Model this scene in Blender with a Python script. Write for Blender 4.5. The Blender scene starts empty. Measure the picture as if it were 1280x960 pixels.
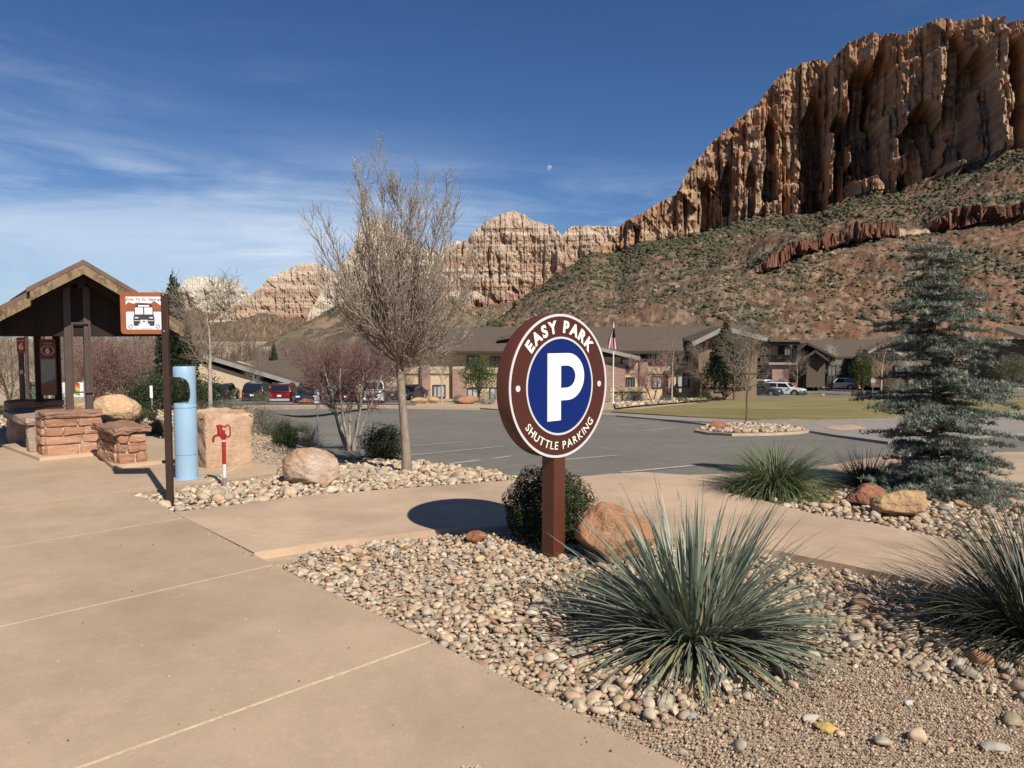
import bpy, bmesh, math, random
import numpy as np
from mathutils import Vector, Matrix

S = bpy.context.scene
C = S.collection
R = math.radians
# ------------------------------------------------------------------ camera
F, H, PITCH = 930.0, 1.75, R(3.45)
cam = bpy.data.objects.new('camera', bpy.data.cameras.new('camera')); C.objects.link(cam)
cam.location = (0, 0, H); cam.rotation_euler = (R(90) - PITCH, 0, 0)
cam.data.sensor_width = 36; cam.data.lens = F / 1280 * 36
cam.data.clip_start = 0.05; cam.data.clip_end = 40000
S.camera = cam
S.render.resolution_x, S.render.resolution_y = 1024, 768
S.render.engine = 'CYCLES'
# ------------------------------------------------------------------ light
SUN = Vector((0.39, -0.64, 0.66)).normalized()
SUN_EL = math.asin(SUN.z); SUN_AZ = math.atan2(SUN.x, SUN.y)
S.view_settings.view_transform = 'Standard'; S.view_settings.look = 'None'
S.view_settings.exposure = 0.26; S.view_settings.gamma = 1.0
lamp = bpy.data.lights.new('sun', 'SUN'); lamp.energy = 5.0; lamp.angle = R(0.5); lamp.color = (1.0, 0.94, 0.84)
sun = bpy.data.objects.new('sun', lamp); C.objects.link(sun); sun.rotation_mode = 'QUATERNION'
sun.rotation_quaternion = SUN.to_track_quat('Z', 'Y')
W = bpy.data.worlds.new('World'); S.world = W; W.use_nodes = True
def build_world():
    nt = W.node_tree; N = nt.nodes; L = nt.links; N.clear()
    out = N.new('ShaderNodeOutputWorld'); bg = N.new('ShaderNodeBackground'); bg.inputs[1].default_value = 0.052
    sky = N.new('ShaderNodeTexSky'); sky.sky_type = 'NISHITA'; sky.sun_disc = False
    sky.sun_elevation = SUN_EL; sky.sun_rotation = SUN_AZ; sky.altitude = 1300; sky.air_density = 1.0; sky.dust_density = 0.6; sky.ozone_density = 2.2
    hs = N.new('ShaderNodeHueSaturation'); hs.inputs['Saturation'].default_value = 1.15; hs.inputs['Value'].default_value = 1.0
    L.new(sky.outputs[0], hs.inputs['Color'])
    tint = N.new('ShaderNodeMix'); tint.data_type = 'RGBA'; tint.blend_type = 'MULTIPLY'; tint.inputs['Factor'].default_value = 1.0; tint.inputs['B'].default_value = (.88, 1.03, 1.27, 1); L.new(hs.outputs[0], tint.inputs['A'])
    tc = N.new('ShaderNodeTexCoord'); sep = N.new('ShaderNodeSeparateXYZ'); L.new(tc.outputs['Generated'], sep.inputs[0])
    # cirrus: stretched noise on the direction sphere
    def mapn(sc, loc, rot=(0, 0, 0)):
        m = N.new('ShaderNodeMapping'); m.inputs['Scale'].default_value = sc; m.inputs['Location'].default_value = loc; m.inputs['Rotation'].default_value = rot
        L.new(tc.outputs['Generated'], m.inputs[0]); return m
    def nz(m, scale, det, rough, dist):
        n = N.new('ShaderNodeTexNoise'); n.inputs['Scale'].default_value = scale; n.inputs['Detail'].default_value = det
        n.inputs['Roughness'].default_value = rough; n.inputs['Distortion'].default_value = dist; L.new(m.outputs[0], n.inputs[0]); return n
    def ramp(src, a, b):
        r = N.new('ShaderNodeMapRange'); r.inputs[1].default_value = a; r.inputs[2].default_value = b; r.clamp = True; r.interpolation_type = 'SMOOTHSTEP'
        L.new(src, r.inputs[0]); return r.outputs[0]
    def mul(a, b):
        m = N.new('ShaderNodeMath'); m.operation = 'MULTIPLY'
        for i, v in enumerate((a, b)):
            if isinstance(v, (int, float)): m.inputs[i].default_value = v
            else: L.new(v, m.inputs[i])
        return m.outputs[0]
    fine = ramp(nz(mapn((1.1, 1.1, 7.0), (1.3, .4, 0.2), (0, R(4), 0)), 3.2, 9, .62, .9).outputs['Fac'], .42, .78)
    big = ramp(nz(mapn((1.0, 1.0, 3.2), (3.7, 2.1, .35)), 1.5, 3, .5, .5).outputs['Fac'], .40, .62)
    # a bank of cirrus in the north-west, low over the ridge
    bank = N.new('ShaderNodeVectorMath'); bank.operation = 'DOT_PRODUCT'; bank.inputs[1].default_value = Vector((-.50, .85, .14)).normalized()
    L.new(tc.outputs['Generated'], bank.inputs[0])
    bankf = ramp(bank.outputs['Value'], .80, .985)
    low = ramp(sep.outputs['Z'], .42, .06)
    c1 = mul(mul(fine, low), 0.55)
    c1 = mul(c1, big)
    wide = ramp(nz(mapn((.9, .9, 5.5), (.2, 5.4, .9), (0, R(-5), 0)), 2.3, 7, .58, .7).outputs['Fac'], .30, .70)
    c2 = mul(mul(wide, bankf), 0.74)
    c2 = mul(c2, ramp(sep.outputs['Z'], .30, .10))
    add = N.new('ShaderNodeMath'); add.operation = 'ADD'; add.use_clamp = True; L.new(c1, add.inputs[0]); L.new(c2, add.inputs[1])
    mix = N.new('ShaderNodeMix'); mix.data_type = 'RGBA'
    L.new(add.outputs[0], mix.inputs['Factor']); L.new(tint.outputs['Result'], mix.inputs['A']); mix.inputs['B'].default_value = (10.5, 12.2, 14.6, 1)
    L.new(mix.outputs['Result'], bg.inputs[0]); L.new(bg.outputs[0], out.inputs[0])
build_world()

# ------------------------------------------------------------------ rays and terrain
FWD = Vector((0, math.cos(PITCH), -math.sin(PITCH))); UPV = Vector((0, math.sin(PITCH), math.cos(PITCH)))
def ray(px, py): return FWD + Vector((1, 0, 0)) * ((px - 640) / F) + UPV * ((480 - py) / F)
def at(px, py, Y):
    d = ray(px, py); t = Y / d.y
    return Vector((d.x * t, Y, H + d.z * t))
_K = np.array([-50, 9, 12, 27, 63, 90, 107, 200, 9000.]); _Z = np.array([0, 0, -.2, -1.62, -3.67, -5.0, -5.35, -6, -6.])
_KL = np.array([-50, 14, 20, 30, 45, 63, 90, 107, 200, 9000.]); _ZL = np.array([0, 0, -.3, -1.0, -2.6, -3.67, -5.0, -5.35, -6, -6.])
def tz(X, Y):
    X = np.asarray(X, float); Y = np.asarray(Y, float)
    a = -X / np.maximum(Y, 1.0)
    t = np.clip((a - .25) / .12, 0, 1); t = t * t * (3 - 2 * t)
    return np.interp(Y, _K, _Z) * (1 - t) + np.interp(Y, _KL, _ZL) * t
def tzf(x, y): return float(tz(x, y))
def G(px, py):
    d = ray(px, py); t = np.geomspace(1.0, 3000, 6000)
    X, Y, Z = d.x * t, d.y * t, H + d.z * t
    k = np.argmax(Z < tz(X, Y))
    if k == 0: k = len(t) - 1
    a, b = t[k - 1], t[k]
    for _ in range(30):
        m = (a + b) / 2
        if H + d.z * m < tzf(d.x * m, d.y * m): b = m
        else: a = m
    return Vector((d.x * b, d.y * b, tzf(d.x * b, d.y * b)))
def B(px, Y):  # ground point straight below image column px at depth Y
    x = (px - 640) / F * Y * 1.002
    return Vector((x, Y, tzf(x, Y)))

# ------------------------------------------------------------------ numpy noise
def _h(ix, iy, iz, s):
    n = (ix * 374761393 + iy * 668265263 + iz * 1274126177 + s * 974634777) & 0xFFFFFFFF
    n = ((n ^ (n >> 13)) * 1274126177) & 0xFFFFFFFF
    n = ((n ^ (n >> 16)) * 2246822519) & 0xFFFFFFFF
    return ((n ^ (n >> 15)) & 0xFFFF) / 65535.0
def vn(x, y, z=0.0, s=0):
    x, y, z = np.broadcast_arrays(np.asarray(x, float), np.asarray(y, float), np.asarray(z, float))
    ix, iy, iz = np.floor(x).astype(np.int64), np.floor(y).astype(np.int64), np.floor(z).astype(np.int64)
    fx, fy, fz = x - ix, y - iy, z - iz
    fx, fy, fz = [f * f * f * (f * (f * 6 - 15) + 10) for f in (fx, fy, fz)]
    r = 0
    for a in (0, 1):
        for b in (0, 1):
            for c in (0, 1):
                r = r + _h(ix + a, iy + b, iz + c, s) * (fx if a else 1 - fx) * (fy if b else 1 - fy) * (fz if c else 1 - fz)
    return r
def vs_(x, y, s=0, e=.16):
    """blocky value noise: plateaus with steep steps between them"""
    x, y = np.broadcast_arrays(np.asarray(x, float), np.asarray(y, float))
    ix, iy = np.floor(x).astype(np.int64), np.floor(y).astype(np.int64); fx, fy = x - ix, y - iy
    sx = .5 + .5 * np.clip((fx - .5) / e, -1, 1); sy = .5 + .5 * np.clip((fy - .5) / .13, -1, 1); z = np.zeros_like(ix); r = 0
    for a in (0, 1):
        for b in (0, 1): r = r + _h(ix + a, iy + b, z, s) * (sx if a else 1 - sx) * (sy if b else 1 - sy)
    return r
def fbm(x, y, z=0.0, o=4, s=0, g=.5):
    r, a, t = 0, 1., 0.
    for k in range(o):
        r = r + a * vn(np.asarray(x) * 2**k, np.asarray(y) * 2**k, np.asarray(z) * 2**k, s + k * 17); t += a; a *= g
    return r / t
def sstep(a, b, x):
    t = np.clip((x - a) / (b - a), 0, 1); return t * t * (3 - 2 * t)

# ------------------------------------------------------------------ objects
def link(name, me, m=None, parent=None):
    o = bpy.data.objects.new(name, me); C.objects.link(o)
    if m is not None and me is not None and not len(me.materials):
        for x in (m if isinstance(m, (list, tuple)) else [m]): me.materials.append(x)
    if parent is not None: o.parent = parent
    return o
def tag(o, label=None, cat=None, group=None, kind=None):
    if label: o['label'] = label
    if cat: o['category'] = cat
    if group: o['group'] = group
    if kind: o['kind'] = kind
    return o
def thing(name, label, cat, loc=(0, 0, 0), rz=0.0, group=None):
    o = bpy.data.objects.new(name, None); C.objects.link(o); o.empty_display_size = .2
    o.location = loc; o.rotation_euler = (0, 0, rz)
    return tag(o, label, cat, group)
def kids(o): return [c for c in C.objects if c.parent == o]
def copy_tree(o, parent=None):
    c = o.copy(); C.objects.link(c)
    if parent is not None: c.parent = parent
    for ch in list(o.children): copy_tree(ch, c)
    return c
def pymesh(name, V, Fc, smooth=False):
    me = bpy.data.meshes.new(name); me.from_pydata([tuple(v) for v in V], [], [tuple(f) for f in Fc]); me.update()
    if smooth: me.polygons.foreach_set('use_smooth', np.ones(len(me.polygons), bool))
    return me
def npmesh(name, V, T, col=None, smooth=False):
    """V (n,3), T (m,k) faces of k corners, col (n,3) optional colour attribute 'col'."""
    V = np.ascontiguousarray(V, np.float32); T = np.ascontiguousarray(T, np.int32); m, k = T.shape
    me = bpy.data.meshes.new(name)
    me.vertices.add(len(V)); me.vertices.foreach_set('co', V.ravel())
    me.loops.add(m * k); me.loops.foreach_set('vertex_index', T.ravel())
    me.polygons.add(m); me.polygons.foreach_set('loop_start', np.arange(0, m * k, k, dtype=np.int32))
    me.polygons.foreach_set('use_smooth', np.full(m, smooth, bool))
    if col is not None:
        a = me.attributes.new('col', 'FLOAT_COLOR', 'POINT')
        a.data.foreach_set('color', np.column_stack([col, np.ones(len(V))]).astype(np.float32).ravel())
    me.update(calc_edges=True); me.validate()
    return me
def bmesh_obj(name, bm, m, parent=None, smooth=False):
    me = bpy.data.meshes.new(name); bm.normal_update(); bm.to_mesh(me); bm.free()
    if smooth: me.polygons.foreach_set('use_smooth', np.ones(len(me.polygons), bool))
    return link(name, me, m, parent)
def add_box(bm, c, s, rz=0.0, bevel=0.0, mi=0, M=None):
    r = bmesh.ops.create_cube(bm, size=1.0); vs = r['verts']
    mat4 = Matrix.Translation(Vector(c)) @ Matrix.Rotation(rz, 4, 'Z') @ Matrix.Diagonal((s[0], s[1], s[2], 1))
    if M is not None: mat4 = M @ mat4
    bmesh.ops.transform(bm, matrix=mat4, verts=vs)
    fs = set(f for v in vs for f in v.link_faces)
    for f in fs: f.material_index = mi
    if bevel > 0:
        es = list(set(e for v in vs for e in v.link_edges))
        bmesh.ops.bevel(bm, geom=es, offset=bevel, segments=2, affect='EDGES', profile=.6)
    return vs
def box(name, c, s, m, parent=None, rz=0.0, bevel=0.0):
    bm = bmesh.new(); add_box(bm, c, s, rz, bevel); return bmesh_obj(name, bm, m, parent)
def add_cyl(bm, p0, p1, r0, r1=None, n=12, caps=True, mi=0):
    p0, p1 = Vector(p0), Vector(p1); r1 = r0 if r1 is None else r1
    d = p1 - p0; q = d.to_track_quat('Z', 'Y').to_matrix().to_4x4()
    r = bmesh.ops.create_cone(bm, cap_ends=caps, cap_tris=False, segments=n, radius1=r0, radius2=r1, depth=d.length)
    bmesh.ops.transform(bm, matrix=Matrix.Translation((p0 + p1) / 2) @ q, verts=r['verts'])
    for f in set(f for v in r['verts'] for f in v.link_faces): f.material_index = mi
    return r['verts']
def cyl(name, p0, p1, r0, m, parent=None, r1=None, n=12, smooth=False):
    bm = bmesh.new(); add_cyl(bm, p0, p1, r0, r1, n); o = bmesh_obj(name, bm, m, parent)
    if smooth: shade_auto(o)
    return o
def shade_auto(o, ang=40):
    me = o.data; me.polygons.foreach_set('use_smooth', np.ones(len(me.polygons), bool))
    bm = bmesh.new(); bm.from_mesh(me)
    for e in bm.edges:
        if len(e.link_faces) == 2 and e.calc_face_angle(0) > R(ang): e.smooth = False
    bm.to_mesh(me); bm.free()
def prism(name, pts, h0, h1, m, parent=None, M=None):
    """extrude polygon pts (x,y) from z=h0 to h1; M maps it."""
    bm = bmesh.new()
    a = [bm.verts.new((x, y, h0)) for x, y in pts]; b = [bm.verts.new((x, y, h1)) for x, y in pts]
    n = len(pts)
    bm.faces.new(a[::-1]); bm.faces.new(b)
    for i in range(n): bm.faces.new((a[i], a[(i + 1) % n], b[(i + 1) % n], b[i]))
    bmesh.ops.recalc_face_normals(bm, faces=bm.faces[:])
    if M is not None: bmesh.ops.transform(bm, matrix=M, verts=bm.verts[:])
    return bmesh_obj(name, bm, m, parent)
def merge(bases, M, which, cols=None, name='mass', smooth=True):
    """bases: list of (V,T); M (n,3,4) transforms; which (n) base index; cols (n,3)."""
    Vs, Ts, Cs, Sm, off = [], [], [], [], 0
    for k, (V, T) in enumerate(bases):
        ix = np.nonzero(which == k)[0]
        if not len(ix): continue
        m = M[ix]; v = np.einsum('nij,vj->nvi', m[:, :, :3], V) + m[:, None, :, 3]
        t = T[None] + (off + np.arange(len(ix)) * len(V))[:, None, None]
        Vs.append(v.reshape(-1, 3)); Ts.append(t.reshape(-1, T.shape[1])); off += len(ix) * len(V)
        if cols is not None: Cs.append(np.repeat(cols[ix], len(V), 0))
        Sm.append(np.full(len(ix) * len(T), bool(smooth[k]) if isinstance(smooth, list) else bool(smooth)))
    me = npmesh(name, np.vstack(Vs), np.vstack(Ts), np.vstack(Cs) if cols is not None else None, False)
    me.polygons.foreach_set('use_smooth', np.concatenate(Sm)); return me
def rots(n, rng, full=True, tilt=.4):
    """random rotation matrices (n,3,3)"""
    if full:
        q = rng.normal(size=(n, 4)); q /= np.linalg.norm(q, axis=1)[:, None]
        w, x, y, z = q.T
    else:
        a = rng.uniform(0, 2 * math.pi, n); t = rng.normal(0, tilt, n) / 2; b = rng.uniform(0, 2 * math.pi, n)
        w1, x1, y1 = np.cos(t), np.sin(t) * np.cos(b), np.sin(t) * np.sin(b)
        c, s_ = np.cos(a / 2), np.sin(a / 2)
        w, x, y, z = w1 * c, x1 * c + y1 * s_, y1 * c - x1 * s_, w1 * s_
    return np.stack([np.stack([1 - 2 * (y*y + z*z), 2 * (x*y - z*w), 2 * (x*z + y*w)], -1),
                     np.stack([2 * (x*y + z*w), 1 - 2 * (x*x + z*z), 2 * (y*z - x*w)], -1),
                     np.stack([2 * (x*z - y*w), 2 * (y*z + x*w), 1 - 2 * (x*x + y*y)], -1)], 1)
def mats(rot, scl, pos):
    M = np.zeros((len(pos), 3, 4)); M[:, :, :3] = rot * scl[:, None, :]; M[:, :, 3] = pos; return M
def ico(sub):
    bm = bmesh.new(); bmesh.ops.create_icosphere(bm, subdivisions=sub, radius=1.0)
    bm.verts.ensure_lookup_table()
    V = np.array([v.co[:] for v in bm.verts]); T = np.array([[v.index for v in f.verts] for f in bm.faces]); bm.free(); return V, T
def rock_vt(sub, seed, cuts=7, rough=.12, flat=.75, nf=1.6, fine=0.0):
    """an angular or rounded stone from an icosphere, in a unit box"""
    V, T = ico(sub); rng = np.random.default_rng(seed)
    for _ in range(cuts):
        n = rng.normal(size=3); n /= np.linalg.norm(n); d = rng.uniform(flat, flat + .2)
        k = V @ n - d; V = V - np.clip(k, 0, None)[:, None] * n * .92
    r = 1 + rough * (fbm(V[:, 0] * nf + seed, V[:, 1] * nf, V[:, 2] * nf, 4, seed) - .5) * 2
    if fine: r = r * (1 - fine * np.abs(2 * fbm(V[:, 0] * 4.5 + seed, V[:, 1] * 4.5, V[:, 2] * 6, 4, seed + 3) - 1))
    return V * r[:, None], T

# ------------------------------------------------------------------ materials
def mat(name, c1, c2=None, scale=8.0, rough=.8, bump=0.0, bscale=None, detail=6.0, c3=None, metal=0.0, spec=.4, attr=False, stretch=(1, 1, 1),
        lo=.35, hi=.65, coord='Object', big=None, bigscale=.7, bigamt=.5, bdist=.02, transl=0.0, speck=None):
    m = bpy.data.materials.new(name); m.use_nodes = True; nt = m.node_tree; N, L = nt.nodes, nt.links
    b = N['Principled BSDF']; b.inputs['Roughness'].default_value = rough; b.inputs['Metallic'].default_value = metal
    b.inputs['Specular IOR Level'].default_value = spec
    tc = N.new('ShaderNodeTexCoord'); mp = N.new('ShaderNodeMapping'); mp.inputs['Scale'].default_value = stretch
    if coord == 'World':
        g = N.new('ShaderNodeNewGeometry'); L.new(g.outputs['Position'], mp.inputs[0])
    else: L.new(tc.outputs[coord], mp.inputs[0])
    def noise(s, d=detail, r=.6):
        n = N.new('ShaderNodeTexNoise'); n.inputs['Scale'].default_value = s; n.inputs['Detail'].default_value = d; n.inputs['Roughness'].default_value = r
        L.new(mp.outputs[0], n.inputs[0]); return n.outputs['Fac']
    def mr(src, a, bb, x=0., y=1.):
        r = N.new('ShaderNodeMapRange'); r.inputs[1].default_value = a; r.inputs[2].default_value = bb; r.inputs[3].default_value = x; r.inputs[4].default_value = y; L.new(src, r.inputs[0]); return r.outputs[0]
    def mx(f, a, bb, mode='MIX'):
        x = N.new('ShaderNodeMix'); x.data_type = 'RGBA'; x.blend_type = mode
        for s, v in (('Factor', f), ('A', a), ('B', bb)):
            if isinstance(v, (int, float)): x.inputs[s].default_value = v
            elif isinstance(v, tuple): x.inputs[s].default_value = (*v[:3], 1)
            else: L.new(v, x.inputs[s])
        return x.outputs['Result']
    col = None
    if attr:
        a = N.new('ShaderNodeAttribute'); a.attribute_name = 'col'; col = a.outputs['Color']
        if c2 is not None: col = mx(mr(noise(scale), lo, hi), col, mx(1.0, col, c2, 'MULTIPLY'))
    elif c2 is not None:
        col = mx(mr(noise(scale), lo, hi), c1, c2)
        if c3 is not None: col = mx(mr(noise(scale * 3.7), .5, .72), col, c3)
    if big is not None:
        col = mx(mr(noise(bigscale, 5, .55), .42, .68, 0, bigamt), col if col is not None else tuple(c1), big)
    if speck is not None:
        if col is None: col = mx(0.0, tuple(c1), tuple(c1))
        col = mx(mr(noise(speck[1], 3, .7), .56, .70, 0, speck[2]), col, mx(1.0, col, speck[0], 'MULTIPLY'))
        col = mx(mr(noise(speck[1] * .37, 2, .7), .58, .72, 0, speck[2] * .8), col, mx(1.0, col, tuple(2 - x for x in speck[0]), 'MULTIPLY'))
    if col is None: b.inputs['Base Color'].default_value = (*c1, 1)
    else: L.new(col, b.inputs['Base Color'])
    if bump > 0:
        bp = N.new('ShaderNodeBump'); bp.inputs['Strength'].default_value = bump; bp.inputs['Distance'].default_value = bdist
        L.new(noise(bscale or scale * 4, 5, .65), bp.inputs['Height']); L.new(bp.outputs[0], b.inputs['Normal'])
    if transl > 0:
        ts = N.new('ShaderNodeBsdfTranslucent'); ms = N.new('ShaderNodeMixShader'); ms.inputs[0].default_value = transl
        if col is None: ts.inputs[0].default_value = (*c1, 1)
        else: L.new(col, ts.inputs[0])
        L.new(b.outputs[0], ms.inputs[1]); L.new(ts.outputs[0], ms.inputs[2]); L.new(ms.outputs[0], N['Material Output'].inputs[0])
    return m
# ================================================================== LAND: mountains
M_CLIFF = mat('sandstone_cliff', (1, 1, 1), (.80, .76, .72), scale=.05, rough=.95, attr=True, bump=.6, bscale=.12, coord='World', spec=.1, bdist=3.0, stretch=(1, 1, .35))
M_TALUS = mat('talus_soil', (1, 1, 1), (.72, .70, .66), scale=.09, rough=.95, attr=True, bump=.7, bscale=.22, coord='World', spec=.1, bdist=1.5)
M_SCRUB = mat('scrub_leaf', (1, 1, 1), attr=True, rough=.9, spec=.1)

def curve(pts):
    xs, ys = np.array(sorted(pts)).T
    return lambda p: np.interp(p, xs, ys)
def rays(px, py):
    cx = (px - 640) / F; cy = (480 - py) / F
    dy = math.cos(PITCH) + cy * math.sin(PITCH); dz = -math.sin(PITCH) + cy * math.cos(PITCH)
    return cx / dy, dz / dy          # X/Y and Z/Y slopes
def mixc(a, b, t): return a + (b - a) * t[..., None]
def facet(u, z, w, hz, seed, tilt):
    """broken rock: cells w wide and hz tall, each with its own depth and its own lean, sharp joints between"""
    u, z = np.broadcast_arrays(np.asarray(u, float), np.asarray(z, float))
    q = u / w + .55 * (vn(u / (w * 2.3), z / (hz * 3), 0, seed + 70) - .5); iu = np.floor(q).astype(np.int64); f = q - iu; o = np.zeros_like(iu)
    k = z / hz + 3 * _h(iu, o, o, seed + 71) + .25 * (f - .5); iz = np.floor(k).astype(np.int64); g = k - iz
    e = np.clip(np.minimum(f, 1 - f) / .12, 0, 1) ** .5                      # rounded arrises
    return _h(iu, iz, o, seed) * .9 + (.5 * _h(iu, o, o, seed + 74) - .25) + tilt * (_h(iu, iz, o, seed + 72) - .5) * (f - .5) + .22 * (_h(iu, iz, o, seed + 73) - .35) * (g - .5) + .12 * e
def massif(name, px, sky, foot, Yf, Ybot, zbot, lean, amp, colour, seed, rows=(120, 240, 14), band=None, alcove=None, back=500., jag=1.0, gully=14., crag=0.0):
    """A cliff on a talus apron: foot line at distance Yf(px), rim above it, apron running out to Ybot at height zbot."""
    n = len(px); sy, fy = sky(px), foot(px); Y = Yf(px) if callable(Yf) else np.full(n, float(Yf))
    ax, az = rays(px, fy); FX, FY, FZ = ax * Y, Y, H + az * Y
    hgt = np.maximum(0, (rays(px, sy)[1] - az) * Y)
    Yr = Y + lean * hgt
    bx, bz = rays(px, sy); RX, RY, RZ = bx * Yr, Yr, H + bz * Yr
    s = np.concatenate([[0], np.cumsum(np.hypot(np.diff(FX), np.diff(FY)))])
    t = np.array([FX[-1] - FX[0], FY[-1] - FY[0]]); t /= np.linalg.norm(t); nx, ny = t[1], -t[0]
    if ny > 0: nx, ny = -nx, -ny
    nt_, nc, nb = rows
    def disp(z, sv=None):
        sv = s[None, :] if sv is None else sv
        w = (fbm(sv / (amp * 2.0), z / (amp * 9), 0, 3, seed) - .5) * amp * .55
        u = sv + w
        d = -amp * 1.15 + amp * 1.25 * facet(u, z, amp * 1.9, amp * 8.5, seed + 1, .9)
        d = d + amp * .85 * facet(u, z, amp * .80, amp * 3.6, seed + 2, 1.1)
        d = d + amp * .42 * facet(u, z, amp * .31, amp * 1.25, seed + 3, 1.2)
        d = d + amp * .20 * facet(u, z, amp * .125, amp * .36, seed + 5, 1.2)
        d = d + amp * .30 * (vs_(z / (amp * .42) + .9 * fbm(sv / (amp * 6), 0, 0, 2, seed + 7), sv * 0, seed + 8, .12) - .5)       # beds weathered into ledges
        d = d + amp * .16 * (fbm(sv / (amp * .5), z / (amp * .5), 0, 4, seed + 6) - .5)
        if crag: d = d + amp * crag * (np.abs(2 * fbm(sv / (amp * 5) + z / (amp * 7), z / (amp * 4), 0, 4, seed + 50) - 1) - .3)
        d = d + amp * .12 * fbm(sv / (amp * .10), z / (amp * .16), 0, 3, seed + 4)
        return d
    rowsX, rowsY, rowsZ, zone = [], [], [], []
    vt = np.linspace(0, 1, nt_)
    for k, v in enumerate(vt):                               # apron, bottom to foot
        e = v ** 1.12
        X = FX * (Ybot / FY) * (1 - v) + FX * v; Yv = Ybot * (1 - v) + FY * v; Z = zbot * (1 - e) + FZ * e
        g = fbm(X / 160, Yv / 420, 0, 4, seed + 9) - .5
        f2 = fbm(X / 28, Yv / 46, 0, 4, seed + 10) - .5
        f3 = fbm(X / 7, Yv / 9, 0, 3, seed + 12) - .5
        fade = np.minimum(1, (1 - v) * 7) * min(1, v * 9)
        Z = Z + (g * gully * 3.2 + f2 * gully * .75) * fade + f3 * gully * .22 * min(1, v * 9)
        zb = np.zeros(n)
        if band is not None:
            for (bf, hb, wd) in band:                        # lower cliff bands: a step in the apron
                vb, amt = bf(px)
                vb = vb + (fbm(s / 60, 0, 0, 3, seed + 31) - .5) * .045
                hb_ = hb * amt * (.55 + .75 * vn(s / 70, 0, 0, seed + 33) + .35 * (vs_(s / 14, 0, seed + 38, .2) - .5))
                Z = Z + hb_ * (sstep(vb - wd, vb + wd, v) - sstep(vb - .02, vb + .34, v)) 
                inb = amt * (np.abs(v - vb) < wd * 1.5)
                zb = np.maximum(zb, inb)
                dd = (facet(s, Z, 30., 60., seed + 35, 1.1) * 22 + facet(s, Z, 11., 9., seed + 36, 1.1) * 11 + facet(s, Z, 4., 4., seed + 37, 1.) * 4) * inb
                X = X + nx * dd; Yv = Yv + ny * dd
        q = np.clip((v - .86) / .14, 0, 1) ** 2
        d = disp(FZ)[0] * q
        rowsX.append(X + nx * d); rowsY.append(Yv + ny * d); rowsZ.append(Z); zone.append(zb * 2.)
    for k in range(1, nc + 1):                               # cliff
        v = k / nc
        ledge = .055 * np.sin(v * 31 + 3 * fbm(s / 300, 0, 0, 2, seed + 20)) * min(1, v * 6) * min(1, (1 - v) * 6)
        X = FX + (RX - FX) * v; Yv = FY + (RY - FY) * v; Z = FZ + (RZ - FZ) * v
        e = np.clip(v - .06 + ledge, 0, 1)
        d = disp(Z)[0]
        if alcove is not None:
            for (pc, w_, v0, v1, dep) in alcove:
                wv = w_ * 1.15 * (.72 + .56 * vs_(v * 7 + pc, s * 0, seed + 80, .12)); xx = np.abs(px - pc + 3.5 * (vs_(v * 9 + pc * .7, s * 0, seed + 81, .2) - .5)) / wv
                arch = sstep(v0 - .02, v0 + .02, v) * (1 - sstep(v1 - .05, v1 + .01, v + .10 * xx ** 2))
                d = d - dep * (1 - sstep(.80, 1.0, xx)) * arch
        d = d + amp * .35 * (fbm(Z / 34, s / 400, 0, 3, seed + 21) - .5)
        d = d * (1 - .55 * v ** 3)
        rowsX.append(X + nx * d); rowsY.append(Yv + ny * d)
        top = max(0, (v - .85) / .15)
        rowsZ.append(Z + top * (fbm(s / (amp * .5), 0, 0, 4, seed + 22) - .5) * amp * .34 * jag); zone.append(np.ones(n))
    lx, ly, lz = rowsX[-1], rowsY[-1], rowsZ[-1]
    for k in range(1, nb + 1):                               # top, running back
        v = (k / nb) ** 1.5
        b = (fbm(s / 90, v * 4, 0, 3, seed + 23) - .5) * 14 * v
        rowsX.append(lx * (1 + v * back / ly)); rowsY.append(ly + back * v); rowsZ.append(lz + b - v * back * .30); zone.append(np.full(n, 3.))
    X, Y_, Z, zn = [np.array(a) for a in (rowsX, rowsY, rowsZ, zone)]
    col = colour(X, Y_, Z, zn, s, FZ, RZ, np.broadcast_to(px, X.shape))
    m = X.shape[0]; V = np.stack([X, Y_, Z], -1).reshape(-1, 3)
    i = np.arange(m - 1)[:, None] * n + np.arange(n - 1)[None]
    T = np.stack([i, i + 1, i + n + 1, i + n], -1).reshape(-1, 4)
    me = npmesh(name, V, T, col.reshape(-1, 3), True)
    me.materials.append(M_TALUS); me.materials.append(M_CLIFF)
    fz = np.maximum(zn[:-1, :-1], zn[1:, 1:]).reshape(-1); me.polygons.foreach_set('material_index', (fz >= .9).astype(np.int32))
    fl = ((fz < .9)).astype(bool); me.polygons.foreach_set('use_smooth', fl)
    o = bpy.data.objects.new(name, me); C.objects.link(o); o['kind'] = 'structure'
    return o, X, Y_, Z, zn

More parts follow.
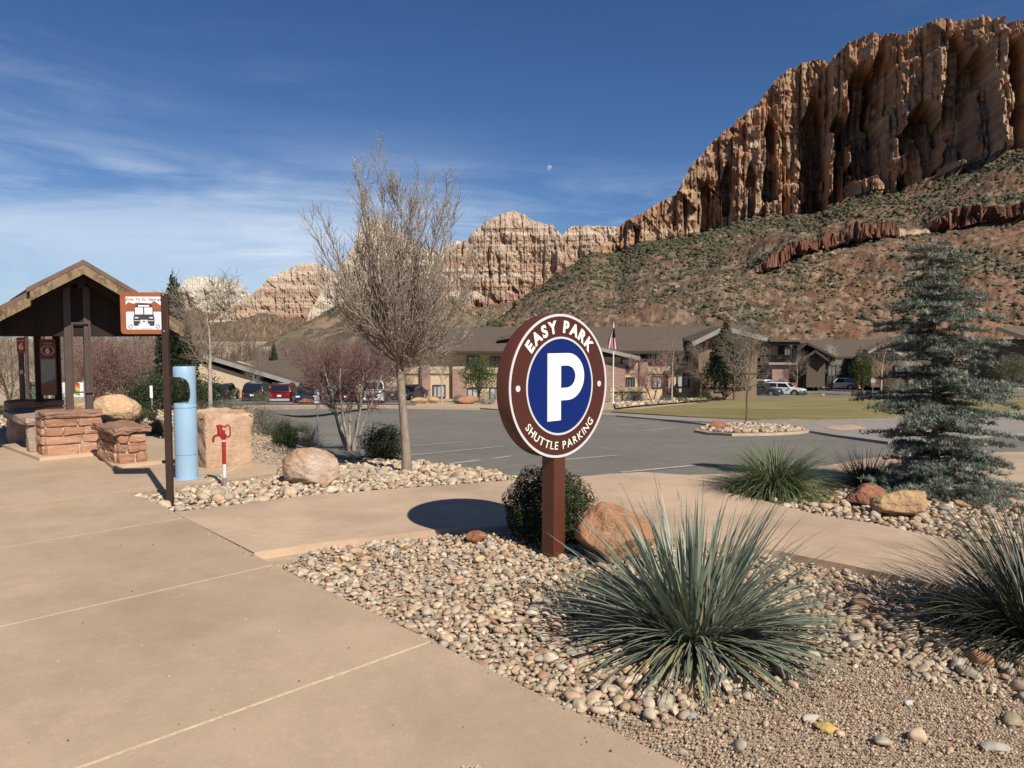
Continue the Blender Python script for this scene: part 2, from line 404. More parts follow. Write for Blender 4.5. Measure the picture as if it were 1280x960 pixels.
A = lambda *c: np.array(c, float)
def cliff_col(seed, pale=0.5, red=0.5, wall=1.0, white=0.0):
    def f(X, Y, Z, zn, s, FZ, RZ, px):
        hv = np.clip((Z - FZ[None]) / np.maximum(RZ - FZ, 30)[None], -1, 1.2)
        sv = np.broadcast_to(s[None], X.shape)
        c = mixc(np.broadcast_to(A(.44, .30, .20), X.shape + (3,)), A(.40, .225, .135), sstep(.38, .62, fbm(sv / 150, Z / 90, 0, 3, seed)))
        wob = .5 * fbm(sv / 120, Z / 80, 0, 2, seed + 5) - sv * .0035 * wall
        st = fbm(sv / 1500, Z / 16 + wob, 0, 3, seed + 1)
        c = mixc(c, A(.33, .155, .088), sstep(.50, .66, st) * .75 * red * 2 * sstep(-.1, .3, hv))
        c = mixc(c, A(.53, .43, .32), sstep(.50, .66, fbm(sv / 900, Z / 11 + wob, 0, 3, seed + 2)) * .75 * pale * 2)
        low = sstep(.55, .15, hv + (fbm(sv / 160, 0, 0, 3, seed + 3) - .5) * .6)
        c = mixc(c, A(.47, .375, .285), low * .62 * pale * 2 * wall)
        c = mixc(c, A(.54, .44, .335), sstep(.80, .95, hv + (fbm(sv / 90, 0, 0, 2, seed + 18) - .5) * .2) * .75 * (1 - wall) * min(1, pale * 1.6))
        c = mixc(c, A(.31, .165, .105), sstep(.20, .05, hv) * .8 * (1 - wall) * min(1, red * 2))
        c = c * (1 - .22 * sstep(.45, .62, fbm(sv / 700, Z / 3.2 + wob, 0, 2, seed + 19))[..., None])      # thin dark bedding lines
        vs = fbm(sv / 6.5, Z / 150, 0, 3, seed + 4)           # desert varnish running down the face
        c = mixc(c, A(.15, .095, .068), sstep(.50, .68, vs) * .46 * (.25 + .75 * wall))
        vs2 = fbm(sv / 17, Z / 220, 0, 2, seed + 6)
        c = mixc(c, A(.36, .175, .095), sstep(.52, .66, vs2) * .5 * min(1, red * 2) * (.3 + .7 * wall))
        vs3 = fbm(sv / 4.2, Z / 120, 0, 2, seed + 16)
        c = mixc(c, A(.53, .44, .34), sstep(.60, .74, vs3) * .35 * wall)
        c = c * (A(.94, .85, .78) if wall else A(1.0, .98, .98))
        if white: c = mixc(c, np.broadcast_to(A(.56, .52, .44), c.shape) * (.8 + .35 * fbm(sv / 60, Z / 90, 0, 4, seed + 41))[..., None], np.full(X.shape, white) * sstep(-.25, .25, hv + (fbm(sv / 200, 0, 0, 2, seed + 40) - .5) * .4))
        # apron
        t1 = fbm(X / 70, Y / 110, 0, 4, seed + 7); t2 = fbm(X / 9, Y / 14, 0, 4, seed + 8)
        t3 = fbm(X / 2.6, Y / 3.4, 0, 3, seed + 15)
        tc = mixc(np.broadcast_to(A(.265, .195, .130), X.shape + (3,)), A(.285, .175, .108), sstep(.42, .62, t1))
        tc = mixc(tc, A(.37, .29, .20), sstep(.53, .70, t2) * .7)
        tc = mixc(tc, A(.15, .115, .08), sstep(.49, .32, t2) * .6)
        rel = (Z - (-6)) / np.maximum(FZ + 6, 30)[None]
        rg = sstep(.50, .64, fbm(X / 45, Y / 60, 0, 4, seed + 11) + sstep(.45, .0, rel) * .09 + .05 * sstep(850, 1150, px)) * (.28 + .40 * sstep(860, 1100, px))
        tc = mixc(tc, A(.36, .17, .098), rg)
        tc = mixc(tc, A(.46, .36, .26), sstep(.57, .70, t3) * .8); tc = mixc(tc, A(.10, .08, .055), sstep(.43, .30, t3) * .85)
        bc = mixc(np.broadcast_to(A(.30, .135, .085), X.shape + (3,)), A(.20, .09, .06), sstep(.4, .65, fbm(sv / 5, Z / 22, 0, 3, seed + 13)))
        bc = mixc(bc, A(.36, .20, .13), sstep(.55, .7, fbm(sv / 60, Z / 3, 0, 2, seed + 14)))
        tc = tc * A(.66, .65, .64); bc = bc * .56
        c = np.where((zn == 0)[..., None], tc, c)
        c = np.where(((zn > 1.4) & (zn < 2.5))[..., None], bc, c)
        top = mixc(c, A(.40, .30, .21), np.broadcast_to(A(.6), X.shape)) 
        c = np.where((zn > 2.5)[..., None], top, c)
        return np.clip(c, .01, .9)
    return f

# the great wall on the right
sky_r = curve([(560, 422), (620, 405), (660, 372), (700, 341), (740, 312), (768, 296), (775, 283), (800, 271), (850, 238), (862, 210), (872, 196), (890, 178), (920, 150), (950, 127), (962, 108), (985, 82), (1040, 70), (1060, 55), (1085, 46), (1130, 45), (1170, 34), (1215, 29), (1280, 27), (1360, 22), (1500, 40), (1700, 60)])
foot_r = curve([(560, 424), (620, 406), (660, 374), (700, 344), (740, 316), (775, 318), (800, 306), (840, 300), (900, 282), (960, 270), (1020, 263), (1060, 252), (1110, 242), (1150, 232), (1200, 215), (1240, 198), (1280, 186), (1500, 150), (1700, 140)])
px = np.concatenate([np.arange(560, 760, 2.2), np.arange(760, 1310, 1.12), np.arange(1310, 1700, 5.)])
def band_a(p):  # (fraction of the apron, amount)
    return np.interp(p, [900, 960, 1060, 1130, 1190, 1300, 1700], [.28, .30, .42, .45, .52, .49, .45]), sstep(925, 965, p) * (1 - .75 * sstep(1115, 1135, p) * (1 - sstep(1150, 1170, p)))
cliffs, mx_, my_, mz_, mzn = massif('mountain_wall', px, sky_r, foot_r, lambda p: np.interp(p, [560, 775, 940, 1010, 1150, 1280, 1700], [1080, 1390, 1290, 1228, 1090, 985, 800]), 330., -6., .17, 42., cliff_col(3), 11,
    rows=(120, 290, 10), band=[(band_a, 12., .010)],
    alcove=[(1078, 19, .10, .84, 85), (1100, 10, .5, .9, 50), (1018, 12, .0, .78, 66), (1050, 10, .0, .60, 60), (1150, 22, .0, .52, 80), (1190, 13, .05, .90, 60), (1218, 12, .5, .78, 75), (962, 8, .1, .78, 45), (1266, 13, .0, .85, 70), (908, 6, .1, .65, 34), (882, 5, .0, .62, 26), (938, 5, .0, .5, 26)], back=700.)
# far peaks up the canyon
def peak(name, pts, foot, Yd, Yb, seed, amp, pale, red, lean=.35, step=1.0, rows=(50, 110, 8), jag=1.3, gully=40., white=0.0):
    p = np.arange(pts[0][0], pts[-1][0], step)
    return massif(name, p, curve(pts), curve(foot), Yd, Yb, -6., lean, amp, cliff_col(seed, pale, red, .0, white), seed, rows=rows, back=900., jag=jag, gully=gully, crag=2.2)
peak('central_peak', [(540, 352), (556, 318), (568, 306), (585, 300), (592, 290), (605, 279), (622, 270), (640, 263), (652, 266), (664, 274), (680, 279), (690, 281), (697, 288), (702, 296), (708, 288), (715, 283), (745, 282), (768, 284), (785, 290), (830, 330), (870, 380)],
     [(540, 398), (580, 392), (620, 380), (660, 376), (720, 352), (800, 350), (870, 400)], 2900., 1500., 21, 30., .85, .5, lean=.42, rows=(60, 150, 8), white=.22)
peak('domed_peak', [(385, 395), (410, 352), (425, 336), (440, 312), (450, 288), (460, 277), (475, 273), (488, 279), (500, 290), (515, 300), (530, 309), (548, 312), (560, 304), (575, 300), (590, 306), (604, 330), (620, 380)],
     [(385, 408), (450, 392), (520, 396), (620, 396)], 3500., 1900., 33, 30., .9, .25, lean=.6, white=.6)
peak('red_capped_peak', [(262, 402), (285, 388), (302, 376), (318, 365), (335, 349), (350, 341), (366, 334), (380, 329), (395, 329), (412, 336), (425, 346), (445, 362), (470, 392)],
     [(262, 410), (320, 396), (400, 398), (470, 408)], 4200., 2400., 45, 32., .8, .5, lean=.8, white=.30)
peak('white_mesa', [(175, 402), (200, 385), (222, 366), (232, 352), (242, 345), (262, 347), (285, 349), (298, 351), (305, 360), (313, 370), (328, 388), (345, 402)],
     [(175, 412), (240, 392), (300, 394), (345, 410)], 5200., 3200., 57, 46., 1.0, .05, lean=.5, white=.9)
def ridge_col(X, Y, Z, zn, s, FZ, RZ, px):
    t = fbm(X / 40, Y / 60, 0, 4, 77); c = mixc(np.broadcast_to(A(.20, .155, .10), X.shape + (3,)), A(.30, .20, .13), sstep(.4, .6, t))
    return mixc(c, A(.10, .10, .06), sstep(.5, .62, fbm(X / 12, Y / 16, 0, 3, 78)))
p = np.arange(250, 620, 1.6)
massif('near_ridge', p, curve([(250, 440), (330, 432), (368, 412), (400, 393), (425, 380), (450, 368), (500, 360), (560, 372), (620, 400)]), curve([(250, 441), (330, 434), (400, 397), (450, 373), (500, 366), (560, 378), (620, 405)]), 900., 330., -6., .5, 10., ridge_col, 71, rows=(60, 8, 6), back=400., gully=12.)

# scrub on the aprons
def scrub():
    rng = np.random.default_rng(5); pool = []
    for k in range(4):
        V, T = ico(1); V = V * (1 + .55 * (fbm(V[:, 0] * 2 + k, V[:, 1] * 2, V[:, 2] * 2, 2, k) - .5))[:, None]; pool.append((V, T))
    r, c = mx_.shape; N = 90000
    i = rng.integers(2, 117, N); j = rng.integers(0, c - 1, N)
    fu = rng.random(N); fv = rng.random(N)
    g = lambda a: (a[i, j] * (1 - fu) + a[i, j + 1] * fu) * (1 - fv) + (a[i + 1, j] * (1 - fu) + a[i + 1, j + 1] * fu) * fv
    x, y, z = g(mx_), g(my_), g(mz_)
    v = i / 120.
    dens = .16 + 1.25 * sstep(.44, .60, fbm(x / 60, y / 110, 0, 4, 61)) * (.4 + 1.2 * sstep(.4, .6, fbm(x / 14, y / 20, 0, 3, 63))) + .5 * sstep(.55, .95, v)
    dens *= np.where(fbm(x / 45, y / 60, 0, 4, 14) > .56, .35, 1.0)
    dens *= (y / 1000) ** .7 * np.interp((x / y) * 930 + 640, [600, 900, 1100, 1280], [1.5, 1.25, .8, .65])
    keep = (rng.random(N) < dens * .95) & (mzn[i, j] == 0) & (mzn[np.minimum(i + 1, r - 1), j] == 0) & (y > 345)
    x, y, z = x[keep], y[keep], z[keep]; n = len(x); n = min(n, 18000)
    x, y, z = x[:n], y[:n], z[:n]
    sc = (.42 + rng.gamma(1.8, .42, n)) * np.clip(y / 800, .6, 1.35)
    scl = np.stack([sc * rng.uniform(.9, 1.4, n), sc * rng.uniform(.9, 1.4, n), sc * rng.uniform(.7, 1.15, n)], 1)
    col = mixc(np.broadcast_to(A(.046, .052, .028), (n, 3)), A(.125, .105, .066), rng.random(n) ** 1.6)
    o = link('hillside_scrub', merge(pool, mats(rots(n, rng, False, .1), scl, np.stack([x, y, z + sc * .3], 1)), rng.integers(0, 4, n), col, 'scrub'), M_SCRUB)
    tag(o, 'dark green juniper scrub dotted over the rocky slope below the cliffs', 'scrub', kind='stuff')
    # pale boulders fallen on the apron
    m = 3800; i = rng.integers(2, 112, m); j = rng.integers(0, c - 1, m)
    x, y, z = mx_[i, j] + rng.uniform(-2, 2, m), my_[i, j], mz_[i, j]; kp = y > 345; x, y, z = x[kp], y[kp], z[kp]; m = len(x)
    sc = .2 + rng.gamma(1.1, .30, m); pool2 = [rock_vt(1, 40 + k, 6, .1) for k in range(4)]
    col = mixc(np.broadcast_to(A(.34, .25, .17), (m, 3)), A(.24, .135, .085), rng.random(m))
    o = link('talus_boulders', merge(pool2, mats(rots(m, rng), np.stack([sc * 1.3, sc, sc * .9], 1), np.stack([x, y, z + sc * .2], 1)), rng.integers(0, 4, m), col, 'talus_rocks', False), M_SCRUB)
    tag(o, 'tan and red boulders strewn over the slope below the cliffs', 'boulders', kind='stuff')
scrub()
# the moon: a small sunlit ball in the blue
V, T = ico(4)
mm = bpy.data.materials.new('moon'); mm.use_nodes = True; nt = mm.node_tree
bs = nt.nodes['Principled BSDF']; bs.inputs['Base Color'].default_value = (.62, .66, .72, 1); bs.inputs['Roughness'].default_value = 1
tr = nt.nodes.new('ShaderNodeBsdfTransparent'); ms = nt.nodes.new('ShaderNodeMixShader'); ms.inputs[0].default_value = .27
nt.links.new(tr.outputs[0], ms.inputs[1]); nt.links.new(bs.outputs[0], ms.inputs[2]); nt.links.new(ms.outputs[0], nt.nodes['Material Output'].inputs[0])
mo = link('moon', npmesh('moon', V * 78, T, None, True), mm); mo.location = at(686.5, 210, 21000)
tag(mo, 'small pale gibbous moon in the blue sky above the central peak', 'moon')
# ================================================================== GROUND, WALKS, CAR PARK
M_GROUND = mat('sandy_ground', (.50, .375, .25), (.40, .285, .185), scale=2.2, rough=.95, bump=.6, bscale=40, c3=(.58, .47, .34), big=(.33, .25, .16), bigscale=.05, coord='World', spec=.1)
M_PEA = mat('pea_gravel_base', (.47, .355, .245), (.31, .22, .15), scale=45, rough=.95, bump=1.0, bscale=70, c3=(.62, .53, .42), coord='World', spec=.1, bdist=.01)
M_CONC = mat('tan_concrete', (.475, .350, .232), (.43, .314, .205), scale=3.0, rough=.88, bump=.22, bscale=260, c3=(.50, .365, .255), big=(.27, .20, .138), bigscale=.55, bigamt=.55, coord='World', spec=.25, bdist=.004, speck=((.80, .78, .76), 110, .8))
M_CONC2 = mat('pink_concrete', (.535, .385, .262), (.485, .345, .23), scale=3.5, rough=.88, bump=.2, bscale=240, c3=(.57, .40, .28), big=(.29, .205, .145), bigscale=.8, bigamt=.65, coord='World', spec=.25, bdist=.004, speck=((.82, .80, .78), 110, .8))
M_JOINT = mat('joint_sand', (.70, .58, .44), (.50, .38, .27), scale=30, rough=.95, bump=.6, bscale=120, coord='World', spec=.1, bdist=.006)
M_ASPH = mat('worn_asphalt', (.200, .182, .148), (.168, .153, .124), scale=1.2, rough=.92, bump=.5, bscale=90, c3=(.25, .225, .192), big=(.145, .13, .112), bigscale=.12, bigamt=.6, coord='World', spec=.2, bdist=.006, speck=((.72, .72, .72), 26, .8))
M_PAINT = mat('worn_white_paint', (.44, .42, .385), (.25, .23, .205), scale=7, rough=.9, coord='World', spec=.2, lo=.40, hi=.75)
M_GREYC = mat('grey_concrete', (.30, .265, .235), (.25, .22, .195), scale=1.5, rough=.9, bump=.2, bscale=60, coord='World', spec=.2, big=(.36, .27, .21), bigscale=.3)
M_KERB = mat('kerb_concrete', (.52, .40, .29), (.42, .31, .22), scale=3, rough=.9, bump=.3, bscale=60, coord='World', spec=.2)
M_GRASS = mat('winter_lawn', (.325, .258, .118), (.215, .18, .078), scale=.55, rough=.95, bump=.8, bscale=14, c3=(.36, .285, .12), big=(.185, .165, .06), bigscale=.16, bigamt=.8, coord='World', spec=.1, stretch=(.5, 1.6, 1), bdist=.08, speck=((.62, .66, .6), 3.2, .9))

from mathutils.geometry import delaunay_2d_cdt
def world_poly(pp): return [(v.x, v.y) for v in (G(*q) for q in pp)]
def sheet(name, xy, dz, m, parent=None, thick=0.0, grid=1.0, kind=None, zfun=None, jitter=0.0):
    """a surface that follows the ground, dz above it, with an edge skirt 'thick' deep."""
    bm = bmesh.new()
    pv, pe, pf = delaunay_2d_cdt([Vector(q) for q in xy], [], [list(range(len(xy)))], 1, 1e-5)[:3]
    vs = [bm.verts.new((q.x, q.y, 0)) for q in pv]
    for t in pf: bm.faces.new([vs[k] for k in t])
    xs = [v[0] for v in xy]; ys = [v[1] for v in xy]
    if grid:
        ylim = max(ys); y = math.floor(min(ys) / grid) * grid; g = grid
        while y < ylim:
            if min(ys) < y: bmesh.ops.bisect_plane(bm, geom=bm.verts[:] + bm.edges[:] + bm.faces[:], plane_co=(0, y, 0), plane_no=(0, 1, 0))
            y += g if y < 40 else g * 3
        x = math.floor(min(xs) / (grid * 2)) * grid * 2
        while x < max(xs):
            if x > min(xs): bmesh.ops.bisect_plane(bm, geom=bm.verts[:] + bm.edges[:] + bm.faces[:], plane_co=(x, 0, 0), plane_no=(1, 0, 0))
            x += grid * 2
    for v in bm.verts: v.co.z = (tzf(v.co.x, v.co.y) if zfun is None else zfun(v.co.x, v.co.y)) + dz
    bmesh.ops.recalc_face_normals(bm, faces=bm.faces[:])
    if sum(f.normal.z for f in bm.faces) < 0: bmesh.ops.reverse_faces(bm, faces=bm.faces[:])
    if thick:
        be = [e for e in bm.edges if e.is_boundary]
        r = bmesh.ops.extrude_edge_only(bm, edges=be)
        for v in [g_ for g_ in r['geom'] if isinstance(g_, bmesh.types.BMVert)]: v.co.z -= thick
    o = bmesh_obj(name, bm, m, parent)
    if kind: o['kind'] = kind
    return o
# base sheet: fine near, coarse far, out to the horizon
def base_ground():
    ys = np.concatenate([np.arange(-14, 60, .5), np.arange(60, 220, 3), np.geomspace(220, 9000, 30)])
    us = np.concatenate([np.linspace(-3.2, -1.2, 9)[:-1], np.linspace(-1.2, 1.2, 70), np.linspace(1.2, 3.2, 9)[1:]])
    X, Y = [], []
    for y in ys: X.append(us * max(y, 9) * 1.0); Y.append(np.full(len(us), y))
    X, Y = np.array(X), np.array(Y); Z = tz(X, Y) - .012 - .05 * np.clip((Y - 60) / 40, 0, 1)
    n = len(us); i = np.arange(len(ys) - 1)[:, None] * n + np.arange(n - 1)[None]
    me = npmesh('ground', np.stack([X, Y, Z], -1).reshape(-1, 3), np.stack([i, i + 1, i + n + 1, i + n], -1).reshape(-1, 4), None, True)
    o = link('ground', me, M_GROUND); o['kind'] = 'structure'
base_ground()

# main sidewalk: slabs with sand-filled joints
E0, E1 = G(830, 960), G(190, 630)
e2 = Vector((E1.x - E0.x, E1.y - E0.y)).normalized()       # along the walk, away from camera
JR = [G(540, 812), G(341.7, 714.2), G(225, 654.6), G(154, 619.2)]
JL = [G(143.75, 960), G(0, 793.3), G(0, 692.5), G(0, 640)]
e1 = sum(((a - b).xy.normalized() for a, b in zip(JR, JL)), Vector((0, 0))).normalized()
nrm = Vector((-e1.y, e1.x));  nrm = nrm if nrm.dot(e2) > 0 else -nrm   # across the joints
def clip(poly, n, d, keep_greater=True):
    out = []
    for i, a in enumerate(poly):
        b = poly[(i + 1) % len(poly)]; fa, fb = a[0] * n.x + a[1] * n.y - d, b[0] * n.x + b[1] * n.y - d
        if not keep_greater: fa, fb = -fa, -fb
        if fa >= 0: out.append(a)
        if (fa >= 0) != (fb >= 0):
            t = fa / (fa - fb); out.append((a[0] + (b[0] - a[0]) * t, a[1] + (b[1] - a[1]) * t))
    return out
far = world_poly([(160, 622), (259, 609), (346, 596), (348, 588), (313, 579), (250, 567), (190, 549), (150, 548), (60, 550), (0, 549)])
near_edge = [(E0.x - e2.x * 6, E0.y - e2.y * 6)] + world_poly([(830, 960), (540, 812), (342, 714), (190, 631)])
plaza = near_edge + far + [(-14, 15.0), (-14, -6)]
WZ = .05
walk = sheet('sidewalk', plaza, WZ - .005, M_JOINT, thick=.12, kind='structure', grid=2.0)
js = sorted([v.xy.dot(nrm) for v in JR]); gap = js[1] - js[0]
cuts = [js[0] - 2 * gap, js[0] - gap] + js + [js[3] + (js[3] - js[2]), js[3] + 2.2 * (js[3] - js[2]), js[3] + 4 * (js[3] - js[2])]
lim = [-60] + cuts + [60]
for a, b in zip(lim[:-1], lim[1:]):
    p = clip(clip(plaza, nrm, a + .011), nrm, b - .011, False)
    if len(p) < 3: continue
    sheet('slab', p, WZ, M_CONC, walk, thick=.05, grid=2.0)
# far strip of the walk is split off by the long joint that runs to the shelter

PATH = [(318, 699), (400, 686), (480, 677), (558, 668), (650, 664), (760, 672), (860, 682), (973, 697), (1010, 705), (1070, 717), (1147, 735), (1290, 765), (1500, 812),
        (1500, 735), (1254, 689), (1181, 681), (1090, 661), (1024, 651), (958, 633), (893, 618), (940, 608), (1050, 606), (1100, 612), (1200, 628), (1290, 636), (1500, 652),
        (1500, 566), (1290, 568), (1130, 573), (1077, 578), (1032, 587), (911, 597), (860, 599), (802, 595), (757, 598), (700, 604), (648, 601), (640, 606), (500, 616), (380, 626), (250, 643), (218, 647)]
path_xy = world_poly(PATH)
footpath = sheet('footpath', path_xy, WZ + .004, M_CONC2, thick=.13, kind='structure', grid=1.0)

LOT = [(322, 530), (345, 548), (400, 572), (520, 579), (600, 589), (648, 601), (700, 604), (757, 598), (802, 595), (860, 599), (911, 597), (1032, 587), (1077, 578), (1130, 573), (1290, 568), (1560, 562),
       (1560, 542), (1260, 545), (1180, 552), (1110, 556), (1040, 546), (1000, 538), (890, 533), (840, 527), (770, 521), (700, 518), (630, 514.5), (600, 512.5), (470, 510.5), (400, 511), (330, 512.5)]
lot = sheet('car_park', world_poly(LOT), .010, M_ASPH, kind='structure', grid=1.0)
def stripe(pa, pb, w=.11, parent=lot, dz=.018, m=M_PAINT, name='parking_line'):
    a, b = G(*pa).xy, G(*pb).xy; d = (b - a); n = Vector((-d.y, d.x)).normalized() * w / 2; k = max(1, int(d.length / 1.0)); V, Fc = [], []
    for i in range(k + 1):
        q = a + d * (i / k)
        for s_ in (-1, 1):
            r = q + n * s_; V.append((r.x, r.y, tzf(r.x, r.y) + dz))
    for i in range(k): Fc.append((2 * i, 2 * i + 2, 2 * i + 3, 2 * i + 1))
    o = link(name, pymesh(name, V, Fc), m, parent); return o
for a, b in [((563, 581), (640, 571)), ((497, 572), (631, 558.5)), ((512, 559), (578, 553)), ((445, 553), (528, 547.5)), ((690, 577), (772, 570)), ((776, 592), (868, 583)), ((640, 545), (700, 541)), ((772, 532), (826, 528.5)), ((770, 541), (845, 535)), ((555, 522), (600, 519.5))]:
    stripe(a, b)
band_xy = world_poly([(700, 517), (765, 517.5), (860, 523.5), (950, 527.5), (1060, 526.5), (1120, 524.5), (1190, 520), (1330, 513), (1560, 509), (1560, 542), (1260, 545), (1180, 552), (1110, 556), (1040, 546), (1000, 538), (890, 533), (840, 527), (770, 521), (700, 518.5)])
gw = sheet('grey_walk', band_xy, .075, M_GREYC, thick=.14, kind='structure', grid=1.0)
ramp = sheet('paver_ramp', world_poly([(1030, 536), (1065, 533.5), (1085, 538), (1052, 541.5)]), .085, M_CONC2, kind='structure', grid=1.0)
lawn_xy = world_poly([(735, 516), (765, 516.5), (860, 522.8), (950, 527), (1060, 526), (1120, 524), (1190, 519.5), (1330, 512), (1330, 498), (1180, 497), (1100, 495.5), (1000, 497.5), (905, 501.5), (850, 507.5), (800, 513), (760, 514)])
lawn = sheet('lawn', lawn_xy, .10, M_GRASS, thick=.12, kind='structure', grid=1.5)
island_xy = world_poly([(868, 540.5), (874, 537), (890, 534), (935, 531.5), (975, 534), (1003, 538.5), (1012, 541), (1000, 543), (965, 545), (915, 545.5), (885, 544)])
isl = sheet('island_kerb', island_xy, .09, M_KERB, thick=.14, kind='structure', grid=.5)
cx_, cy_ = np.mean([p[0] for p in island_xy]), np.mean([p[1] for p in island_xy])
isl_in = [(cx_ + (x - cx_) * .90, cy_ + (y - cy_) * .90) for x, y in island_xy]
isl_bed = sheet('island_bed', isl_in, .097, M_GROUND, kind='structure', grid=.5)
# drive and parking bays beyond the lawn, and bays behind the far bed on the left
sheet('far_drive', world_poly([(905, 500.5), (1000, 496.5), (1100, 494.8), (1330, 496), (1560, 497), (1560, 488), (1100, 486), (985, 486.5), (930, 491.5), (870, 493), (840, 499), (860, 503)]), .03, M_ASPH, kind='structure', grid=0)
sheet('far_bays', world_poly([(250, 506.2), (330, 506), (480, 505.8), (520, 506.5), (520, 497), (250, 497)]), .03, M_ASPH, kind='structure', grid=0)
kb = [world_poly([(300, 509.5), (480, 507.8), (600, 510), (640, 513)]), world_poly([(640, 514.5), (600, 511.6), (480, 509.2), (300, 511)])]
sheet('far_kerb', kb[0] + kb[1], .10, M_KERB, thick=.14, kind='structure', grid=0)
sheet('plaza_kerb', world_poly([(985, 486.5), (1100, 485.6), (1330, 487), (1330, 486), (1100, 484.4), (985, 485.2)]), .12, M_KERB, thick=.16, kind='structure', grid=0)

# ------------------------------------------------------------------ stone beds
BED_A = world_poly([(350, 713), (400, 691), (480, 682), (558, 673), (650, 669), (760, 677), (860, 687), (973, 702), (1010, 710), (1070, 722), (1147, 740), (1290, 770), (1500, 818), (1700, 1000), (1500, 1300), (1100, 1200), (985, 1040), (832, 959), (540, 810)])
BED_B = world_poly([(214, 645), (250, 641), (380, 624), (500, 614), (638, 604), (646, 600), (600, 590), (520, 580), (470, 577), (420, 588), (380, 600), (348, 598), (258, 611), (170, 624)])
BED_C = world_poly([(893, 617), (958, 631), (1024, 649), (1090, 659), (1181, 679), (1254, 687), (1500, 733), (1500, 654), (1290, 638), (1200, 630), (1100, 614), (1050, 608), (940, 610)])
BED_D = world_poly([(348, 597), (380, 599), (420, 587), (470, 576), (400, 573), (345, 549), (322, 531), (250, 527), (190, 547), (250, 565), (313, 578), (350, 588)])
BED_E = world_poly([(-40, 548), (0, 547), (60, 549), (150, 547), (190, 546), (250, 526), (322, 529), (330, 513), (250, 512), (100, 514), (-40, 522)])
def inside(poly, x, y):
    r = np.zeros(len(x), bool); n = len(poly)
    for i in range(n):
        (x0, y0), (x1, y1) = poly[i], poly[(i + 1) % n]
        c = ((y0 > y) != (y1 > y)) & (x < (x1 - x0) * (y - y0) / (y1 - y0 + 1e-12) + x0); r ^= c
    return r
def grid_pts(poly, sp, rng, jit=.5):
    xs = [p[0] for p in poly]; ys = [p[1] for p in poly]
    gx, gy = np.meshgrid(np.arange(min(xs), max(xs), sp), np.arange(min(ys), max(ys), sp * .87))
    gx = gx + (np.arange(gx.shape[0]) % 2)[:, None] * sp / 2
    x, y = gx.ravel(), gy.ravel(); x = x + rng.uniform(-jit, jit, len(x)) * sp; y = y + rng.uniform(-jit, jit, len(y)) * sp
    k = inside(poly, x, y); return x[k], y[k]
STONE_COLS = np.array([(.60, .52, .41), (.56, .465, .35), (.64, .575, .48), (.47, .435, .38), (.53, .385, .28), (.56, .44, .345), (.40, .255, .18), (.36, .33, .29), (.60, .49, .30), (.50, .405, .30)])
STONE_COLS = STONE_COLS * np.array([.97, .89, .79])
STONE_P = np.array([.17, .15, .11, .14, .12, .12, .07, .08, .03, .05]); STONE_P /= STONE_P.sum()
M_STONE = mat('river_stone', (1, 1, 1), (.70, .68, .66), scale=22, rough=.8, attr=True, bump=.25, bscale=60, coord='World', spec=.3, bdist=.004)
POOL1 = [rock_vt(2 if k < 2 else 1, 100 + k, 8, .16, .58) for k in range(10)]; POOL0 = [rock_vt(0, 130 + k, 3, .12, .75) for k in range(8)]
def pea_w(x, y):   # 1 where the bed is fine pea gravel
    d = FWD; pp = []
    # image row of the ground point (only to place the real boundary line measured in the photo)
    rx, rz = x / y, -H / y
    k = (rz * math.cos(PITCH) + math.sin(PITCH)) / (math.cos(PITCH) - rz * math.sin(PITCH)); py = 480 - F * k
    px_ = 640 + F * rx * (math.cos(PITCH) + k * math.sin(PITCH))
    bd = np.interp(px_, [640, 700, 760, 820, 900, 960, 1030, 1100, 1200, 1300], [1200, 925, 888, 902, 886, 866, 836, 836, 858, 872])
    return sstep(-14, 14, py - bd + (fbm(x * 4, y * 4, 0, 3, 5) - .5) * 40), px_, py
def stones(name, label, poly, sp, size, rng, pool, zoff=0., layers=1, skip=None, asp=(.55, .85), flat=(.34, .62), palette=None, z0=.024, warm=0.0):
    P_ = []
    for l in range(layers):
        x, y = grid_pts(poly, sp, rng); P_.append((x, y, np.full(len(x), l)))
    x, y, l = [np.concatenate(a) for a in zip(*P_)]
    if skip is not None:
        k = ~skip(x, y, rng); x, y, l = x[k], y[k], l[k]
    n = len(x); s = size[0] + (size[1] - size[0]) * rng.random(n) ** 2.2
    hz = s * rng.uniform(*flat, n); scl = np.stack([s, s * rng.uniform(*asp, n), hz], 1)
    z = tz(x, y) + z0 + zoff + hz * .55 + l * size[0] * .55
    c = STONE_COLS[rng.choice(len(STONE_COLS), n, p=STONE_P if palette is None else palette)] * rng.uniform(.68, 1.15, n)[:, None]
    me = merge(pool, mats(rots(n, rng, False, .35), scl, np.stack([x, y, z], 1)), rng.integers(0, len(pool), n), c, name, [k % 3 != 2 for k in range(len(pool))])
    return me, n
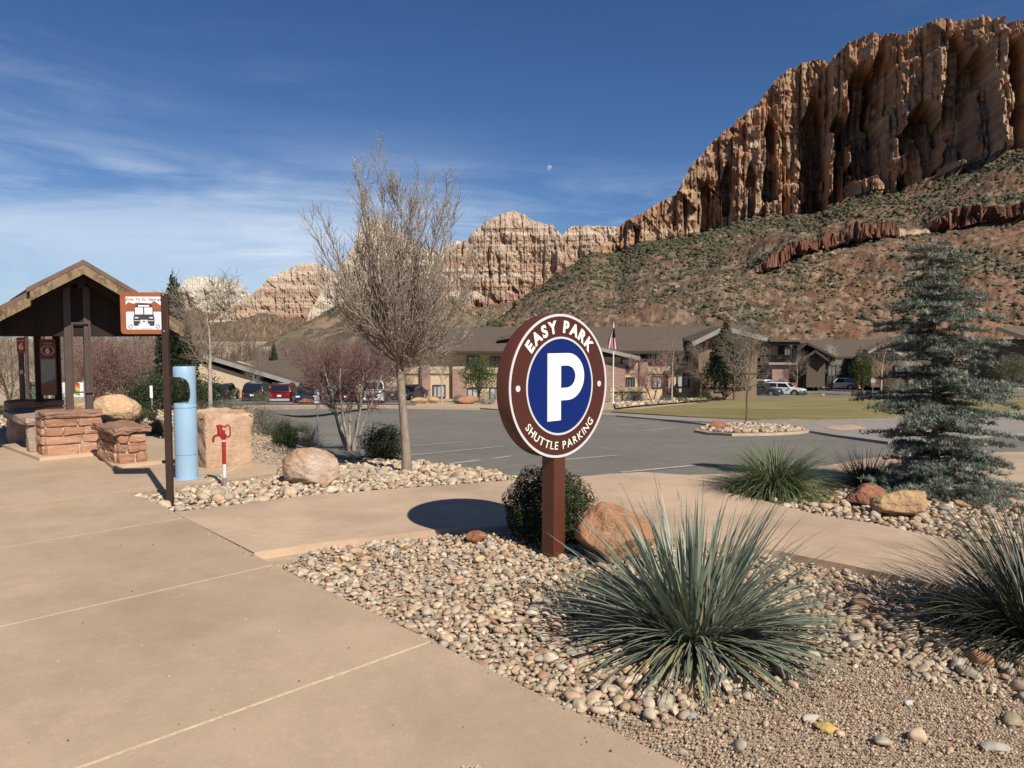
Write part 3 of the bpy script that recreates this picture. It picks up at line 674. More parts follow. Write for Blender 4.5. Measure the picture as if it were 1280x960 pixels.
def single_stones(bed, poly, n, size, rng, pick, z0=.03, mcols=None):
    got = 0; pool = []
    for k in range(24):
        V, T = rock_vt(2, 200 + k, 9, .14, .58); c = STONE_COLS[k % 10]
        pool.append(npmesh('stone', V, T, np.tile(c * rng.uniform(.85, 1.1), (len(V), 1)), True)); pool[-1].materials.append(M_STONE)
    xs = [p[0] for p in poly]; ys = [p[1] for p in poly]
    while got < n:
        x, y = rng.uniform(min(xs), max(xs)), rng.uniform(min(ys), max(ys))
        if not inside(poly, np.array([x]), np.array([y]))[0] or not pick(x, y): continue
        k = rng.choice(24, p=np.tile(STONE_P, 3)[:24] / np.tile(STONE_P, 3)[:24].sum()); s = rng.uniform(*size)
        o = bpy.data.objects.new('stone', pool[k]); C.objects.link(o); o.parent = bed
        h = s * rng.uniform(.38, .65)
        o.location = (x, y, tzf(x, y) + z0 + h * .5); o.scale = (s, s * rng.uniform(.6, .9), h); o.rotation_euler = (rng.normal(0, .2), rng.normal(0, .2), rng.uniform(0, 6.28)); got += 1
rng = np.random.default_rng(8)
bedA = sheet('gravel_bed', BED_A, .014, M_PEA, kind='structure', grid=2.0)
inA = lambda x, y, r: (pea_w(x, y)[0] > r.random(len(x)) * .9 + .05)
farx = lambda x, y, r: (y > 8.5) | (np.abs(x) > y * .80)
me, nA = stones('cobbles', '', BED_A, .041, (.016, .047), rng, POOL1, layers=1, skip=lambda x, y, r: inA(x, y, r) | farx(x, y, r) | (y < 2.4))
o = link('loose_gravel', me, M_STONE, bedA); o['kind'] = 'stuff'
PEAP = np.array([.10, .22, .06, .10, .16, .14, .08, .08, .02, .16]); PEAP /= PEAP.sum()
# pea gravel: fine stones over the open patch in front
def pea_skip(x, y, r): w, a, b = pea_w(x, y); return (w < r.random(len(x))) | (np.abs(x) > y * .76) | (b > 985) | (y < 2.4)
me, nP = stones('pea', '', BED_A, .0145, (.0035, .011), rng, POOL0, layers=1, skip=pea_skip, flat=(.5, .9), palette=PEAP)
o = link('pea_gravel', me, M_STONE, bedA); o['kind'] = 'stuff'
def mid_skip(x, y, r): w, a, b = pea_w(x, y); return (w < .3) | (np.abs(x) > y * .76) | (b > 985) | (y < 2.4) | (r.random(len(x)) > .10 + .35 * sstep(60, 0, b - np.interp(a, [640, 700, 760, 820, 900, 960, 1030, 1100, 1200, 1300], [1200, 925, 888, 902, 886, 866, 836, 836, 858, 872])))
me, n_ = stones('mid', '', BED_A, .06, (.010, .034), rng, POOL1, layers=1, skip=mid_skip)
o = link('loose_stones', me, M_STONE, bedA); o['kind'] = 'stuff'
def big_pick(x, y):
    w, a, b = pea_w(np.array([x]), np.array([y])); return 340 < a[0] < 1300 and b[0] < 985 and (w[0] < .5 or random.random() < .12)
random.seed(4)
single_stones(bedA, BED_A, 295, (.034, .058), rng, big_pick)
bedB = sheet('gravel_bed', BED_B, .002, M_PEA, kind='structure', grid=1.0)
pal = np.array([.26, .20, .24, .06, .10, .06, .03, .02, .02, .01]); pal /= pal.sum()
me, nB = stones('cobbles', '', BED_B, .07, (.026, .07), rng, POOL0 if False else POOL1, layers=1, palette=pal)
o = link('loose_gravel', me, M_STONE, bedB); o['kind'] = 'stuff'
single_stones(bedB, BED_B, 130, (.05, .10), rng, lambda x, y: True)
bedC = sheet('gravel_bed', BED_C, .002, M_PEA, kind='structure', grid=1.0)
me, nC = stones('cobbles', '', BED_C, .068, (.028, .066), rng, POOL1, layers=1, skip=lambda x, y, r: (x > y * .80))
o = link('loose_gravel', me, M_STONE, bedC); o['kind'] = 'stuff'
single_stones(bedC, BED_C, 130, (.045, .09), rng, lambda x, y: x < y * .74)
bedD = sheet('gravel_bed', BED_D, .001, M_PEA, kind='structure', grid=1.0)
me, nD = stones('cobbles', '', BED_D, .10, (.012, .035), rng, POOL0, layers=1, palette=pal)
o = link('loose_gravel', me, M_STONE, bedD); o['kind'] = 'stuff'
bedE = sheet('gravel_bed', BED_E, .001, M_PEA, kind='structure', grid=1.0)
me, nE = stones('cobbles', '', BED_E, .22, (.02, .09), rng, POOL0, layers=1, palette=pal)
o = link('loose_gravel', me, M_STONE, bedE); o['kind'] = 'stuff'
me, nI = stones('cobbles', '', isl_in, .22, (.07, .16), rng, POOL0, layers=1, zoff=.08)
o = link('loose_gravel', me, M_STONE, isl_bed); o['kind'] = 'stuff'
# grit and strays on the concrete, a few cracks' worth of sand
def strays():
    rg = np.random.default_rng(19); x, y = [], []
    edge = [G(*q).xy for q in ((825, 957), (700, 890), (540, 811), (440, 760), (345, 713), (260, 668), (215, 645))]
    for k in range(170):
        i = rg.integers(0, len(edge) - 1); q = edge[i].lerp(edge[i + 1], rg.random()); d = rg.exponential(.05) + .01; x.append(q.x - e1.x * d); y.append(q.y - e1.y * d)
    for k in range(120):
        q = G(rg.uniform(-20, 800), rg.uniform(640, 950)); 
        if inside(plaza, np.array([q.x]), np.array([q.y]))[0]: x.append(q.x); y.append(q.y)
    x, y = np.array(x), np.array(y); n = len(x); s = rg.uniform(.002, .009, n) * (rg.random(n) ** 1.2 * .8 + .4)
    c = STONE_COLS[rg.choice(10, n)] * np.where(rg.random(n) < .35, .35, 1.)[:, None]
    o = link('grit', merge(POOL0, mats(rots(n, rg), np.stack([s, s * .8, s * .6], 1), np.stack([x, y, WZ + s * .4], 1)), rg.integers(0, 8, n), c, 'grit', False), M_STONE, walk); o['kind'] = 'stuff'
strays()
print('stones', nA, nP, nB, nC, nD, nE, nI)
# ================================================================== NEAR THINGS
def V2(v, z=0.0): return Vector((v[0], v[1], z))
E1v, E2v = Vector((e1.x, e1.y, 0)), Vector((-e1.y, e1.x, 0))
if E2v.y < 0: E2v = -E2v
M_BROWN = mat('brown_sign_paint', (.105, .032, .018), (.088, .027, .015), scale=5, rough=.42, spec=.45, bump=.02, bscale=300)
M_BROWNF = mat('brown_sign_face', (.072, .022, .0145), rough=.6, spec=.2)
M_BLUE = mat('sign_blue', (.003, .016, .125), rough=.6, spec=.2)
M_WHITE = mat('sign_white', (.84, .81, .70), rough=.5, spec=.3)
M_SILVER = mat('ring_silver', (.60, .57, .57), rough=.45, spec=.4)
M_BOLT = mat('bolt_metal', (.65, .65, .65), rough=.3, metal=.9)

def glyph(ch, size, extrude, offset):
    cu = bpy.data.curves.new('glyph', 'FONT'); cu.body = ch; cu.size = size; cu.extrude = extrude; cu.offset = offset; cu.resolution_u = 4
    ob = bpy.data.objects.new('glyph', cu); C.objects.link(ob)
    me = ob.to_mesh(); Vv = [v.co.copy() for v in me.vertices]; Fc = [tuple(p.vertices) for p in me.polygons]
    ob.to_mesh_clear(); bpy.data.objects.remove(ob); bpy.data.curves.remove(cu)
    return Vv, Fc
def text_line(s, size, offset=0.0, extrude=.002, space=.12, wordgap=.42):
    """[(verts, faces, x0, width)] glyphs laid on a straight line, centred"""
    out, x = [], 0.0
    for ch in s:
        if ch == ' ': x += wordgap * size; continue
        v, f = glyph(ch, size, extrude, offset); a = min(q.x for q in v); b = max(q.x for q in v)
        out.append(([q - Vector((a, 0, 0)) for q in v], f, x, b - a)); x += b - a + space * size
    w = x - space * size
    return [(v, f, x0 - w / 2, wd) for v, f, x0, wd in out], w
def arc_text(name, s, size, radius, m, parent, M, bottom=False, **k):
    gl, w = text_line(s, size, **k); Vv, Fc = [], []
    for v, f, x0, wd in gl:
        mid = x0 + wd / 2; base = len(Vv)
        if not bottom: a = -mid / radius; Rm = Matrix.Rotation(a, 4, 'Z'); off = Vector((-wd / 2, radius - .36 * size, 0))
        else: a = mid / radius; Rm = Matrix.Rotation(a, 4, 'Z'); off = Vector((-wd / 2, -radius - .36 * size, 0))
        link(name, pymesh(name, [M @ (Rm @ (q + off)) for q in v], f), m, parent)
def flat_text(name, s, size, cx, cy, m, parent, M, **k):
    gl, w = text_line(s, size, **k); Vv, Fc = [], []
    for v, f, x0, wd in gl:
        base = len(Vv)
        for q in v: Vv.append(M @ (q + Vector((x0 + cx, cy - .36 * size, 0))))
        Fc += [tuple(i + base for i in p) for p in f]
    return link(name, pymesh(name, Vv, Fc), m, parent)
def frame(c, a):   # local x right, y up, z out of the face
    X, Y, Z = Vector((math.cos(a), math.sin(a), 0)), Vector((0, 0, 1)), Vector((math.sin(a), -math.cos(a), 0))
    M = Matrix((X, Y, Z)).transposed().to_4x4(); M.translation = c; return M
def ring(name, r0, r1, z0, z1, m, parent, M, n=96):
    bm = bmesh.new(); L_ = []
    for r, z in ((r0, z0), (r1, z0), (r1, z1), (r0, z1)):
        L_.append([bm.verts.new((r * math.cos(2 * math.pi * i / n), r * math.sin(2 * math.pi * i / n), z)) for i in range(n)])
    for k in range(4):
        a, b = L_[k], L_[(k + 1) % 4]
        for i in range(n): bm.faces.new((a[i], a[(i + 1) % n], b[(i + 1) % n], b[i]))
    bmesh.ops.recalc_face_normals(bm, faces=bm.faces[:]); bmesh.ops.transform(bm, matrix=M, verts=bm.verts[:])
    o = bmesh_obj(name, bm, m, parent); shade_auto(o); return o
def disc(name, r, z0, z1, m, parent, M, n=96, c=(0, 0)):
    o = prism(name, [(c[0] + r * math.cos(2 * math.pi * i / n), c[1] + r * math.sin(2 * math.pi * i / n)) for i in range(n)], z0, z1, m, parent, M); shade_auto(o); return o

def easy_park():
    a = R(44); Y = 5.79; c = at(700.5, 482.5, Y); n = Vector((math.sin(a), -math.cos(a), 0)); Rr = .562
    base = Vector((c.x, c.y, 0)) - n * .0685
    t = thing('round_sign', 'large round brown and blue shuttle parking sign on a square brown post', 'sign', base)
    inv = Matrix.Translation(-base); M = inv @ frame(c, a)
    # post
    bm = bmesh.new(); add_box(bm, (0, 0, (c.z - Rr + .12) / 2 - .02), (.132, .132, c.z - Rr + .16), a, .006)
    bmesh_obj('post', bm, M_BROWN, t)
    bm = bmesh.new(); add_box(bm, (0, 0, .012), (.26, .26, .024), a, .003); bmesh_obj('base_plate', bm, M_BROWN, t)
    # drum
    bm = bmesh.new(); N_ = 96
    prof = [(Rr * .985, -.137), (Rr, -.130), (Rr, -.004), (Rr * .996, 0)]
    rs = [[bm.verts.new((r * math.cos(2 * math.pi * i / N_), r * math.sin(2 * math.pi * i / N_), z)) for i in range(N_)] for r, z in prof]
    for k in range(len(rs) - 1):
        for i in range(N_): bm.faces.new((rs[k][i], rs[k][(i + 1) % N_], rs[k + 1][(i + 1) % N_], rs[k + 1][i]))
    bm.faces.new(rs[0][::-1]); bm.faces.new(rs[-1])
    bmesh.ops.transform(bm, matrix=M, verts=bm.verts[:]); o = bmesh_obj('sign_drum', bm, M_BROWN, t); shade_auto(o, 35)
    disc('face', Rr * .975, 0.0005, .0025, M_BROWNF, t, M)
    ring('outer_ring', Rr * .963, Rr * .997, .001, .0065, M_SILVER, t, M)
    disc('blue_disc', Rr * .662, .003, .0048, M_BLUE, t, M)
    ring('inner_ring', Rr * .655, Rr * .683, .003, .0068, M_SILVER, t, M)
    for s in (-1, 1): disc('dot', Rr * .042, .003, .0055, M_SILVER, t, M, 32, (s * Rr * .832, 0))
    # the big P
    xl, xs, xr, yt, yb, ybb = -.275, -.005, .485, .455, -.475, -.20
    bm = bmesh.new(); out = [(xl, yb), (xs, yb), (xs, ybb)]
    cr = (yt - ybb) / 2; cxp = xr - cr * 1.05; cyp = (yt + ybb) / 2
    out += [(cxp + cr * 1.05 * math.sin(q), cyp - cr * math.cos(q)) for q in np.linspace(0, math.pi, 24)] + [(xl, yt)]
    ih = .155; inn = [(xs, cyp - ih)] + [(cxp - .02 + ih * 1.15 * math.sin(q), cyp - ih * math.cos(q)) for q in np.linspace(0, math.pi, 16)] + [(xs, cyp + ih)]
    allp = out + inn; no, ni = len(out), len(inn)
    pv, pe, pf = delaunay_2d_cdt([Vector(p) for p in allp], [], [list(range(no)), list(range(no, no + ni))], 1, 1e-6)[:3]
    def inpoly(P, poly): return bool(inside(poly, np.array([P.x]), np.array([P.y]))[0])
    fs = [f for f in pf if not inpoly((pv[f[0]] + pv[f[1]] + pv[f[2]]) / 3, inn)]
    vs = [bm.verts.new((p.x * Rr, p.y * Rr, .009)) for p in pv]
    for f in fs: bm.faces.new([vs[i] for i in f])
    r = bmesh.ops.extrude_face_region(bm, geom=bm.faces[:])
    for v in [q for q in r['geom'] if isinstance(q, bmesh.types.BMVert)]: v.co.z = .0049
    bmesh.ops.recalc_face_normals(bm, faces=bm.faces[:]); bmesh.ops.transform(bm, matrix=M, verts=bm.verts[:])
    bmesh_obj('letter', bm, M_WHITE, t)
    M2 = M @ Matrix.Translation((0, 0, .0052))
    arc_text('letter', 'EASY PARK', .128, Rr * .826, M_WHITE, t, M2, offset=.0052, space=.13, wordgap=.46)
    arc_text('letter', 'SHUTTLE PARKING', .088, Rr * .826, M_WHITE, t, M2, bottom=True, offset=.0004, space=.16, wordgap=.44)
easy_park()

# ------------------------------------------------------------------ bus stop sign
M_RUST = mat('rust_brown_sign', (.33, .105, .045), (.27, .085, .036), scale=9, rough=.5, spec=.35)
M_POSTB = mat('dark_brown_post', (.050, .026, .020), (.038, .02, .016), scale=12, rough=.55, spec=.35)
M_SIGNW = mat('sign_offwhite', (.78, .73, .72), rough=.55)
M_SIGNG = mat('sign_charcoal', (.045, .045, .055), rough=.55)
def rrect(x0, x1, y0, y1, r, n=6):
    p = []
    for cx, cy, a0 in ((x1 - r, y0 + r, -90), (x1 - r, y1 - r, 0), (x0 + r, y1 - r, 90), (x0 + r, y0 + r, 180)):
        p += [(cx + r * math.cos(R(a0 + 90 * i / n)), cy + r * math.sin(R(a0 + 90 * i / n))) for i in range(n + 1)]
    return p
def bus_sign():
    g = G(212, 635); Y = g.y; base = Vector((g.x, g.y, 0))
    t = thing('bus_stop_sign', 'rust brown square sign with a front view of a bus on a thin dark post', 'sign', base)
    inv = Matrix.Translation(-base); top = at(205, 366, Y).z
    bm = bmesh.new(); add_box(bm, (0, .02, top / 2), (.062, .05, top - .02), 0, .004); bmesh_obj('post', bm, M_POSTB, t)
    pc = at(180, 391.5, Y - .012); M = inv @ frame(pc, R(4))
    w, h = .232, .212
    prism('sign_panel', rrect(-w, w, -h, h, .035), -.004, .002, M_RUST, t, M)
    hill = [(-.176, .168), (-.176, .085), (-.15, .112), (-.10, .096), (-.07, .108), (.075, .10), (.10, .125), (.13, .108), (.165, .082), (.176, .09), (.176, .168)]
    prism('print', hill[::-1], .0022, .0035, M_SIGNW, t, M)
    prism('print', rrect(-.176, .176, -.166, .015, .014), .0022, .0035, M_SIGNW, t, M)
    # the bus, drawn in flat shapes
    z0, z1 = .0037, .005
    body = [(-.104, -.105), (.104, -.105), (.104, -.04), (.097, -.02), (.092, .06), (.075, .088), (.03, .098), (-.03, .098), (-.075, .088), (-.092, .06), (-.097, -.02), (-.104, -.04)]
    prism('print', body, z0, z1, M_SIGNG, t, M)
    for s in (-1, 1): prism('print', rrect(s * .078 - .024, s * .078 + .024, -.128, -.104, .004, 2), z0, z1, M_SIGNG, t, M)
    def pr(x0, x1, y0, y1, m=M_SIGNW, zz=(.0052, .0062)): prism('print', [(x0, y0), (x1, y0), (x1, y1), (x0, y1)], zz[0], zz[1], m, t, M)
    pr(-.086, -.006, -.012, .058); pr(.006, .086, -.012, .058); pr(-.055, .055, .066, .082)
    pr(-.09, -.055, -.052, -.04); pr(.055, .09, -.052, -.04); pr(-.098, .098, -.079, -.074); pr(-.036, .036, -.108, -.068)
    pr(-.012, .012, -.092, -.080, M_SIGNG, (.0064, .007))
    flat_text('lettering', 'Zion To St. George', .037, 0, .142, M_SIGNG, t, M @ Matrix.Translation((0, 0, .0038)), offset=.0008, extrude=.0006, space=.1)
    flat_text('lettering', 'AT A BUS STOP', .018, 0, -.155, M_SIGNG, t, M @ Matrix.Translation((0, 0, .0038)), extrude=.0005, space=.16)
    for s in (-1, 1):
        M3 = M @ Matrix.Translation((s * .135, -.135, .0))
        ring('print', .017, .022, .0036, .0046, M_SIGNG, t, M3, 24)
        prism('print', [(-.016, -.013), (-.013, -.016), (.016, .013), (.013, .016)], .0037, .0047, M_SIGNG, t, M3)
    for y in (.19, -.18): disc('bolt', .010, .002, .008, M_BOLT, t, M, 10, (.196, y))
bus_sign()

# ------------------------------------------------------------------ bottle filler
M_LBLUE = mat('pale_blue_enamel', (.29, .43, .565), (.255, .395, .53), scale=6, rough=.42, spec=.4, big=(.33, .47, .60), bigscale=3, bigamt=.5, bump=.04, bscale=60)
M_STEEL = mat('brushed_steel', (.45, .47, .50), rough=.35, metal=.8)
M_GALV2 = mat('seam_grey', (.16, .22, .28), rough=.6)
def filler():
    g = G(234, 603); Y = g.y; b = Vector((g.x, g.y, WZ)); r = .130
    t = thing('bottle_filler', 'pale blue tubular water bottle filling station with an open alcove near its top', 'drinking fountain', b)
    top = at(230, 458, Y).z - WZ; led = at(230, 504, Y).z - WZ; hood = at(230, 471, Y).z - WZ
    n = 48; an = math.atan2(-.22, -.97)      # alcove faces this way
    bm = bmesh.new(); rings = []
    def sec(z, cut, rr=r):
        vs = []
        for i in range(n):
            q = 2 * math.pi * i / n; x, y = rr * math.cos(q), rr * math.sin(q)
            if x > cut: x = cut
            vs.append(bm.verts.new((x * math.cos(an) - y * math.sin(an), x * math.sin(an) + y * math.cos(an), z)))
        rings.append(vs)
    sec(0, 9); sec(led * .5, 9); sec(led - .012, 9); sec(led, 9, r * .97)
    hs = np.linspace(0, 1, 12)
    for q in hs:
        z = led + .001 + (hood - led) * q
        cut = -.030 - .052 * math.sin(math.pi * q ** .8) ** .55 + .05 * max(0, (.08 - q) / .08) ** 2 + .06 * max(0, (q - .85) / .15) ** 2
        sec(z, cut, r * .985)
    sec(hood + .002, 9, r * .985); sec(top - .012, 9, r * .985); sec(top, 9, r * .93)
    for a_, b_ in zip(rings[:-1], rings[1:]):
        for i in range(n):
            bm.faces.new((a_[i], a_[(i + 1) % n], b_[(i + 1) % n], b_[i]))
    bm.faces.new(rings[0][::-1]); bm.faces.new(rings[-1])
    bmesh.ops.remove_doubles(bm, verts=bm.verts[:], dist=1e-5)
    o = bmesh_obj('tube_body', bm, M_LBLUE, t); shade_auto(o, 35)
    ring('seam', r - .004, r + .0022, led - .052, led - .046, M_GALV2, t, Matrix(), 40); ring('seam', r - .004, r + .0022, .30, .305, M_GALV2, t, Matrix(), 40)
    fl = cyl('base_flange', (0, 0, 0), (0, 0, .014), r * 1.22, M_LBLUE, t, n=40)
    d = Vector((math.cos(an), math.sin(an), 0)); s = Vector((-d.y, d.x, 0))
    cyl('spout', d * .02 + Vector((0, 0, hood)), d * .02 + Vector((0, 0, hood - .045)), .014, M_STEEL, t, n=12)
    Mx = Matrix((s, Vector((0, 0, 1)), d)).transposed().to_4x4(); Mx.translation = d * -.082 + Vector((0, 0, (led + hood) / 2))
    prism('alcove_plate', rrect(-.06, .06, -.10, .10, .03), -.004, .004, M_STEEL, t, Mx)
    Mx2 = Mx.copy(); Mx2.translation = d * (r + .001) + Vector((0, 0, led - .19))
    disc('push_button', .026, -.008, .014, M_STEEL, t, Mx2, 20)
filler()

# ------------------------------------------------------------------ yard hydrant
M_RED = mat('hydrant_red', (.36, .020, .022), (.28, .016, .018), scale=14, rough=.4, spec=.45)
M_WPIPE = mat('white_pipe_paint', (.72, .70, .66), (.6, .57, .52), scale=20, rough=.5)
M_GALV = mat('galvanised_steel', (.34, .36, .40), (.28, .29, .32), scale=18, rough=.5, metal=.5)
def hydrant():
    g = G(281, 612); Y = g.y; b = Vector((g.x, g.y, tzf(g.x, g.y) + .01)); zz = lambda y: at(281, y, Y).z - b.z
    t = thing('yard_hydrant', 'red handled yard hydrant on a red and white pipe', 'water tap', b)
    cyl('pipe', (0, 0, -.05), (0, 0, zz(597)), .021, M_GALV, t); cyl('pipe', (0, 0, zz(597)), (0, 0, zz(580)), .0215, M_WPIPE, t); cyl('pipe', (0, 0, zz(580)), (0, 0, zz(552)), .0225, M_RED, t)
    cyl('collar', (0, 0, zz(552)), (0, 0, zz(549)), .017, M_WPIPE, t)
    u = .0093 * Y / 8.66
    bm = bmesh.new()
    add_cyl(bm, (0, 0, zz(549)), (0, 0, zz(543)), .030, .034); add_cyl(bm, (-.02, 0, zz(546)), (-.062, 0, zz(531)), .020, .024)
    add_box(bm, (-.042, 0, zz(537)), (.055, .035, .11), 0, .008)
    add_box(bm, (.0, 0, zz(541)), (.03, .03, .06), 0, .006)
    o = bmesh_obj('head', bm, M_RED, t); shade_auto(o)
    bm = bmesh.new(); pts = [(.0, zz(546)), (-.06, zz(544)), (-.105, zz(545)), (-.12, zz(548)), (-.122, zz(553))]
    for p, q in zip(pts[:-1], pts[1:]): add_cyl(bm, (p[0], 0, p[1]), (q[0], 0, q[1]), .014, .013, 10)
    o = bmesh_obj('spout', bm, M_RED, t); shade_auto(o)
    bm = bmesh.new(); pts = [(-.035, zz(532)), (.02, zz(534)), (.055, zz(531)), (.075, zz(533)), (.078, zz(544)), (.055, zz(547)), (.02, zz(543))]
    for p, q in zip(pts[:-1], pts[1:]): add_cyl(bm, (p[0], 0, p[1]), (q[0], 0, q[1]), .0085, .0085, 8)
    o = bmesh_obj('handle', bm, M_RED, t); shade_auto(o)
hydrant()

# ------------------------------------------------------------------ stonework
M_RSTONE = [mat('red_sandstone' if k == 0 else 'sandstone_%s' % w, c1, c2, scale=5, rough=.9, bump=.8, bscale=22, c3=c3, spec=.15, stretch=(1, 1, 2.2), bdist=.012) for k, (w, c1, c2, c3) in enumerate([
    ('red', (.37, .19, .115), (.30, .145, .085), (.43, .245, .155)), ('pink', (.46, .26, .165), (.39, .21, .13), (.52, .32, .22)), ('brown', (.29, .165, .115), (.23, .125, .085), (.35, .22, .16)), ('grey', (.36, .27, .21), (.28, .20, .155), (.42, .33, .27))])]
M_MORTAR = mat('mortar', (.50, .42, .33), (.42, .34, .26), scale=30, rough=.95, bump=.5, bscale=80)
def stone_block(c, s, seed, m, parent, name='stone', rough=.022, rz=0.0, cuts=2):
    bm = bmesh.new(); bmesh.ops.create_cube(bm, size=1.0); bmesh.ops.subdivide_edges(bm, edges=bm.edges[:], cuts=cuts, use_grid_fill=True)
    rg = random.Random(seed)
    for v in bm.verts:
        p = Vector((v.co.x * s[0], v.co.y * s[1], v.co.z * s[2])); q = v.co
        k = sum(abs(abs(a) - .5) < 1e-4 for a in q)
        n = Vector((mnoise.noise(p * 9 + Vector((seed, 0, 0))), mnoise.noise(p * 9 + Vector((0, seed, 3))), mnoise.noise(p * 9 + Vector((5, 2, seed)))))
        p += n * rough * 1.3 - p.normalized() * (rough * .55 * max(0, k - 1)) + Vector((rg.uniform(-1, 1), rg.uniform(-1, 1), rg.uniform(-.5, .5))) * rough * .35
        v.co = p
    bmesh.ops.transform(bm, matrix=Matrix.Translation(Vector(c)) @ Matrix.Rotation(rz, 4, 'Z'), verts=bm.verts[:])
    return bmesh_obj(name, bm, m, parent)
from mathutils import noise as mnoise
AE = math.atan2(E1v.y, E1v.x)
def stone_pier(t, L_, D_, courses, seed, cap=None, over=.03):
    """courses of stones in a mortar core; local x along e1, y along e2, z up."""
    rg = random.Random(seed); z = 0.0
    htot = sum(courses)
    box('mortar_core', (L_ / 2, D_ / 2, htot / 2), (L_ - .035, D_ - .035, htot - .004), M_MORTAR, t)
    for i, h in enumerate(courses):
        for side in range(4):
            ln = L_ if side in (0, 2) else D_ - .16
            k = 1 if ln < .3 else rg.choice([1, 2, 2, 3] if ln > .55 else [1, 2]); cutsx = [0] + sorted(rg.uniform(.3, .7) * ln if k == 2 else (j + rg.uniform(.8, 1.2)) * ln / k for j in range(k - 1)) + [ln]
            for a, b in zip(cutsx[:-1], cutsx[1:]):
                w = b - a - .012; th = .085 + rg.uniform(-.01, .012); m = M_RSTONE[rg.choice([0, 1, 1, 2, 0, 1])]; pr_ = rg.uniform(-.004, .014)
                if side == 0: c, s = ((a + b) / 2, th / 2 - .012 - pr_, z + h / 2), (w, th, h - .012)
                elif side == 2: c, s = ((a + b) / 2, D_ - th / 2 + .012 + pr_, z + h / 2), (w, th, h - .012)
                elif side == 1: c, s = (L_ - th / 2 + .012 + pr_, .08 + (a + b) / 2, z + h / 2), (th, w, h - .012)
                else: c, s = (th / 2 - .012 - pr_, .08 + (a + b) / 2, z + h / 2), (th, w, h - .012)
                stone_block(c, s, rg.random() * 99, m, t, rough=.016)
        z += h
    if cap: stone_block((L_ / 2, D_ / 2, z + cap / 2), (L_ + 2 * over, D_ + 2 * over, cap), rg.random() * 99, M_RSTONE[2], t, 'cap_stone', .03, cuts=5)
def put(name, label, cat, px_, py_, group=None, dz=WZ):
    g = G(px_, py_); t = thing(name, label, cat, (g.x, g.y, dz), AE, group); return t, g
padm = M_CONC2
pA, gA = put('stone_pier', 'sunlit stacked red sandstone pier carrying the front shelter posts', 'stone pier', 57, 578.5, 'sandstone piers of the shelter', WZ + .03)
stone_pier(pA, .74, .50, [.16, .125, .125, .12], 5, .10, .015)
topA = WZ + .03 + .53 + .10
pb = gA + E2v * 2.35 + E1v * .05
pR = thing('stone_pier', 'shaded dark sandstone pier under the map posts at the back of the shelter', 'stone pier', (pb.x, pb.y, WZ + .03), AE, 'sandstone piers of the shelter')
stone_pier(pR, .74, .50, [.16, .125, .125, .12], 15, .10, .02)
bt, gB = put('stone_bench', 'low sandstone bench with a broad overhanging slab seat', 'bench', 148, 589, None, WZ + .03)
stone_pier(bt, .37, .92, [.15, .13, .12], 25, .095, .05)
# slab seat between the piers
sb = gA + E2v * .50 + E1v * -.13
seat = thing('stone_bench', 'grey stone slab seat between the two shelter piers', 'bench', (sb.x, sb.y, WZ + .03), AE)
stone_block((.24, .88, .47), (.46, 1.70, .11), 61, M_RSTONE[3], seat, 'seat_slab', .025, cuts=4)
for yy in (.2, 1.5): stone_block((.22, yy, .21), (.34, .22, .42), 62 + yy, M_RSTONE[3], seat, 'support_stone', .02, cuts=2)
padxy = []
for q in [gA + E1v * -.10 - E2v * .13, gA + E1v * .62 - E2v * .13, gB + E1v * -.10 - E2v * .10, gB + E1v * .52 - E2v * .10, gB + E1v * .52 + E2v * 1.2, gA + E1v * .95 + E2v * 3.1, gA + E1v * -.25 + E2v * 3.1]: padxy.append((q.x, q.y))
sheet('shelter_pad', padxy, WZ + .045, padm, thick=.08, kind='structure', grid=0, zfun=lambda x, y: 0)

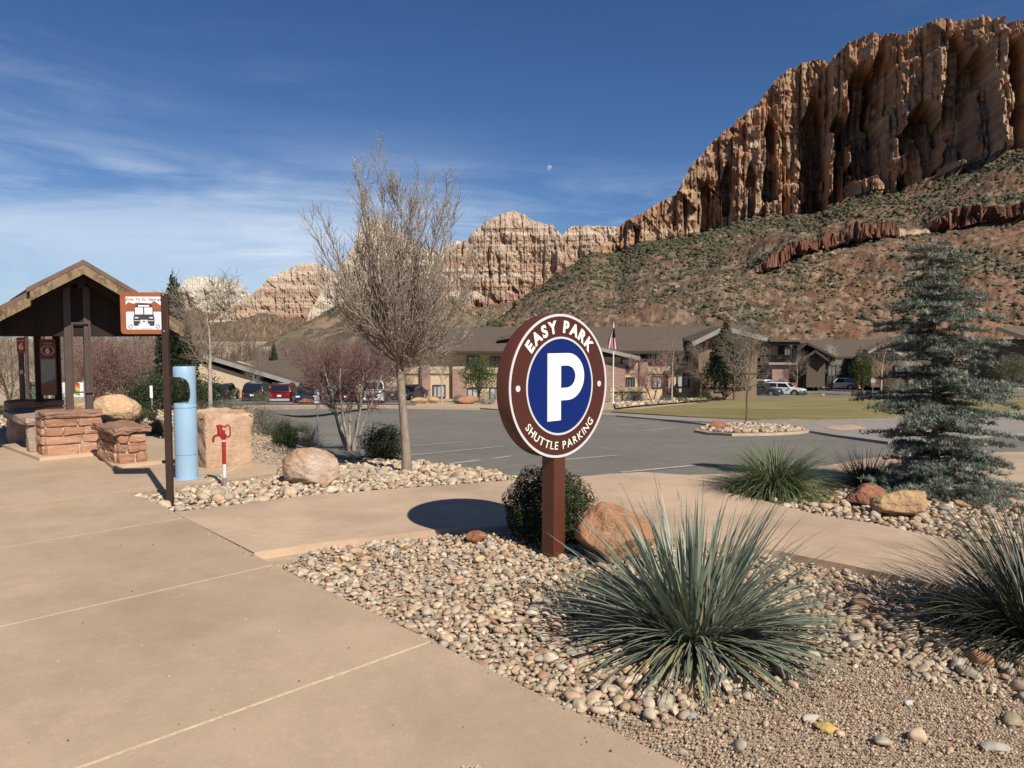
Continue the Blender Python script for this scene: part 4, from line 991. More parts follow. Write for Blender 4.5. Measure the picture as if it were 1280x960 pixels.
# ------------------------------------------------------------------ the shelter
M_TIMBER = mat('shade_dark_timber', (.026, .015, .011), (.017, .010, .0075), scale=4, rough=.7, bump=.3, bscale=30, stretch=(1, 1, .15), spec=.25)  # timber colour darkened to stand in for the black shade under the roof
M_STEELB = mat('brown_steel', (.085, .058, .048), (.07, .048, .04), scale=6, rough=.5, spec=.35)
M_FASCIA = mat('weathered_fascia', (.25, .175, .10), (.10, .068, .04), scale=7, rough=.85, bump=.5, bscale=40, c3=(.32, .24, .15), spec=.15, lo=.42, hi=.62, stretch=(1, 1, .6))
M_SHING = mat('brown_shingle', (.085, .058, .045), (.06, .042, .034), scale=10, rough=.9, bump=.5, bscale=60, c3=(.12, .085, .065))
M_TRIM = mat('brown_trim', (.16, .095, .065), (.12, .07, .05), scale=6, rough=.6)
def shelter():
    SA = R(37); S1, S2 = Vector((math.cos(SA), math.sin(SA), 0)), Vector((-math.sin(SA), math.cos(SA), 0))
    O = Vector((-6.05, 10.55, 0)); t = thing('bus_shelter', 'timber bus shelter with a gabled brown roof and black shaded underside', 'bus shelter', O, SA)
    ap, ev, hw, dp = at(105, 332, 10.55).z, 1.975, 1.31, 3.75; sl = (ap - ev) / hw; th = math.atan(sl)
    def slope(name, s, a, b, y0, y1, z0, z1, m):      # a slab on slope side s (+1 right) between run a..b, y0..y1, heights z0..z1 above the roof plane
        P_ = [(s * a, ap - sl * a), (s * b, ap - sl * b)]; V_ = []
        for y in (y0, y1):
            for (x, z) in P_:
                V_ += [(x, y, z + z0), (x, y, z + z1)]
        F_ = [(0, 1, 3, 2), (4, 6, 7, 5), (0, 2, 6, 4), (1, 5, 7, 3), (0, 4, 5, 1), (2, 3, 7, 6)]
        me = pymesh(name, V_, F_); o = link(name, me, m, t); return o
    for s in (-1, 1):
        slope('roof_slab', s, .58, hw, .0, dp, -.06, .0, M_SHING)
        slope('roof_slab', s, -.0, .66, -.10, dp, .002, .06, M_SHING)
        slope('drip_trim', s, .60, hw + .02, -.035, -.002, -.05, .012, M_TRIM)
        slope('drip_trim', s, -.0, .68, -.135, -.102, .012, .075, M_TRIM)
        slope('fascia_board', s, .62, hw, -.032, .008, -.19, -.053, M_FASCIA)
        slope('fascia_board', s, .0, .64, -.128, -.088, -.125, .009, M_FASCIA)
        slope('fascia_board', s, .62, hw, dp - .01, dp + .03, -.19, -.053, M_FASCIA)
        # shingle courses
        for k in range(9):
            b = .10 + k * .14
            if b > hw: break
            up = b < .62
            slope('shingle_course', s, max(0, b - .15), b, (-.09 if up else .01), dp - .01, (.062 if up else .002), (.074 if up else .014), M_SHING)
        for k in range(12):
            y = .12 + k * .315
            slope('rafter', s, .02, hw - .03, y, y + .05, -.20, -.062, M_TIMBER)
        slope('soffit_boards', s, .0, hw - .02, .02, dp - .02, -.075, -.061, M_TIMBER)
    box('ridge_beam', (0, dp / 2, ap - .22), (.09, dp - .2, .16), M_TIMBER, t)
    hb = at(60, 420, 11).z
    for y in (.62, 2.9): box('header_beam', (0, y, hb + .10), (2.3, .10, .20), M_TIMBER, t)
    for x in (-1.0, 1.0): box('side_beam', (x, 1.7, hb + .10), (.10, 2.9, .16), M_TIMBER, t)
    prism('gable_infill', [(-1.15, hb + .2), (1.15, hb + .2), (0.02, ap - .12), (-.02, ap - .12)], 3.38, 3.42, M_TIMBER, t, Matrix.Rotation(R(90), 4, 'X') @ Matrix.Scale(-1, 4, (0, 0, 1)))
    prism('gable_infill', [(-1.15, hb + .2), (1.15, hb + .2), (0.02, ap - .12), (-.02, ap - .12)], .56, .59, M_TIMBER, t, Matrix.Rotation(R(90), 4, 'X') @ Matrix.Scale(-1, 4, (0, 0, 1)))
    zt = ap - .25
    fr = []
    for px_ in (86, 110.5):
        d = ray(px_, 470); o2 = O + S2 * .60
        # where the column's sight line meets the front post row
        s_ = (d.x * o2.y - d.y * o2.x) / (d.y * S1.x - d.x * S1.y)
        fr.append(s_)
    for s_ in fr: box('post', (s_, .60, (topA + zt) / 2), (.095, .12, zt - topA), M_STEELB, t, bevel=.006)
    m_ = sum(fr) / 2; MS = -.20
    for s_ in (-.085, .085): box('post', (m_ + MS + s_ * 1.6, 2.72, (topA + zt) / 2), (.10, .12, zt - topA), M_TIMBER, t, bevel=.006)
    # steel frame for a hanging board between the front posts
    z0, z1 = at(100, 490, 11).z, at(100, 404, 11).z
    for dx in (fr[0] + .055, fr[1] + .02): box('board_frame', (dx, .51, (z0 + z1) / 2), (.022, .022, z1 - z0), M_STEELB, t)
    for z in (z0, z1): box('board_frame', ((fr[0] + fr[1]) / 2 + .04, .51, z), (fr[1] - fr[0], .02, .02), M_STEELB, t)
    # route map board between the back posts
    p = (Matrix.Translation(O) @ Matrix.Rotation(SA, 4, 'Z')) @ Vector((m_ + MS, 2.62, 0))
    Yb = p.y; top = at(58, 424, Yb).z; bot = at(58, 494, Yb).z; mid = at(58, 449, Yb).z
    mb = thing('route_map_board', 'dark red stop 6 board with a route map between the back shelter posts', 'sign', p, 0.30)
    Mb = Matrix.Rotation(R(90), 4, 'X')
    wd = .118
    prism('board', [(-wd, bot), (wd, bot), (wd, top), (-wd, top)], -.01, .01, mat('stop_board_red', (.16, .035, .028), rough=.5), mb, Mb)
    prism('map_panel', [(-wd + .012, bot + .01), (wd - .012, bot + .01), (wd - .012, mid), (-wd + .012, mid)], .0105, .014, mat('map_print', (.30, .30, .27), (.23, .24, .22), scale=30, rough=.4), mb, Mb)
    cz = (top + mid) / 2 - .02
    land = [(-wd + .013, bot + .011), (wd - .013, bot + .011), (wd - .013, bot + .17 + .11), (.03, bot + .24), (-.05, bot + .22), (-wd + .013, bot + .19)]
    prism('print', land, .0145, .0155, mat('map_land', (.22, .085, .05), rough=.45), mb, Mb)
    Mr = Mb @ Matrix.Translation((0, cz, 0))
    o = ring('print', .086, .094, .0105, .0125, M_SIGNW, mb, Mr @ Matrix.Diagonal((1.05, .85, 1, 1)), 40)
    flat_text('lettering', '6', .13, 0, 0, M_SIGNW, mb, Mr @ Matrix.Translation((0, 0, .0115)), offset=.003, extrude=.0008)
    flat_text('lettering', 'STOP', .038, 0, .115, M_SIGNW, mb, Mr @ Matrix.Translation((0, 0, .0115)), extrude=.0006, space=.35)
shelter()
def stop_post():
    g = G(29, 546); b = Vector((g.x, g.y, 0)); Y = g.y
    t = thing('stop_post', 'slim brown post with a small red number 6 plate beside the shelter', 'sign', b)
    zt = at(26, 424, Y).z
    box('post', (0, .03, zt / 2), (.075, .05, zt), M_STEELB, t, bevel=.005)
    M = Matrix.Translation(-b) @ frame(at(26.3, 431.5, Y - .01), R(12)); hh = 9.8 / F * Y
    prism('plate', rrect(-.068, .068, -hh, hh, .008, 3), -.004, .004, mat('stop_plate_red', (.40, .045, .03), rough=.45), t, M)
    flat_text('lettering', '6', .155, 0, -.018, M_SIGNW, t, M @ Matrix.Translation((0, 0, .0055)), offset=.006, extrude=.0006)
    flat_text('lettering', 'STOP', .034, 0, .08, M_SIGNW, t, M @ Matrix.Translation((0, 0, .0055)), offset=.001, extrude=.0006, space=.25)
    M2 = Matrix.Translation(-b) @ frame(at(26.8, 465, Y - .01), R(12))
    prism('sticker', [(-.028, -.034), (.028, -.034), (.028, .034), (-.028, .034)], -.002, .003, mat('cream_sticker', (.66, .50, .30), rough=.6), t, M2)
stop_post()

# ------------------------------------------------------------------ plinth, boulders
M_BOULD = mat('tan_boulder', (.40, .245, .145), (.30, .17, .095), scale=4.2, rough=.92, bump=1.0, bscale=11, c3=(.50, .34, .225), spec=.12, big=(.62, .52, .43), bigscale=2.6, bigamt=.8, bdist=.05)
M_BOULDO = mat('orange_boulder', (.40, .205, .105), (.32, .155, .08), scale=5, rough=.92, bump=1.0, bscale=12, c3=(.46, .27, .16), spec=.12, bdist=.05)
M_BOULDY = mat('yellow_boulder', (.50, .335, .175), (.42, .265, .135), scale=3, rough=.92, bump=1.0, bscale=11, c3=(.58, .43, .26), spec=.12, bdist=.05, big=(.36, .2, .12), bigscale=3, bigamt=.6)
M_BOULDR = mat('red_boulder', (.33, .145, .085), (.27, .11, .062), scale=4, rough=.92, bump=1.0, bscale=12, c3=(.40, .21, .13), spec=.12, bdist=.05)
M_PLINTH = mat('sandstone_block', (.47, .30, .19), (.40, .245, .152), scale=5, rough=.92, bump=.9, bscale=16, c3=(.55, .37, .25), spec=.12, big=(.60, .45, .34), bigscale=2, bigamt=.7, bdist=.03)
def boulder(name, label, c, dims, m, seed, rz=0.0, cuts=9, flat=.62, rough=.10, sub=4, sink=.08, cat='boulder', group=None, nf=1.5):
    V, T = rock_vt(5 if sub >= 4 else sub, seed, cuts + 6, rough * 1.2, flat, nf, .10)
    V = V / np.abs(V).max(0); me = npmesh(name, V * np.array(dims) / 2, T, None, True)
    o = link(name, me, m); o.location = (c[0], c[1], c[2] + dims[2] / 2 * (1 - sink * 2) + (.016 if cat == 'stone' else 0)); o.rotation_euler = (0, 0, rz)
    return tag(o, label, cat, group)
def plinth():
    g = G(258, 591); t = thing('stone_block', 'big squared sandstone block with a rough broken top beside the blue filling station', 'stone block', (g.x, g.y, WZ - .01), AE)
    bm = bmesh.new(); bmesh.ops.create_cube(bm, size=1.0); bmesh.ops.subdivide_edges(bm, edges=bm.edges[:], cuts=22, use_grid_fill=True)
    S_ = Vector((.64, .74, .70))
    for v in bm.verts:
        p = Vector((v.co.x * S_.x, v.co.y * S_.y, v.co.z * S_.z)); q = v.co
        topf = max(0, (q.z - .30) / .2); edge = sum(abs(abs(a) - .5) < .03 for a in q)
        n = mnoise.fractal(p * 6, 1.0, 2.0, 4); n2 = mnoise.fractal(p * 3 + Vector((7, 3, 1)), 1.0, 2.0, 4)
        amp = .006 + .05 * topf
        if abs(q.x + .5) < 1e-3: p.x -= n * .022
        if abs(q.y + .5) < 1e-3: p.y -= n * .007
        if q.z > .49: p.z += n2 * .07 + .02 - .05 * max(0, edge - 1)
        elif topf > 0: p += Vector((n, n2, 0)) * amp
        if abs(q.x - .5) < 1e-3 and q.z > .2: p.x += .04 * (q.z - .2) / .3
        if edge >= 2: p -= Vector((p.x, p.y, 0)).normalized() * .012
        v.co = p
    # scored line along the front edges
    bmesh.ops.transform(bm, matrix=Matrix.Translation((S_.x / 2, S_.y / 2, S_.z / 2)), verts=bm.verts[:])
    o = bmesh_obj('block', bm, M_PLINTH, t, True); shade_auto(o, 50)
plinth()
g = G(384, 611); boulder('boulder', 'tan boulder with a pale weathered face on the gravel beside the filling station', (g.x, g.y + .24, 0), (.70, .50, .50), M_BOULD, 3, .1, 8, .60, .12)
g = G(772, 716); boulder('boulder', 'flat orange boulder half hidden behind the yucca and the round sign post', (g.x + .03, g.y + .30, 0), (.66, .58, .50), M_BOULDO, 14, .3, 10, .62, .07)
g = G(1097, 641); boulder('boulder', 'dark red boulder leaning behind the yellow boulder under the blue conifer', (g.x + .02, g.y + .24, 0), (.56, .46, .27), M_BOULDR, 21, .4, 9, .6, .12)
g = G(1143, 655); boulder('boulder', 'yellow tan boulder at the edge of the footpath under the blue conifer', (g.x, g.y + .20, 0), (.60, .44, .32), M_BOULDY, 37, -.2, 10, .58, .10)
g = G(597, 684); boulder('stone', 'flat pinkish stone in the shadow of the round sign at the footpath edge', (g.x, g.y + .05, .03), (.21, .15, .10), M_BOULDR, 55, .2, 8, .6, .12, 3, .15, 'stone')
g = G(1036, 922); boulder('stone', 'bright yellow stone lying on the fine gravel', (g.x, g.y + .02, 0), (.115, .07, .05), mat('yellow_stone', (.60, .43, .14), (.52, .35, .10), scale=20, rough=.9, bump=.6, bscale=60), 71, -.5, 8, .6, .1, 3, .1, 'stone')
g = G(1016, 908); boulder('stone', 'pale grey stone touching the bright yellow one', (g.x, g.y + .02, 0), (.10, .055, .035), mat('pale_stone', (.50, .45, .37), (.43, .38, .30), scale=20, rough=.9), 73, .4, 7, .6, .1, 3, .1, 'stone')
M_STRIPE = bpy.data.materials.new('banded_stone'); M_STRIPE.use_nodes = True
def stripes():
    nt = M_STRIPE.node_tree; N, L = nt.nodes, nt.links; b = N['Principled BSDF']; b.inputs['Roughness'].default_value = .9
    w = N.new('ShaderNodeTexWave'); w.bands_direction = 'Z'; w.inputs['Scale'].default_value = 17; w.inputs['Distortion'].default_value = 2.5; w.inputs['Detail'].default_value = 2
    tc = N.new('ShaderNodeTexCoord'); L.new(tc.outputs['Object'], w.inputs[0]); r = N.new('ShaderNodeMix'); r.data_type = 'RGBA'
    L.new(w.outputs['Fac'], r.inputs['Factor']); r.inputs['A'].default_value = (.30, .13, .08, 1); r.inputs['B'].default_value = (.44, .29, .20, 1); L.new(r.outputs['Result'], b.inputs[0])
stripes()
g = G(1081, 770); boulder('stone', 'rounded red stone with dark bands between the two spiky plants', (g.x, g.y + .05, .02), (.135, .11, .105), M_STRIPE, 81, .3, 5, .75, .05, 3, .1, 'stone')
for px_, py_, d_, m_, lab, sd in [(1247, 946, (.12, .075, .042), 'grey_stone', 'smooth flat grey stone near the lower right corner', 91), (1270, 913, (.13, .08, .05), 'olive_stone', 'flat olive brown stone at the right edge of the fine gravel', 92), (1216, 852, (.17, .08, .05), 'drab_stone', 'long drab stone at the foot of the dark arching plant', 93),
                                 (1229, 837, (.12, .10, .08), 'rust_stone', 'rusty orange stone under the tips of the dark arching plant', 94), (833, 893, (.115, .09, .075), 'sand_stone', 'large sandy grey stone in front of the yucca', 95), (724, 895, (.10, .075, .065), 'buff_stone', 'rounded buff stone touching the sidewalk edge', 96), (868, 905, (.05, .045, .03), 'blue_stone', 'little blue grey stone beside the sandy stone', 97), (1138, 889, (.055, .045, .03), 'lilac_stone', 'small lilac white stone alone on the fine gravel', 98)]:
    cc = {'grey_stone': (.42, .38, .31), 'olive_stone': (.34, .28, .17), 'drab_stone': (.42, .36, .26), 'rust_stone': (.45, .22, .11), 'sand_stone': (.44, .37, .27), 'buff_stone': (.52, .43, .28), 'blue_stone': (.33, .34, .34), 'lilac_stone': (.55, .52, .50)}[m_]
    g = G(px_, py_); boulder('stone', lab, (g.x, g.y + .02, .0), d_, mat(m_, cc, tuple(x * .82 for x in cc), scale=18, rough=.88, bump=.4, bscale=50), sd, sd, 6, .66, .08, 3, .1, 'stone')
# small round cover let into the sidewalk
def cover():
    g = G(588, 985); t = thing('access_cover', 'small round metal access cover set in chipped concrete at the bottom edge', 'cover', (g.x, g.y - .06, WZ + .001))
    o = disc('lid', .085, .0, .008, M_GALV, t, Matrix(), 36)
    for k in range(7):
        M = Matrix.Rotation(k * .9, 4, 'Z') @ Matrix.Translation((.045, 0, .008)); prism('rib', rrect(-.02, .02, -.007, .007, .003, 2), 0, .005, M_POSTB, t, M)
    rg = np.random.default_rng(3); n = 150; a = rg.uniform(0, 6.28, n); r = rg.uniform(.088, .118, n)
    s = rg.uniform(.004, .011, n)
    me = merge(POOL0, mats(rots(n, rg), np.stack([s, s, s * .7], 1), np.stack([r * np.cos(a), r * np.sin(a), np.full(n, .004)], 1)), rg.integers(0, 8, n), np.tile(A(.52, .40, .28), (n, 1)) * rg.uniform(.7, 1.1, (n, 1)), 'chips', False)
    o = link('chipped_rim', me, M_STONE, t)
cover()
# ================================================================== PLANTS
def tubes(br, name='branches', sides=(8, 6, 4, 3, 3)):
    """br: list of (pts (k,3), radii (k), level) -> one mesh"""
    Vs, Ts, off = [], [], 0
    for pts, rad, lv in br:
        pts = np.asarray(pts, float); k = len(pts); n = sides[min(lv, len(sides) - 1)]
        d = np.gradient(pts, axis=0); d /= np.linalg.norm(d, axis=1)[:, None] + 1e-9
        u = np.cross(d, np.where(np.abs(d[:, 2:3]) > .9, np.array([[1., 0, 0]]), np.array([[0, 0, 1.]]))); u /= np.linalg.norm(u, axis=1)[:, None] + 1e-9
        w = np.cross(d, u); a = np.arange(n) * 2 * math.pi / n
        ring_ = pts[:, None] + np.asarray(rad)[:, None, None] * (np.cos(a)[None, :, None] * u[:, None] + np.sin(a)[None, :, None] * w[:, None])
        Vs.append(ring_.reshape(-1, 3))
        i = np.arange(k - 1)[:, None] * n + np.arange(n)[None]; j = np.arange(k - 1)[:, None] * n + (np.arange(n)[None] + 1) % n
        Ts.append(np.stack([i, j, j + n, i + n], -1).reshape(-1, 4) + off); off += k * n
    return npmesh(name, np.vstack(Vs), np.vstack(Ts), None, True)
def grow(out, rng, p, d, L_, r, lv, P_):
    k = P_['seg'][lv]; pts = [p.copy()]; q = p.copy(); d = d / np.linalg.norm(d)
    for i in range(k):
        d = d + rng.normal(0, P_['wig'][lv], 3) + np.array([0, 0, P_['up'][lv]]); d /= np.linalg.norm(d)
        q = q + d * L_ / k; pts.append(q.copy())
    rad = r * (1 - (1 - P_['tip'][lv]) * np.linspace(0, 1, k + 1)); out.append((np.array(pts), rad, lv))
    if lv + 1 >= len(P_['seg']): return
    n = P_['n'][lv]; n = max(1, int(n * (.6 + .6 * min(1.4, L_ / P_['ref'][lv])) * rng.uniform(.85, 1.15)))
    for j in range(n):
        t = P_['t0'][lv] + (1 - P_['t0'][lv]) * (j + rng.random()) / n; f = t * k; i = min(int(f), k - 1)
        b = pts[i] + (pts[i + 1] - pts[i]) * (f - i); ax = pts[i + 1] - pts[i]; ax = ax / np.linalg.norm(ax)
        az = (j * 2.4 + rng.uniform(-.7, .7)); ref = np.array([0, 0, 1.]) if abs(ax[2]) < .9 else np.array([1., 0, 0])
        u = np.cross(ax, ref); u /= np.linalg.norm(u); w = np.cross(ax, u); an = R(P_['ang'][lv] * rng.uniform(.75, 1.25))
        nd = ax * math.cos(an) + (u * math.cos(az) + w * math.sin(az)) * math.sin(an)
        ll = P_['len'][lv] * (1 - P_['shr'][lv] * t) * rng.uniform(.65, 1.2); rr = max(P_['rmin'][lv], np.interp(t, [0, 1], [rad[0], rad[-1]]) * P_['rr'][lv])
        grow(out, rng, b, nd, ll, rr, lv + 1, P_)
def leafmesh(fold=.25):
    V = np.array([(-.5, 0, fold * .5), (0, -1, 0), (.5, 0, fold * .5), (0, 1, 0)]); return V, np.array([(0, 1, 3), (1, 2, 3)])
def buds(br, lvmin, per, size, rng, name='buds', tipbias=0.3):
    P_ = []
    for pts, rad, lv in br:
        if lv < lvmin: continue
        for _ in range(per):
            f = (rng.random() ** (1 - tipbias)) * (len(pts) - 1); i = min(int(f), len(pts) - 2); P_.append(pts[i] + (pts[i + 1] - pts[i]) * (f - i))
    P_ = np.array(P_); n = len(P_); s = size * rng.uniform(.6, 1.3, n); V, T = leafmesh()
    return merge([(V, T)], mats(rots(n, rng), np.stack([s * .6, s, s], 1), P_ + rng.normal(0, size * .3, (n, 3))), np.zeros(n, int), None, name, False)
M_BARK = mat('grey_brown_bark', (.30, .235, .175), (.20, .15, .11), scale=14, rough=.95, bump=.9, bscale=60, stretch=(1, 1, .25), spec=.1, c3=(.38, .31, .24), bdist=.01)
M_TWIG = mat('tan_twig', (.31, .25, .19), (.21, .165, .125), scale=3, rough=.9, spec=.15)
M_TWIGD = mat('dark_twig', (.155, .11, .085), (.11, .08, .065), scale=4, rough=.9, spec=.1)
M_TWIGP = mat('purple_twig', (.20, .118, .098), (.14, .085, .074), scale=4, rough=.9, spec=.1)
M_BUD = mat('silvery_bud', (.60, .53, .45), (.46, .36, .28), scale=30, rough=.8)
M_BUDR = mat('pinkish_bud', (.34, .20, .165), (.24, .13, .11), scale=20, rough=.8)
M_PALEBARK = mat('pale_bark', (.42, .36, .29), (.30, .25, .20), scale=10, rough=.95, spec=.1)

def main_tree():
    rng = np.random.default_rng(12); g = G(509, 594); b = Vector((g.x, g.y, tzf(g.x, g.y) + .0)); Y = g.y
    t = thing('bare_tree', 'tall bare budding tree with a slender grey trunk standing in the gravel', 'tree', b)
    fork = at(499, 455, Y) - b
    tr = [np.array([0, 0, -.05]), np.array([-.01, 0, .3]), np.array([fork.x * .45, .02, fork.z * .5]), np.array([fork.x * .85, .02, fork.z * .85]), np.array([fork.x, .02, fork.z])]
    link('trunk', tubes([(np.array(tr), [.078, .062, .055, .052, .056], 0)], 'trunk', (14,)), M_BARK, t)
    topz = at(490, 176, Y).z - b.z; out = []
    P_ = dict(seg=[9, 8, 6, 4], wig=[.05, .06, .09, .10], up=[.10, .15, .13, .10], tip=[.18, .20, .4, .6], n=[9, 16, 6], ref=[2.6, 1.7, .6], t0=[.10, .10, .15], ang=[34, 30, 30],
              len=[.95, .50, .24], shr=[.72, .62, .35], rmin=[.010, .0048, .0034], rr=[.55, .5, .6])
    grow(out, rng, np.array(tr[-1]) - np.array([0, 0, .02]), np.array([.0, 0, 1.]), (topz - fork.z) * .74, .042, 0, P_)
    for k in range(42):                                   # ascending limbs making an open vase
        a = k * 2.399 + rng.uniform(-.3, .3); q = (k + rng.random()) / 42; el = R(-6 + 78 * q); L_ = (topz - fork.z) * (.40 + .46 * q ** .9) * rng.uniform(.84, 1.10)
        lead = rng.uniform(-.10, .34)
        grow(out, rng, np.array(tr[-1]) + np.array([0, 0, lead]), np.array([math.cos(a) * math.cos(el), math.sin(a) * math.cos(el), math.sin(el)]), L_, rng.uniform(.015, .024), 1, P_)
    limbs = [x for x in out if x[2] <= 1]; tw = [x for x in out if x[2] > 1]
    for x in limbs: link('branch', tubes([x], 'branch', (8, 6)), M_TWIG, t)
    cr = link('crown', tubes(tw, 'twigs'), M_TWIG, t)
    link('buds', buds(out, 2, 4, .0115, rng), M_BUD, cr)
    print('main tree', len(out), len(limbs))
main_tree()

def plum():
    rng = np.random.default_rng(23); g = G(438, 566); b = Vector((g.x, g.y, tzf(g.x, g.y))); t = thing('ornamental_plum', 'multi stemmed bare shrub tree with a reddish brown haze of twigs', 'tree', b)
    out = []; P_ = dict(seg=[7, 6, 5, 4], wig=[.06, .09, .11, .12], up=[.03, .04, .05, .04], tip=[.35, .35, .45, .6], n=[8, 7, 4], ref=[1.5, .8, .4], t0=[.44, .15, .15], ang=[40, 44, 42],
              len=[.86, .46, .23], shr=[.35, .3, .3], rmin=[.008, .0045, .0035], rr=[.55, .55, .6])
    for k in range(9):
        a = k * 2.399 + rng.uniform(-.4, .4); el = R(rng.uniform(50, 82)); r0 = np.array([math.cos(a) * .05, math.sin(a) * .05, -.02])
        grow(out, rng, r0, np.array([math.cos(a) * math.cos(el), math.sin(a) * math.cos(el), math.sin(el)]), rng.uniform(1.55, 2.0), rng.uniform(.024, .036), 0, P_)
    for x in out:
        if x[2] == 0: link('stem', tubes([x], 'stem', (8,)), M_PALEBARK, t)
    cr = link('crown', tubes([x for x in out if x[2] > 0], 'twigs'), M_TWIGP, t)
    link('buds', buds(out, 2, 4, .0095, rng), M_BUDR, cr); print('plum', len(out))
plum()

# ------------------------------------------------------------------ leafy shrubs
def leaf_mat(name, c, spec=.25, rough=.6, transl=.25): return mat(name, c, tuple(x * .6 for x in c), scale=7, rough=rough, attr=True, spec=spec, transl=transl)
M_LEAF = leaf_mat('green_leaf', (.8, .8, .8))
def lump_pts(n, rad, rng, seed, shell=.55, lump=.32, f=2.2, bottom=.0):
    d = rng.normal(size=(n, 3)); d /= np.linalg.norm(d, axis=1)[:, None]
    r = (1 - shell * rng.random(n) ** 1.6) * (1 + lump * 2 * (fbm(d[:, 0] * f + seed, d[:, 1] * f, d[:, 2] * f, 3, seed) - .5))
    p = d * r[:, None]; p[:, 2] = np.where(p[:, 2] < -.75, -.75, p[:, 2])
    return p * np.array(rad), d
def shrub(name, label, cat, base, rad, n, leaf, cols, seed, group=None, shell=.55, lump=.32, stem=True, asp=.45, m=None, f=2.2, up=.3):
    rng = np.random.default_rng(seed); t = thing(name, label, cat, base, 0, group); b = np.array([0, 0, rad[2] * .72])
    p, d = lump_pts(n, rad, rng, seed, shell, lump, f)
    V, T = leafmesh(); s = leaf * rng.uniform(.65, 1.35, n)
    # leaves lie roughly facing out and up
    z = d + rng.normal(0, .55, (n, 3)) + np.array([0, 0, up]); z /= np.linalg.norm(z, axis=1)[:, None]
    u = np.cross(z, rng.normal(size=(n, 3))); u /= np.linalg.norm(u, axis=1)[:, None]; w = np.cross(z, u)
    rot = np.stack([u, w, z], -1)
    c0, c1 = np.array(cols[0]), np.array(cols[1]); c = c0 + (c1 - c0) * (rng.random(n) ** 1.3)[:, None]
    o = link('foliage', merge([(V, T)], mats(rot, np.stack([s * asp, s, s], 1), p + b), np.zeros(n, int), c, 'foliage', False), m or M_LEAF, t)
    if stem:
        out = []
        for k in range(6):
            a = rng.uniform(0, 6.28); e = rng.uniform(.2, .75); q = np.array([math.cos(a) * rad[0] * e, math.sin(a) * rad[1] * e, rad[2] * rng.uniform(.6, 1.3)])
            out.append((np.array([[0, 0, -.02], q * .45, q]), [rad[0] * .035, rad[0] * .025, rad[0] * .01], 1))
        link('stem', tubes(out, 'stems'), M_TWIGD, t)
    return t
def gz(px_, py_, dy=0.0):
    g = G(px_, py_); return Vector((g.x, g.y + dy, tzf(g.x, g.y + dy)))
GR1 = [(.020, .034, .012), (.075, .105, .035)]; GR2 = [(.035, .06, .018), (.10, .14, .045)]; GREY = [(.12, .125, .095), (.22, .22, .17)]
b = gz(694, 694, .42); shrub('evergreen_shrub', 'dense dark green shrub wrapped round the foot of the round sign post', 'shrub', b + Vector((-.03, 0, 0)), (.40, .36, .37), 15000, .021, GR1, 3, lump=.26, shell=.5)
b = gz(476, 577, .25); shrub('evergreen_shrub', 'dark green upright shrub right beside the bare tree trunk', 'shrub', b, (.36, .30, .34), 9000, .021, GR1, 7, lump=.45, f=3.0)
b = gz(352, 558, .2); shrub('evergreen_shrub', 'dark green shrub beside the pale tufted grass behind the boulder', 'shrub', b, (.26, .25, .24), 5000, .02, GR2, 9, lump=.4)

# ------------------------------------------------------------------ spiky and grassy plants
def blade(c, w=.5, k=7, fold=.35):
    """a leaf of length 1 starting along +z and bending to +x by total angle c (rad); channelled section"""
    t = np.linspace(0, 1, k); th = c * t ** 1.3; ds = np.diff(t, prepend=0); x = np.cumsum(np.sin(th) * ds); z = np.cumsum(np.cos(th) * ds)
    wd = w * np.where(t < .12, .55 + t * 3.75, 1) * (1 - t ** 2.2); V = []
    for i in range(k):
        nx_, nz_ = math.cos(th[i]), -math.sin(th[i])
        V += [(x[i] + nx_ * fold * wd[i] * -.5, -wd[i], z[i] - nz_ * fold * wd[i] * .5), (x[i], 0, z[i]), (x[i] + nx_ * fold * wd[i] * -.5, wd[i], z[i] - nz_ * fold * wd[i] * .5)]
    T = []
    for i in range(k - 1):
        for j in (0, 1): a = i * 3 + j; T += [(a, a + 1, a + 4), (a, a + 4, a + 3)]
    return np.array(V), np.array(T)
def euler_zy(az, tilt, twist):
    c, s = np.cos, np.sin; n = len(az); o = np.zeros(n); l = np.ones(n)
    Z = np.stack([np.stack([c(az), -s(az), o], -1), np.stack([s(az), c(az), o], -1), np.stack([o, o, l], -1)], 1)
    Yr = np.stack([np.stack([c(tilt), o, s(tilt)], -1), np.stack([o, l, o], -1), np.stack([-s(tilt), o, c(tilt)], -1)], 1)
    Tw = np.stack([np.stack([c(twist), -s(twist), o], -1), np.stack([s(twist), c(twist), o], -1), np.stack([o, o, l], -1)], 1)
    return Z @ Yr @ Tw
